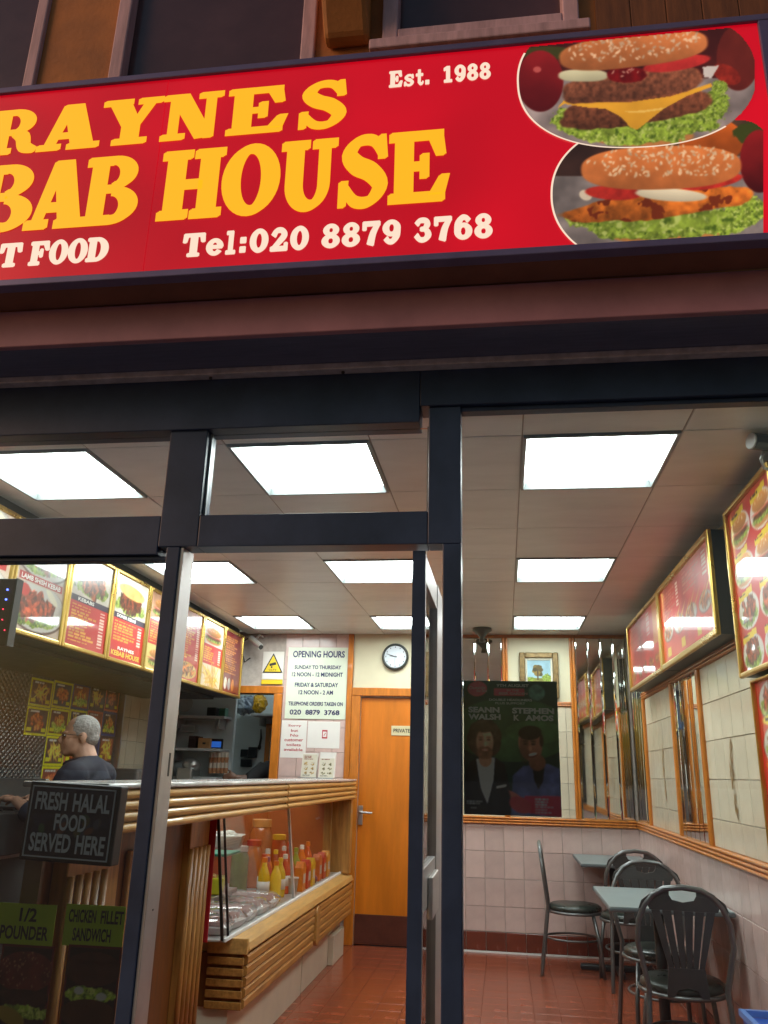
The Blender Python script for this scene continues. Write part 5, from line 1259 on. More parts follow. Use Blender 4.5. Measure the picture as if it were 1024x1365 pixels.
cn.location = (-1.41, 6.40, FZ + 0.034); cn.rotation_euler = (0, 0, 0.4); tag(cn, 'purple and orange can lying against the display glass', 'can')

# leaflet holder on the counter end
lh = thing('leaflet_holder', 'clear holder with two stacks of menu leaflets on the counter end', 'leaflet holder', (-1.55, 7.05, CZ1 + 0.0195))
z0 = CZ1 + 0.0195
MB().box(-1.70, -1.40, 6.98, 7.14, z0, z0 + 0.006).build('base', mat('clear_grey_plastic', (0.4, 0.4, 0.4), 0.2), lh)
for q, x in enumerate((-1.685, -1.535)):
    MB().hexa([(x, 7.02, z0 + 0.006), (x + 0.13, 7.02, z0 + 0.006), (x + 0.13, 7.07, z0 + 0.006), (x, 7.07, z0 + 0.006)], [(x + 0.004, 7.05, z0 + 0.20 + 0.01 * q), (x + 0.134, 7.05, z0 + 0.20 + 0.01 * q), (x + 0.134, 7.10, z0 + 0.20 + 0.01 * q), (x + 0.004, 7.10, z0 + 0.20 + 0.01 * q)]).build('leaflet_stack', PAPER, lh)
    c = Canvas(60, 100, 34, 56, (206, 200, 182)); textrows(c, 6, 6, 54, 26, 3, (120, 40, 30), q, False)
    for r in range(3):
        for s in range(2): meatpile(c, 17 + 26 * s, 42 + 20 * r, 9, 7, 8, q + r + s, ((170, 130, 60), (110, 100, 60))[q])
    textrows(c, 6, 90, 54, 97, 2, (60, 60, 60), q, False)
    zt = z0 + 0.19
    c.mesh('printed_front', quadmap(60, 100, (x + 0.007, 7.0475, zt), (x + 0.131, 7.0475, zt), (x + 0.127, 7.018, z0 + 0.008), (x + 0.003, 7.018, z0 + 0.008)), print_mat('matte_print'), lh)

# ================================================================== TABLES AND CHAIRS
TABM = mat('grey_green_laminate', (0.20, 0.245, 0.25), 0.34, var=0.05, scale=4)
TEDGE = mat('table_edge_grey', (0.10, 0.115, 0.12), 0.4)
CHM = mat('gunmetal_tube', (0.17, 0.175, 0.175), 0.33, 0.75, var=0.15, scale=10)
VINYL = mat('black_green_vinyl', (0.028, 0.036, 0.030), 0.28, var=0.3, scale=12, bump=0.1)
def table(lab, x0, x1, y0, y1, z):
    cx_, cy_ = (x0 + x1) / 2, (y0 + y1) / 2
    t = thing('cafe_table', lab, 'table', (cx_, cy_, 0), 'grey cafe tables along the wall')
    MB().box(x0, x1, y0, y1, z - 0.024, z - 0.003).build('top_edge', TEDGE, t, bevel=0.006)
    MB().box(x0 + 0.004, x1 - 0.004, y0 + 0.004, y1 - 0.004, z - 0.0028, z).build('top', TABM, t, bevel=0.001)
    MB().tube([(cx_, cy_, 0.03), (cx_, cy_, z - 0.03)], 0.028, 14).build('column', BLACK, t, smooth=True)
    MB().box(cx_ - 0.16, cx_ + 0.16, cy_ - 0.025, cy_ + 0.025, z - 0.0295, z - 0.0245).build('top_bracket', BLACK, t)
    MB().box(cx_ - 0.28, cx_ + 0.24, cy_ - 0.025, cy_ + 0.025, 0.004, 0.045).build('base_foot', BLACK, t, bevel=0.012)
    MB().box(cx_ - 0.024, cx_ + 0.024, cy_ - 0.28, cy_ + 0.28, 0.003, 0.0449).build('base_foot', BLACK, t, bevel=0.012)
table('grey cafe table in the back right corner of the shop', 0.555, 1.105, 6.74, 7.56, 0.785)
table('grey cafe table nearer the window with chairs at both ends', 0.505, 1.105, 4.58, 5.40, 0.785)
def make_chair():
    t = thing('bistro_chair', '', 'chair', (0, 0, 0), 'dark metal bistro chairs')
    L = dict(local=True, parent=t)
    SZ = 0.455
    MB().lathe([(0.001, 0), (0.185, 0), (0.2, 0.012), (0.2, 0.03), (0.18, 0.045), (0.08, 0.05), (0.001, 0.05)], 28, (0, 0.02, SZ - 0.03)).build('seat', VINYL, smooth=True, **L)
    MB().tube([(0.203 * math.cos(a), 0.02 + 0.203 * math.sin(a), SZ - 0.035) for a in [2 * math.pi * k / 28 for k in range(29)]], 0.011, 8, cap=False).build('seat_ring', CHM, smooth=True, **L)
    # hoop that runs down into the rear legs
    hp = []
    for k in range(31):
        u = k / 30.0
        if u < 0.3:
            s = u / 0.3; hp.append((-0.205 + 0.03 * s + 0.0, -0.24 + 0.06 * s, 0.0 + 0.46 * s))
        elif u > 0.7:
            s = (1 - u) / 0.3; hp.append((0.205 - 0.03 * s, -0.24 + 0.06 * s, 0.46 * s))
        else:
            a = math.pi * (u - 0.3) / 0.4; zz = 0.46 + 0.445 * math.sin(a) ** 0.62
            xx = -math.cos(a); xx = (abs(xx) ** 0.75) * (1 if xx > 0 else -1) * (0.175 + 0.055 * math.sin(min(1, (zz - 0.46) / 0.3) * math.pi / 2))
            hp.append((xx, -0.18 - 0.13 * (zz - 0.46), zz))
    MB().tube(hp, 0.0135, 10).build('hoop', CHM, smooth=True, **L)
    yb = lambda z: -0.18 - 0.13 * (z - 0.46)
    def plate_q(pts, nm, th=0.006):
        b = MB(); n = len(pts)
        b.add([(p[0], yb(p[1]) - th, p[1]) for p in pts] + [(p[0], yb(p[1]) + th, p[1]) for p in pts], [tuple(range(n)), tuple(range(2 * n - 1, n - 1, -1))] + [(i, i + n, (i + 1) % n + n, (i + 1) % n) for i in range(n)])
        return b.build(nm, PLAST, **L)
    PLAST = mat('dark_grey_back_panel', (0.055, 0.057, 0.057), 0.38, 0.2, var=0.2, scale=8)
    # fan back: tongue below, six ribs, top band with a crescent grip
    plate_q([(-0.095, 0.425), (-0.06, 0.425), (-0.045, 0.455), (0, 0.468), (0.045, 0.455), (0.06, 0.425), (0.095, 0.425), (0.082, 0.55), (-0.082, 0.55)], 'back_tongue')
    for k in range(6):
        b0, b1 = -0.082 + 0.164 * (k + 0.06) / 6, -0.082 + 0.164 * (k + 0.90) / 6
        t0, t1 = -0.150 + 0.300 * (k + 0.06) / 6, -0.150 + 0.300 * (k + 0.86) / 6
        plate_q([(b0, 0.5505), (b1, 0.5505), (t1, 0.80), (t0, 0.80)], 'back_rib', 0.005)
    topc = [(-0.155, 0.8005), (0.155, 0.8005), (0.165, 0.825), (0.10, 0.862), (0.062, 0.868), (0.05, 0.848), (0, 0.838), (-0.05, 0.848), (-0.062, 0.868), (-0.10, 0.862), (-0.165, 0.825)]
    plate_q(topc, 'back_band')
    for s in (-1, 1): plate_q([(s * 0.10, 0.8622), (s * 0.165, 0.8252), (s * 0.206, 0.80), (s * 0.19, 0.84), (s * 0.13, 0.885), (s * 0.062, 0.90), (s * 0.062, 0.8685)][::s], 'back_shoulder')
    for s in (-1, 1): MB().tube([(s * 0.15, 0.15, SZ - 0.04), (s * 0.175, 0.19, 0.22), (s * 0.185, 0.21, 0.0)], 0.0125, 8).build('front_leg', CHM, smooth=True, **L)
    MB().tube([(0.178 * math.cos(a), -0.005 + 0.20 * math.sin(a), 0.235) for a in [2 * math.pi * k / 28 for k in range(29)]], 0.008, 8, cap=False).build('ring_stretcher', CHM, smooth=True, **L)
    return t
def copy_thing(src, loc, rz, label):
    r = src.copy(); COL.objects.link(r); r.location = loc; r.rotation_euler = (0, 0, rz); r['label'] = label
    for ch in list(src.children):
        c_ = ch.copy(); COL.objects.link(c_); c_.parent = r
    return r
ch0 = make_chair()
ch0.location = (0.845, 4.66, 0); ch0.rotation_euler = (0, 0, -0.06); ch0['label'] = 'bistro chair nearest the window, its fan back turned to the street'
copy_thing(ch0, (0.87, 5.46, 0), math.pi + 0.05, 'bistro chair on the far side of the nearer table, facing the street')
copy_thing(ch0, (0.885, 6.72, 0), 0.12, 'bistro chair tucked under the corner table, half hidden behind another')
copy_thing(ch0, (0.50, 7.05, 0), -math.pi / 2 - 0.05, 'bistro chair standing sideways at the open end of the corner table')
# blue bin by the right wall
bn = thing('blue_bin', 'blue plastic bin by the right wall, only its rim corner in view', 'bin', (1.0, 3.95, 0))
BLUE = mat('blue_plastic', (0.02, 0.09, 0.42), 0.35)
b = MB(); b.hexa([(0.97, 3.66, 0.0), (1.08, 3.66, 0.0), (1.08, 4.0, 0.0), (0.97, 4.0, 0.0)], [(0.955, 3.64, 0.47), (1.10, 3.64, 0.47), (1.10, 4.02, 0.47), (0.955, 4.02, 0.47)]); b.build('body', BLUE, bn, bevel=0.01)
for (a, c_, d_, e) in ((0.945, 0.967, 3.63, 4.03), (1.088, 1.108, 3.63, 4.03), (0.9675, 1.0875, 3.63, 3.652), (0.9675, 1.0875, 4.008, 4.03)): MB().box(a, c_, d_, e, 0.471, 0.495).build('rim', mat('light_blue_rim', (0.12, 0.25, 0.6), 0.3), bn)

# ================================================================== KITCHEN SIDE
# diamond-plate lining on the left wall
DP = mat('diamond_plate_steel', (0.20, 0.195, 0.19), 0.34, 0.85, var=0.2, scale=5)
t_ = DP.node_tree; vo = t_.nodes.new('ShaderNodeTexVoronoi'); vo.inputs['Scale'].default_value = 26; vo.inputs['Randomness'].default_value = 0.0
tcn = t_.nodes.new('ShaderNodeTexCoord'); mpn = t_.nodes.new('ShaderNodeMapping'); mpn.inputs['Rotation'].default_value = (math.radians(45), 0, 0); mpn.inputs['Scale'].default_value = (1, 1, 1.25)
t_.links.new(tcn.outputs['Object'], mpn.inputs[0]); t_.links.new(mpn.outputs[0], vo.inputs['Vector'])
bpn = t_.nodes.new('ShaderNodeBump'); bpn.inputs['Strength'].default_value = 1.0; bpn.inputs['Distance'].default_value = 0.012; bpn.invert = True
t_.links.new(vo.outputs['Distance'], bpn.inputs['Height']); t_.links.new(bpn.outputs[0], t_.nodes['Principled BSDF'].inputs['Normal'])
dp = tag(MB().box(XLW + 0.001, XLW + 0.006, FY + 0.2, 6.92, 0.9, 2.0).build('steel_lining', DP), 'patterned steel plate lining the kitchen wall behind the man', 'steel panel')
tiled(left_wall, cr, 0.20, 0.20, 6.95, 7.95, 1.0, 2.0, lambda u, v, n: (XLW, u, v), RXP)
MB().box(XLW + 0.0005, XLW + 0.05, 6.925, 6.948, 0.9, 2.0).build('edge_trim', STEEL, left_wall)
# price posters on the steel
PPX = XLW + 0.008
ys_ = [5.49, 5.80, 6.09, 6.37, 6.64, 6.90]; zs_ = [1.975, 1.775, 1.575, 1.36, 1.14]
food = ['onion rings', 'grilled meat', 'chicken pieces', 'meat skewers', 'fried chicken']
pos_w = ['leftmost', 'second from left', 'middle', 'second from right', 'rightmost']; row_w = ['top', 'second', 'third', 'bottom']
for i in range(5):
    for j in range(4):
        if i == 0 and j > 1: continue
        y0, y1, z1, z0 = ys_[i] + 0.004, ys_[i + 1] - 0.004, zs_[j] + 0.012 * i, zs_[j + 1] + 0.004 + 0.012 * i
        t = thing('price_poster', f'food price poster on the kitchen wall, {pos_w[i]} column, {row_w[j]} row', 'poster', (PPX, (y0 + y1) / 2, z0), 'food posters on the kitchen wall')
        border = (226, 186, 30) if i < 2 or (j == 1 and i == 2) else ((60, 50, 44), (190, 90, 60), (50, 60, 110))[(i + j) % 3]
        c = Canvas(80, 60, 40, 32, border)
        c.put(c.rect(5, 5, 75, 55), ((70, 40, 30), (60, 46, 44), (110, 60, 40), (54, 50, 60))[(i * 3 + j) % 4], tex=0.3, ts=0.05)
        if (i + j) % 3 == 0: fries(c, 40, 30, 26, 18, 26, i * 5 + j)
        elif (i + j) % 3 == 1: meatpile(c, 40, 30, 26, 17, 30, i * 5 + j, (176, 92, 50))
        else: lettuce(c, 40, 38, 28, 14, i + j); meatpile(c, 40, 26, 22, 13, 22, i * 7 + j, (190, 120, 60))
        c.put(c.rect(8, 44, 24, 52), (236, 200, 40)); c.put(c.rect(58, 44, 73, 52), (236, 200, 40)); textrows(c, 14, 7, 66, 12, 1, (230, 220, 200), i + j, False)
        MB().box(PPX - 0.0018, PPX - 0.0004, y0, y1, z0, z1).build('sheet', PAPER, t)
        c.mesh('print', quadmap(80, 60, (PPX, y0, z1), (PPX, y1, z1), (PPX, y1, z0), (PPX, y0, z0)), print_mat('glossy_poster', 0.3, 0.3), t, gain=2.2)
# grey appliance and steel worktop behind the counter
bk = thing('kitchen_bench', 'steel kitchen worktop along the wall behind the man', 'worktop', (-3.0, 5.3, 0))
MB().box(XLW + 0.01, -2.86, 2.9, 7.4, 0.86, 0.90).build('top', STEEL, bk, bevel=0.004)
MB().box(XLW + 0.01, -2.90, 2.95, 7.35, 0.1, 0.859).build('cabinet', DSTEEL, bk)
ap = thing('grey_appliance', 'dark grey rounded appliance on the bench below the tiled wall', 'appliance', (-3.1, 6.75, 0.90))
MB().box(-3.26, -2.94, 6.62, 7.02, 0.901, 1.37).build('body', mat('warm_grey_enamel', (0.16, 0.15, 0.14), 0.45, var=0.15), ap, bevel=0.03, seg=3)
MB().box(-2.9395, -2.93, 6.68, 6.96, 1.0, 1.1).build('control_panel', BLACK, ap)
gr = thing('griddle', 'open steel griddle with a dark cooking bed at the far left', 'griddle', (-2.95, 4.4, 0.9))
MB().box(-3.25, -2.72, 3.7, 4.95, 0.901, 1.12).build('base', DSTEEL, gr, bevel=0.006)
MB().box(-3.25, -3.20, 3.7, 4.95, 1.121, 1.32).build('splash_back', STEEL, gr, bevel=0.006)
MB().box(-3.19, -2.76, 4.90, 4.945, 1.121, 1.30).build('side_guard', STEEL, gr, bevel=0.006)
for k in range(9): MB().tube([(-3.16, 3.80 + 0.12 * k, 1.135), (-2.78, 3.80 + 0.12 * k, 1.135)], 0.009, 6).build('grill_bar', BLACK, gr)

# ------------------------------------------------------------------ people
def remesh(o, v, it=6):
    r = o.modifiers.new('remesh', 'REMESH'); r.mode = 'VOXEL'; r.voxel_size = v; r.use_smooth_shade = True
    s_ = o.modifiers.new('smooth', 'SMOOTH'); s_.factor = 0.5; s_.iterations = it
SKIN = mat('skin', (0.50, 0.27, 0.18), 0.45, var=0.15, scale=14, bump=0.05)
SKIN2 = mat('brown_skin', (0.16, 0.075, 0.045), 0.45, var=0.15, scale=14)
HAIR = mat('grey_hair', (0.30, 0.285, 0.27), 0.85, var=0.35, scale=26, stretch=(1, 1, 2), bump=0.4, bscale=90)
SHIRT = mat('navy_shirt', (0.007, 0.010, 0.024), 0.8, var=0.3, scale=6, bump=0.15, bscale=14)
TROUS = mat('dark_trousers', (0.02, 0.02, 0.024), 0.85, var=0.2)
APRON = mat('striped_apron', (0.03, 0.04, 0.09), 0.8)
t_ = APRON.node_tree; wv = t_.nodes.new('ShaderNodeTexWave'); wv.inputs['Scale'].default_value = 7.0; wv.bands_direction = 'Y'
tcn = t_.nodes.new('ShaderNodeTexCoord'); t_.links.new(tcn.outputs['Object'], wv.inputs['Vector'])
cr_ = t_.nodes.new('ShaderNodeValToRGB'); cr_.color_ramp.interpolation = 'CONSTANT'; cr_.color_ramp.elements[0].color = (0.02, 0.026, 0.06, 1); cr_.color_ramp.elements[1].color = (0.42, 0.42, 0.45, 1); cr_.color_ramp.elements[1].position = 0.86
t_.links.new(wv.outputs['Fac'], cr_.inputs[0]); t_.links.new(cr_.outputs[0], t_.nodes['Principled BSDF'].inputs['Base Color'])

def man():
    bx, by = -2.395, 4.72     # base point; he faces -X, head bowed a little towards his hands
    t = thing('person', 'grey haired man in navy shirt and striped apron working behind the counter', 'person', (bx, by, 0))
    hx, hz = bx - 0.085, 1.548     # head centre
    def arm(b, s, hand=True, k=1.0, cut=False):
        sh = (bx - 0.01, by + s * 0.185, 1.33); el = (bx - 0.10, by + s * 0.25, 1.08); wr = (bx - 0.36, by + s * 0.13, 1.19)
        if cut: b.tube([sh, ((sh[0] + el[0]) / 2, (sh[1] + el[1]) / 2, (sh[2] + el[2]) / 2), el, (el[0] - 0.14, el[1] - s * 0.06, el[2] + 0.06)], [0.082, 0.074, 0.068, 0.064], 12)
        else: b.tube([sh, el, ((el[0] + wr[0]) / 2, (el[1] + wr[1]) / 2, (el[2] + wr[2]) / 2), wr], [0.046, 0.042, 0.038, 0.027], 12)
        if hand:
            b.ball((wr[0] - 0.045, wr[1], wr[2] + 0.004), (0.05, 0.04, 0.022), 12, 8)
            for q in range(4):
                yy = wr[1] - 0.030 + 0.02 * q; l = (0.062, 0.070, 0.066, 0.052)[q]
                b.tube([(wr[0] - 0.07, yy, wr[2] + 0.006), (wr[0] - 0.07 - l * 0.6, yy, wr[2] - 0.004), (wr[0] - 0.07 - l * 0.85, yy, wr[2] - 0.032), (wr[0] - 0.07 - l * 0.75, yy, wr[2] - 0.052)], [0.0105, 0.010, 0.009, 0.008], 8)
            yy = wr[1] - s * 0.035
            b.tube([(wr[0] - 0.03, yy, wr[2]), (wr[0] - 0.06, yy - s * 0.022, wr[2] - 0.012), (wr[0] - 0.092, yy - s * 0.02, wr[2] - 0.035)], [0.013, 0.0115, 0.009], 8)
    def turn(b, i0=0, ang=math.radians(26)):
        c_, q_ = math.cos(ang), math.sin(ang); px, py = hx + 0.03, by
        b.v[i0:] = [(px + (x - px) * c_ - (y - py) * q_, py + (x - px) * q_ + (y - py) * c_, z) for x, y, z in b.v[i0:]]
    b = MB()
    # cranium, face, jaw, nose, brow, lips, ear, neck
    b.ball((hx + 0.012, by, hz + 0.030), (0.098, 0.077, 0.092), 20, 14)
    b.ball((hx - 0.030, by, hz - 0.030), (0.066, 0.062, 0.082), 18, 12)
    b.ball((hx - 0.058, by, hz - 0.088), (0.034, 0.036, 0.028), 12, 8)
    b.ball((hx - 0.02, by, hz - 0.070), (0.062, 0.056, 0.045), 14, 10)
    b.tube([(hx - 0.086, by, hz + 0.012), (hx - 0.112, by, hz - 0.030)], [0.009, 0.017], 8); b.ball((hx - 0.100, by, hz - 0.036), (0.018, 0.018, 0.012), 10, 8)
    b.ball((hx - 0.080, by, hz + 0.018), (0.018, 0.05, 0.012), 12, 8)
    b.ball((hx - 0.088, by, hz - 0.058), (0.013, 0.024, 0.006), 10, 6); b.ball((hx - 0.086, by, hz - 0.070), (0.013, 0.022, 0.007), 10, 6)
    for s in (-1, 1): b.ball((hx + 0.022, by + s * 0.078, hz - 0.012), (0.020, 0.010, 0.034), 10, 8)
    turn(b)
    b.tube([(hx + 0.020, by, hz - 0.05), (bx + 0.0, by, 1.36)], [0.062, 0.066], 14)
    # torso, hips, legs, feet
    b.ball((bx + 0.0, by, 1.20), (0.105, 0.17, 0.19), 16, 12); b.ball((bx - 0.02, by, 1.0), (0.115, 0.155, 0.17), 16, 12); b.ball((bx, by, 0.86), (0.11, 0.16, 0.13), 16, 12)
    for s in (-1, 1):
        b.tube([(bx, by + s * 0.09, 0.84), (bx - 0.01, by + s * 0.10, 0.46), (bx + 0.02, by + s * 0.105, 0.08)], [0.083, 0.056, 0.04], 12)
        b.tube([(bx + 0.05, by + s * 0.105, 0.035), (bx - 0.08, by + s * 0.115, 0.035), (bx - 0.17, by + s * 0.12, 0.028)], [0.034, 0.036, 0.024], 10)
        b.ball((bx, by + s * 0.165, 1.325), (0.05, 0.05, 0.05), 12, 8); arm(b, s)
    o = b.build('body', SKIN, t); remesh(o, 0.007, 5)
    # short grey hair: shell over the back and sides, thin on top
    b = MB(); b.ball((hx + 0.018, by, hz + 0.036), (0.0955, 0.0815, 0.089), 20, 14); b.ball((hx + 0.055, by, hz - 0.004), (0.058, 0.066, 0.058), 16, 10)
    turn(b)
    h = b.build('hair', HAIR, t); remesh(h, 0.0045, 3)
    tx_ = bpy.data.textures.new('hair_relief', 'CLOUDS'); tx_.noise_scale = 0.012; dm = h.modifiers.new('relief', 'DISPLACE'); dm.texture = tx_; dm.strength = 0.004; dm.mid_level = 0.55
    # shirt and collar
    b = MB(); b.ball((bx + 0.005, by, 1.19), (0.128, 0.195, 0.20), 18, 12); b.ball((bx - 0.015, by, 0.98), (0.14, 0.18, 0.19), 18, 12); b.tube([(bx + 0.0, by, 1.30), (bx - 0.008, by, 1.405)], [0.13, 0.082], 16)
    b.tube([(bx, by - 0.17, 1.335), (bx, by, 1.362), (bx, by + 0.17, 1.335)], [0.076, 0.09, 0.076], 14)
    for s in (-1, 1):
        b.ball((bx - 0.005, by + s * 0.17, 1.325), (0.088, 0.088, 0.088), 14, 10); arm(b, s, False, 1, True)
    o = b.build('shirt', SHIRT, t); remesh(o, 0.010, 4)
    b = MB(); b.tube([(hx + 0.02 + 0.083 * math.cos(a), by + 0.08 * math.sin(a), 1.408 + 0.022 * math.cos(a)) for a in [2 * math.pi * k / 20 for k in range(21)]], 0.014, 8, cap=False); b.build('collar', SHIRT, t, smooth=True)
    b = MB(); b.ball((bx, by, 0.84), (0.135, 0.18, 0.15), 16, 10)
    for s in (-1, 1): b.tube([(bx, by + s * 0.092, 0.82), (bx - 0.01, by + s * 0.102, 0.46), (bx + 0.02, by + s * 0.106, 0.06)], [0.10, 0.078, 0.066], 14)
    o = b.build('trousers', TROUS, t); remesh(o, 0.012, 4)
    # apron bib curving over the chest
    vs = []; nu, nv = 12, 14
    for j in range(nv + 1):
        z = 0.62 + 0.70 * j / nv; hw = 0.20 if z < 1.02 else 0.20 - 0.075 * (z - 1.02) / 0.30
        for i in range(nu + 1):
            u = -1 + 2 * i / nu; yy = by + hw * u; rx = 0.172 if z < 1.1 else 0.172 - 0.10 * (z - 1.1)
            vs.append((bx - rx * math.sqrt(max(0.05, 1 - (hw * u / 0.235) ** 2)), yy, z))
    b = MB(); b.add(vs, [(j * (nu + 1) + i, j * (nu + 1) + i + 1, (j + 1) * (nu + 1) + i + 1, (j + 1) * (nu + 1) + i) for j in range(nv) for i in range(nu)])
    o = b.build('apron', APRON, t, smooth=True); sl = o.modifiers.new('solid', 'SOLIDIFY'); sl.thickness = 0.004
    # glasses
    b = MB()
    for s in (-1, 1):
        b.tube([(hx - 0.094, by + s * 0.034 + 0.024 * math.cos(a), hz + 0.002 + 0.017 * math.sin(a)) for a in [2 * math.pi * k / 14 for k in range(15)]], 0.002, 5, cap=False)
        b.tube([(hx - 0.094, by + s * 0.058, hz + 0.006), (hx - 0.06, by + s * 0.078, hz + 0.006), (hx + 0.015, by + s * 0.083, hz + 0.004)], 0.002, 5)
    b.tube([(hx - 0.095, by - 0.010, hz + 0.004), (hx - 0.099, by, hz + 0.006), (hx - 0.095, by + 0.010, hz + 0.004)], 0.002, 5)
    turn(b)
    b.build('glasses', KINK, t)
    # dark eyes
    for s in (-1, 1):
        b = MB().ball((hx - 0.083, by + s * 0.031, hz + 0.001), (0.010, 0.013, 0.009), 10, 6); turn(b); b.build('eye', mat('eye_dark', (0.05, 0.035, 0.03), 0.2), t)
man()

# second person in the store room, mostly hidden by the wall: a dark sleeve and a hand
def helper():
    bx, by = -2.13, 8.12
    t = thing('person', 'person in dark clothes beyond the kitchen doorway, one arm reaching out', 'person', (bx, by, 0))
    J = mat('black_jacket', (0.012, 0.012, 0.014), 0.85, var=0.2)
    b = MB()
    sh, el, wr = (bx - 0.17, by - 0.02, 1.40), (bx - 0.29, by - 0.10, 1.30), (bx - 0.42, by - 0.16, 1.31)
    b.tube([sh, el, wr], [0.05, 0.042, 0.03], 12); b.ball((wr[0] - 0.04, wr[1], wr[2] + 0.01), (0.052, 0.03, 0.042), 12, 8)
    for q in range(4): b.tube([(wr[0] - 0.06, wr[1] - 0.01, wr[2] + 0.035 - 0.018 * q), (wr[0] - 0.105, wr[1] - 0.02, wr[2] + 0.025 - 0.018 * q), (wr[0] - 0.12, wr[1] - 0.005, wr[2] + 0.0 - 0.016 * q)], [0.011, 0.010, 0.008], 8)
    b.tube([(wr[0] - 0.03, wr[1], wr[2] + 0.03), (wr[0] - 0.05, wr[1] - 0.02, wr[2] + 0.06), (wr[0] - 0.075, wr[1] - 0.02, wr[2] + 0.072)], [0.013, 0.011, 0.009], 8)
    b.ball((bx, by, 1.64), (0.085, 0.09, 0.115), 16, 12); b.ball((bx - 0.09, by, 1.63), (0.018, 0.014, 0.02), 8, 6); b.tube([(bx + 0.01, by, 1.55), (bx, by, 1.42)], [0.055, 0.06], 12)
    b.ball((bx, by, 1.18), (0.11, 0.18, 0.24), 16, 12); b.ball((bx, by, 0.92), (0.12, 0.17, 0.16), 16, 12); b.tube([sh, (bx, by, 1.38), (bx + 0.17, by + 0.02, 1.36), (bx + 0.22, by, 1.1), (bx + 0.2, by - 0.08, 0.86)], [0.05, 0.06, 0.05, 0.042, 0.03], 12)
    for s in (-1, 1): b.tube([(bx + s * 0.09, by, 0.9), (bx + s * 0.10, by, 0.46), (bx + s * 0.10, by + 0.01, 0.06), (bx + s * 0.10, by - 0.12, 0.035)], [0.085, 0.058, 0.042, 0.03], 12)
    o = b.build('body', SKIN2, t); remesh(o, 0.009, 4)
    b = MB(); b.ball((bx, by, 1.18), (0.15, 0.20, 0.26), 16, 12); b.tube([(sh[0] - 0.01, sh[1], sh[2]), (bx, by, 1.40), (bx + 0.18, by + 0.02, 1.36), (bx + 0.23, by, 1.1)], [0.075, 0.09, 0.075, 0.06], 14)
    b.tube([sh, el, ((el[0] + wr[0]) / 2 + 0.03, (el[1] + wr[1]) / 2, (el[2] + wr[2]) / 2)], [0.085, 0.07, 0.055], 14)
    o = b.build('jacket', J, t); remesh(o, 0.012, 4)
    b = MB(); b.ball((bx, by, 0.88), (0.15, 0.19, 0.16), 14, 10)
    for s in (-1, 1): b.tube([(bx + s * 0.09, by, 0.88), (bx + s * 0.10, by, 0.46), (bx + s * 0.10, by + 0.01, 0.07)], [0.10, 0.08, 0.065], 12)
    o = b.build('trousers', TROUS, t); remesh(o, 0.014, 4)
    b = MB(); b.ball((bx + 0.01, by + 0.015, 1.665), (0.09, 0.098, 0.11), 16, 12); b.build('hair', KINK, t, smooth=True)
helper()

# ------------------------------------------------------------------ store room shelves and their goods
SHM = mat('grey_shelf', (0.42, 0.43, 0.43), 0.45, var=0.15)
def shelf(lab, x0, x1, y0, y1, z):
    t = thing('wall_shelf', lab, 'shelf', ((x0 + x1) / 2, (y0 + y1) / 2, z))
    MB().box(x0, x1, y0, y1, z - 0.025, z).build('board', SHM, t, bevel=0.003)
    for s in (0.12, 0.88): MB().box(x0 + (x1 - x0) * s - 0.01, x0 + (x1 - x0) * s + 0.01, y1 - 0.2, y1 - 0.002, z - 0.12, z - 0.0255).build('bracket', SHM, t)
YS = 8.30
scr = struct(MB().box(XLW, -2.72, YS + 0.02, YS + 0.08, 0, ZC).build('store_partition', BLUEW))
z1_ = PY(262, 955, YS - 0.1)[2]; z2_ = PY(262, 1035, YS - 0.1)[2]; z15 = PY(262, 998, YS - 0.1)[2]
shelf('upper grey shelf with pans and a dark box in the store room', XLW + 0.002, -2.745, YS - 0.24, YS + 0.018, z1_)
shelf('middle store room shelf under the cardboard box', XLW + 0.002, -2.745, YS - 0.30, YS + 0.018, z15 )
shelf('lower store room shelf holding stacked paper cups', XLW + 0.002, -2.745, YS - 0.30, YS + 0.018, z2_)
shelf('grey shelf with plastic bags on the far store room wall', -2.70, -2.25, YBACK - 0.5, YBACK - 0.1, PY(335, 952, YBACK - 0.35)[2])
def crate(nm, lab, cat, u0, u1, v0, v1, y, dp, col, rough=0.6, slot=False, bev=0.006):
    a, b = PY(u0, v1, y), PY(u1, v0, y)
    t = thing(nm, lab, cat, ((a[0] + b[0]) / 2, y, a[2]))
    MB().box(a[0], b[0], y, y + dp, a[2], b[2]).build('box', mat('col_%d_%d_%d' % col, lin(col), rough, var=0.15), t, bevel=bev)
    w_ = b[0] - a[0]; h_ = b[2] - a[2]
    if slot: MB().box(a[0] + w_ * 0.38, a[0] + w_ * 0.62, y - 0.002, y - 0.0003, a[2] + h_ * 0.45, a[2] + h_ * 0.62).build('hand_hole', KINK, t)
    else: MB().box(a[0] + w_ * 0.1, b[0] - w_ * 0.1, y - 0.002, y - 0.0003, a[2] + h_ * 0.2, a[2] + h_ * 0.75).build('front_panel', mat('colf_%d_%d_%d' % col, tuple(q * 0.6 for q in lin(col)), rough), t)
    return t
crate('cardboard_box', 'brown cardboard box with dark hand hole on the store shelf', 'box', 263, 281, 984, 999, YS - 0.26, 0.2, (170, 128, 84), 0.8, True)
crate('carton', 'dark brown carton behind the cardboard box', 'carton', 250, 262, 981, 999, YS - 0.2, 0.2, (74, 50, 46), 0.8)
tsc = crate('tablet_screen', 'small blue lit screen on the store shelf', 'screen', 280, 297, 985, 999, YS - 0.22, 0.03, (24, 26, 34), 0.2)
for ch_ in tsc.children:
    if ch_.name.startswith('front_panel'): ch_.data.materials[0] = mat('lit_blue_screen', (0.02, 0.06, 0.2), 0.2, emit=(0.02, 0.10, 0.42), estr=0.8)
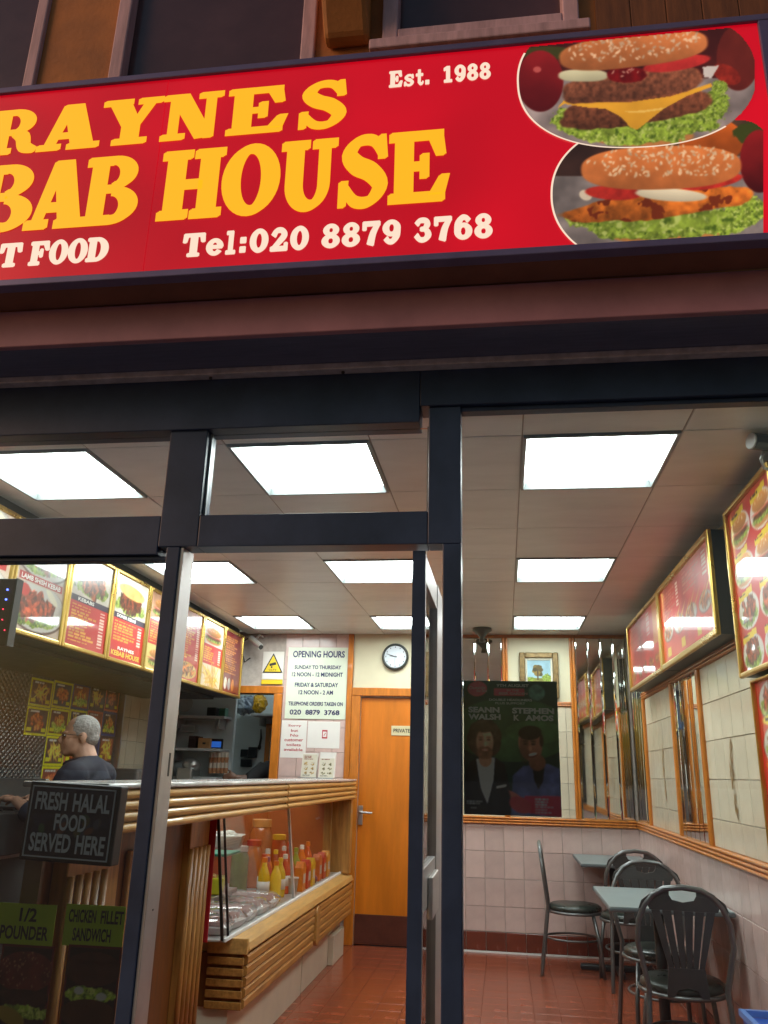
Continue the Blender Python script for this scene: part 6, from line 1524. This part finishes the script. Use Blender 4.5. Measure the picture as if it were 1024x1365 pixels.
crate('tool_box', 'black box on the upper store shelf', 'box', 275, 288, 943, 955, YS - 0.2, 0.16, (26, 28, 32), 0.5)
crate('green_jar', 'green topped jar on the upper store shelf', 'jar', 291, 301, 944, 957, YS - 0.2, 0.1, (60, 110, 90), 0.3)
crate('paper_bundle', 'white paper bundle on the store shelf under the pans', 'paper', 240, 261, 966, 976, YS - 0.1, 0.1, (186, 190, 190), 0.7)
for k in range(5):
    p = PY(280 + 5.2 * k, 1031, YS - 0.18)
    t = thing('cup_stack', f'stack of brown and white paper cups, {["first", "second", "third", "fourth", "fifth"][k]} from the left', 'cups', (p[0], p[1], p[2]), 'stacked paper cups on the store shelf')
    for q in range(4): MB().lathe([(0.001, 0), (0.017, 0), (0.022, 0.05), (0.001, 0.05)], 12, (p[0], p[1], p[2] + 0.0502 * q)).build('cup', mat(('cup_brown', 'cup_white')[q % 2], ((0.36, 0.16, 0.07), (0.55, 0.48, 0.40))[(q + k) % 2], 0.6), t, smooth=False)
mch = thing('meat_slicer', 'steel machine with rounded head on the store worktop', 'machine', (PY(245, 1040, 7.95)[0], 7.95, PY(245, 1046, 7.95)[2]))
a, b_ = PY(233, 1046, 7.95), PY(256, 1024, 7.95)
MB().box(a[0], b_[0], 7.95, 8.2, a[2] - 0.1, b_[2]).build('body', STEEL, mch, bevel=0.02, seg=3)
MB().ball(((a[0] + b_[0]) / 2 + 0.03, 8.06, b_[2] + 0.03), (0.09, 0.09, 0.07), 16, 10).build('head', STEEL, mch, smooth=True)
sb_ = thing('store_worktop', 'low steel worktop carrying the machine in the store room', 'worktop', (-3.0, 8.1, 0))
MB().box(XLW + 0.005, -2.78, 7.78, 8.29, a[2] - 0.14, a[2] - 0.1005).build('top', STEEL, sb_); MB().box(XLW + 0.02, -2.82, 7.80, 8.27, 0, a[2] - 0.1405).build('cabinet', DSTEEL, sb_)
for q, (u0, u1, v0, v1, lb) in enumerate(((320, 330, 999, 1009, 'left of two black wall boxes in the store room'), (330, 342, 996, 1010, 'right black wall box in the store room, the taller one'), (320, 335, 1012, 1022, 'black wall telephone below the two wall boxes'))):
    crate('wall_box', lb, 'wall box', u0, u1, v0, v1, YBACK - 0.16, 0.058, (30, 34, 40), 0.4)
hg = thing('hanging_cord', 'dark knotted cord hanging on the far store room wall', 'cord', (PY(348, 990, YBACK - 0.12)[0], YBACK - 0.12, 1.6))
pa, pb = PY(348, 972, YBACK - 0.12), PY(346, 996, YBACK - 0.12)
MB().tube([pa, ((pa[0] + pb[0]) / 2 + 0.01, pa[1], (pa[2] + pb[2]) / 2), pb], [0.006, 0.012, 0.014], 6).build('cord', KINK, hg); MB().ball(tuple(pb), (0.02, 0.012, 0.03)).build('knot', KINK, hg)
for q, (u, v, rr, col, lb) in enumerate(((325, 941, 0.10, (150, 160, 170), 'grey plastic bag on the far store shelf'), (333, 940, 0.10, (120, 132, 150), 'blue grey plastic bag beside the yellow bag'), (345, 938, 0.10, (200, 150, 20), 'yellow plastic bag at the end of the far store shelf'))):
    p = PY(u, v, YBACK - 0.35); b = MB(); b.ball(tuple(p), (rr * 0.9, rr, rr * 0.95), 14, 10); b.v = [(x + jit(0.014), y + jit(0.014), z + jit(0.014)) for x, y, z in b.v]
    tag(b.build('plastic_bag', mat('bag_%d' % q, lin(col), 0.35), None), lb, 'bag')
df = thing('inner_door_frame', 'dark orange inner door frame beyond the kitchen doorway', 'door frame', (PY(362, 1000, YBACK - 0.11)[0], YBACK - 0.11, 0))
pa, pb = PY(355, 965, YBACK - 0.13), PY(372, 965, YBACK - 0.13)
MB().box(pa[0], pa[0] + 0.05, YBACK - 0.13, YBACK - 0.101, 0, pa[2]).build('jamb', ORANGE, df); MB().box(pa[0] + 0.05, pa[0] + 0.8, YBACK - 0.13, YBACK - 0.101, pa[2] - 0.05, pa[2]).build('lintel', ORANGE, df)
pn = tag(MB().lathe([(0.001, 0), (0.075, 0), (0.085, 0.012), (0.085, 0.02), (0.001, 0.014)], 20, (PY(247, 940, YS - 0.06)[0], YS - 0.06, PY(247, 938, YS - 0.06)[2]), 'y').build('pan_lid', STEEL), 'round steel pan lid leaning on the upper store shelf', 'lid')

# ================================================================== WINDOW STICKERS, POSTER, SMALL SIGNS
GY = FY + 0.052    # just behind the glass
def on_glass(u, v, y=GY): return PY(u, v, y)
def comedy_poster():
    t = thing('event_poster', 'dark green event poster of two men on the window glass', 'poster', tuple(PY(686, 1087, GY + 0.004)))
    W, H = 1024, 1260           # painted in the poster's own crop: x 600..860, y 800..1120 of the picture
    x0, x1, y0, y1 = 84, 592, 425, 1136
    c = Canvas(x1 - x0, y1 - y0, 190, 262, (10, 22, 20)); c.x = c.x + x0; c.y = c.y + y0
    c.put(c.ell(340, 690, 330, 170) * 0.75, (26, 46, 28), tex=0.35, ts=0.008); c.put(c.ell(470, 700, 160, 60) * 0.3, (46, 70, 40))
    c.put(c.ell(160, 470, 52, 40, -0.1), (150, 34, 44)); c.put(c.rect(252, 466, 416, 506), (140, 28, 40))
    c.put(c.ell(482, 487, 44, 44), (34, 52, 46), tex=0.5, ts=0.05)
    # left man: long brown hair, beard, black suit, white shirt
    c.put(c.ell(195, 740, 92, 105, wob=0.12, ws=0.02), (30, 23, 19), tex=0.5, ts=0.03)
    c.put(c.poly([(90, 1136), (92, 930), (120, 865), (170, 835), (245, 835), (300, 870), (330, 1000), (330, 1136)]), (13, 14, 16), tex=0.2, ts=0.02)
    c.put(c.poly([(152, 850), (250, 840), (240, 960), (208, 1080), (175, 1000)]), (110, 110, 116), tex=0.08, ts=0.02)
    c.put(c.ell(200, 852, 36, 40), (84, 62, 50)); c.put(c.ell(198, 760, 46, 74), (100, 74, 60), tex=0.12, ts=0.02, sh=c.grad(690, 840, 1.1, 0.75))
    c.put(c.ell(198, 815, 42, 36), (62, 42, 32), tex=0.3, ts=0.04); c.put(c.ell(198, 800, 16, 5), (128, 74, 66))
    for sx in (176, 218): c.put(c.ell(sx, 746, 11, 5), (36, 26, 22)); c.put(c.ell(sx, 733, 15, 3.5), (48, 34, 26))
    c.put(c.ell(198, 772, 8, 14) * 0.6, (118, 88, 72)); c.put(c.ell(195, 684, 60, 24, wob=0.1), (32, 25, 20))
    c.put(c.poly([(256, 990), (308, 980), (306, 988), (258, 998)]), (190, 184, 176))
    # right man: short black hair, smiling, grey-blue waistcoat over black
    c.put(c.poly([(330, 1136), (345, 930), (400, 880), (530, 865), (590, 890), (592, 1136)]), (40, 44, 66), tex=0.25, ts=0.02)
    c.put(c.poly([(450, 890), (512, 880), (500, 960), (475, 1000), (455, 950)]), (12, 12, 14))
    c.put(c.ell(474, 860, 44, 44), (60, 38, 30)); c.put(c.ell(440, 765, 63, 92, -0.12), (84, 54, 44), tex=0.15, ts=0.02, sh=c.grad(690, 860, 1.15, 0.7))
    c.put(c.ell(440, 705, 62, 38, -0.1), (14, 12, 12)); c.put(c.ell(500, 745, 10, 34), (22, 16, 14))
    for sx in (414, 456): c.put(c.ell(sx, 764, 12, 5), (22, 14, 12)); c.put(c.ell(sx, 750, 16, 4), (24, 16, 14))
    c.put(c.ell(436, 788, 12, 12), (104, 66, 52)); c.put(c.ell(452, 822, 26, 10, -0.25), (40, 20, 18)); c.put(c.ell(452, 818, 21, 5, -0.25), (190, 180, 172))
    # clasped hand and red corner block
    for q in range(4): c.put(c.ell(352 + 4 * q, 1028 + 15 * q, 36, 8, 0.5), (96, 50, 44))
    c.put(c.poly([(405, 1035), (588, 1030), (590, 1136), (380, 1115)]), (112, 22, 34), tex=0.15, ts=0.02); c.put(c.ell(380, 1080, 60, 40, 0.4), (84, 30, 34))
    textrows(c, 455, 1045, 582, 1125, 6, (160, 120, 120), 3, False); textrows(c, 98, 1066, 205, 1088, 2, (130, 130, 130), 4, False); textrows(c, 120, 1098, 180, 1112, 1, (110, 110, 110), 5, False)
    c.put(c.ell(172, 770, 26, 70) * 0.35, (60, 40, 32)); c.put(c.ell(408, 790, 26, 80) * 0.4, (30, 20, 18)); c.blur(2)
    c.c = c.c * (0.8 + 0.4 * fbm(c.x, c.y, 0.02, 5))[..., None]
    cv_px = lambda a, b_: (600 + a * 0.25391, 800 + b_ * 0.25397)
    tl, tr, br, bl_ = [on_glass(*cv_px(*q), GY + 0.0032) for q in ((84, 425), (556, 425), (592, 1136), (88, 1128))]
    xa, xb = (tl[0] + bl_[0]) / 2 - 0.008, (tr[0] + br[0]) / 2; za, zb = (tl[2] + tr[2]) / 2, (br[2] + bl_[2]) / 2
    c.x = c.x - x0; c.y = c.y - y0
    c.mesh('print', quadmap(x1 - x0, y1 - y0, (xa, GY + 0.0022, za), (xb, GY + 0.0022, za), (xb, GY + 0.0022, zb), (xa, GY + 0.0022, zb)), print_mat('poster_print', 0.45), t, gain=10.0)
    MB().box(xa, xb, GY + 0.003, GY + 0.0036, zb, za).build('sheet', PAPER, t)
    TG = mat('pale_grey_ink', (0.80, 0.82, 0.78), 0.6); TR = mat('pale_pink_ink', (0.75, 0.5, 0.5), 0.6)
    def tx(s, a0, b0, a1, b1, m, bold=0.02):
        fx = lambda a_, b__: xa + (xb - xa) * ((a_ - (84 + 4 * (b__ - 425) / 711)) / (472 + 32 * (b__ - 425) / 711)); fz = lambda b__: za + (zb - za) * (b__ - 425) / 707
        put_text(s, (fx(a0, b1), GY + 0.0016, fz(b1)), (fx(a1, b1), GY + 0.0016, fz(b1)), (fx(a0, b1), GY + 0.0016, fz(b0)), m, t, bold=bold)
    tx('SEANN', 110, 568, 270, 600, TG, 0.05); tx('WALSH', 110, 606, 276, 638, TG, 0.05); tx('STEPHEN', 334, 570, 546, 602, TG, 0.05); tx('K', 342, 608, 372, 640, TG, 0.05); tx('AMOS', 400, 608, 544, 640, TG, 0.05)
    tx('9TH AUGUST', 254, 442, 416, 458, TG, 0.03); tx('IN THE', 306, 471, 366, 482, TR); tx('BEER GARDEN', 266, 487, 410, 500, TR, 0.03)
    tx('DOUBLE HEADLINERS', 216, 522, 434, 535, TG, 0.03); tx('PLUS SUPPORT', 248, 541, 400, 553, TG, 0.02)
    tx('Outside', 112, 455, 196, 472, TR); tx('the Box', 150, 472, 206, 488, TR)
comedy_poster()

# halal sign box hung inside the window
hs = thing('halal_sign', 'black lightbox sign reading fresh halal food served here', 'sign', tuple(PY(95, 1145, 2.60)))
ya, yb_ = 2.575, 2.635
hx0, hx1, hz0, hz1 = -1.495, -1.213, 1.112, 1.322
tiltm = lambda x, z: (x + (z - hz0) * 0.02, z - (x - hx0) * 0.030)
def hbox(nm, a, b, c_, d_, y0, y1, m, bev=0.0):
    q = [tiltm(a, c_), tiltm(b, c_), tiltm(b, d_), tiltm(a, d_)]
    return MB().prism(q, 'y', y0, y1).build(nm, m, hs, bevel=bev)
hbox('box', hx0 - 0.012, hx1 + 0.014, hz0 - 0.012, hz1 + 0.012, ya + 0.004, yb_, BLACK, 0.005)
LBL = mat('pale_blue_print', (0.62, 0.70, 0.78), 0.5)
for (a, b, c_, d_) in ((hx0, hx1, hz0, hz0 + 0.004), (hx0, hx1, hz1 - 0.004, hz1), (hx0, hx0 + 0.004, hz0 + 0.0045, hz1 - 0.0045), (hx1 - 0.004, hx1, hz0 + 0.0045, hz1 - 0.0045)): hbox('border', a, b, c_, d_, ya + 0.0005, ya + 0.0038, LBL)
c = Canvas(133, 100, 60, 46, (12, 14, 26)); c.put(c.rect(0, 38, 133, 70), (16, 20, 34), tex=0.7, ts=0.08)
for q in range(14): c.put(c.ell(20 + 95 * RNG.rand(), 40 + 28 * RNG.rand(), 8, 5, RNG.rand() * 3), ((40, 46, 60), (70, 44, 36), (36, 60, 40), (60, 56, 40))[q % 4])
q4 = [tiltm(hx0 + 0.005, hz1 - 0.005), tiltm(hx1 - 0.005, hz1 - 0.005), tiltm(hx1 - 0.005, hz0 + 0.005), tiltm(hx0 + 0.005, hz0 + 0.005)]
c.mesh('print', quadmap(133, 100, *[(p_[0], ya + 0.003, p_[1]) for p_ in q4]), print_mat('poster_print'), hs, gain=3.0)
for s, a0, a1, v0, v1 in (('FRESH', 0.06, 0.44, 0.66, 0.92), ('HALAL', 0.51, 0.95, 0.66, 0.92), ('FOOD', 0.32, 0.70, 0.38, 0.62), ('SERVED', 0.06, 0.55, 0.08, 0.34), ('HERE', 0.61, 0.95, 0.08, 0.34)):
    wx = lambda u, v: tiltm(hx0 + (hx1 - hx0) * u, hz0 + (hz1 - hz0) * v)
    p0, p1, p2 = wx(a0, v0), wx(a1, v0), wx(a0, v1)
    put_text(s, (p0[0], ya + 0.0015, p0[1]), (p1[0], ya + 0.0015, p1[1]), (p2[0], ya + 0.0015, p2[1]), LBL, hs, bold=0.03, shear=0.0)
# lime name stickers with burger pictures beneath
LIME = mat('lime_sticker', (0.38, 0.52, 0.03), 0.5, var=0.1)
def wsticker(nm, lab, u0, u1, v0, v1, col, words):
    a, b_ = PY(u0, v1, GY), PY(u1, v0, GY)
    t = thing(nm, lab, 'sticker', (a[0], GY, a[2]))
    MB().box(a[0], b_[0], GY + 0.001, GY + 0.0025, a[2], b_[2]).build('sheet', col, t)
    for s, p0, p1, q0, q1 in words:
        X0, X1 = a[0] + (b_[0] - a[0]) * p0, a[0] + (b_[0] - a[0]) * p1; Z0, Z1 = a[2] + (b_[2] - a[2]) * q0, a[2] + (b_[2] - a[2]) * q1
        put_text(s, (X0, GY + 0.0004, Z0), (X1, GY + 0.0004, Z0), (X0, GY + 0.0004, Z1), KINK, t, bold=0.03)
    return t
wsticker('window_sticker', 'lime window sticker lettered half pounder', -14, 76, 1207, 1257, LIME, (('1/2', 0.42, 0.7, 0.56, 0.9), ('POUNDER', 0.14, 0.92, 0.12, 0.46)))
wsticker('window_sticker', 'lime window sticker lettered chicken fillet sandwich', 82, 168, 1209, 1260, LIME, (('CHICKEN', 0.06, 0.52, 0.56, 0.88), ('FILLET', 0.6, 0.98, 0.56, 0.88), ('SANDWICH', 0.16, 0.8, 0.12, 0.44)))
def pic_sticker(lab, u0, u1, v0, v1, kind):
    a, b_ = PY(u0, v1, GY), PY(u1, v0, GY)
    t = thing('burger_sticker', lab, 'sticker', (a[0], GY, a[2]))
    MB().box(a[0], b_[0], GY + 0.0012, GY + 0.0026, a[2], b_[2]).build('sheet', mat('dark_red_sheet', (0.12, 0.01, 0.012), 0.5), t)
    c = Canvas(90, 110, 70, 86, (74, 14, 16)); c.put(c.rect(3, 3, 87, 107), (30, 16, 14), tex=0.3, ts=0.04)
    if kind == 0:
        m = c.ell(45, 34, 50, 26); c.put(m, (86, 34, 30), tex=0.3, ts=0.05); c.dots(m, 60, 1.4, 0.9, (150, 110, 80), 3); c.put(c.ell(45, 66, 48, 10), (40, 20, 14), tex=0.4, ts=0.1); lettuce(c, 45, 84, 46, 9, 3); c.put(c.ell(30, 90, 26, 10, 0.3), (130, 110, 40))
    else:
        c.put(c.ell(45, 30, 48, 22), (54, 26, 18), tex=0.2, ts=0.05); lettuce(c, 45, 62, 42, 10, 5); c.put(c.ell(26, 58, 8, 5), (170, 170, 165)); c.put(c.ell(64, 64, 9, 5), (165, 165, 160)); c.put(c.ell(45, 86, 46, 18), (62, 34, 20), tex=0.2, ts=0.05)
    c.mesh('print', quadmap(90, 110, (a[0], GY + 0.0008, b_[2]), (b_[0], GY + 0.0008, b_[2]), (b_[0], GY + 0.0008, a[2]), (a[0], GY + 0.0008, a[2])), print_mat('poster_print'), t, gain=1.8)
pic_sticker('dark burger picture sticker under the half pounder sticker', -14, 73, 1262, 1375, 0)
pic_sticker('dark sandwich picture sticker under the chicken fillet sticker', 77, 163, 1263, 1375, 1)
# small LED sign at the left edge
ls = thing('led_sign', 'dark LED window sign with red and blue lights at the left edge', 'led sign', tuple(PY(5, 860, 2.6)))
a, b_ = PY(-110, 860, 2.575), PY(22, 771, 2.575)
MB().box(a[0], b_[0], 2.575, 2.61, a[2], b_[2]).build('box', mat('dark_red_box', (0.03, 0.006, 0.012), 0.4), ls, bevel=0.004)
MB().box(b_[0], b_[0] + 0.006, 2.573, 2.612, a[2], b_[2]).build('edge', DARK, ls)
LB = mat('led_blue', (0.02, 0.03, 0.2), 0.4, emit=(0.10, 0.16, 1.0), estr=6.0, sample=False); LR = mat('led_red', (0.2, 0.01, 0.02), 0.4, emit=(1.0, 0.03, 0.08), estr=4.0, sample=False)
for k, (u, v) in enumerate(((10, 786), (8, 799), (4, 812), (3, 826), (6, 840), (-6, 790), (-8, 805), (-4, 848))):
    p = PY(u, v, 2.572); MB().ball(tuple(p), 0.0035 if k < 2 else 0.0022, 8, 6).build('led', LB if k < 2 else LR, ls, smooth=True)

# tube lamp on the store room ceiling, above the doorway head
tl_ = thing('tube_lamp', 'tube lamp on the store room ceiling beyond the kitchen doorway', 'lamp', (-2.45, 8.5, ZC))
MB().box(-2.90, -2.0, 8.46, 8.54, ZC - 0.035, ZC - 0.0005).build('housing', WHITE, tl_, bevel=0.004)
MB().tube([(-2.88, 8.5, ZC - 0.052), (-2.02, 8.5, ZC - 0.052)], 0.014, 10).build('tube', mat('lit_tube', (0.8, 0.85, 0.85), 0.5, emit=(0.86, 1.0, 1.0), estr=22.0), tl_)
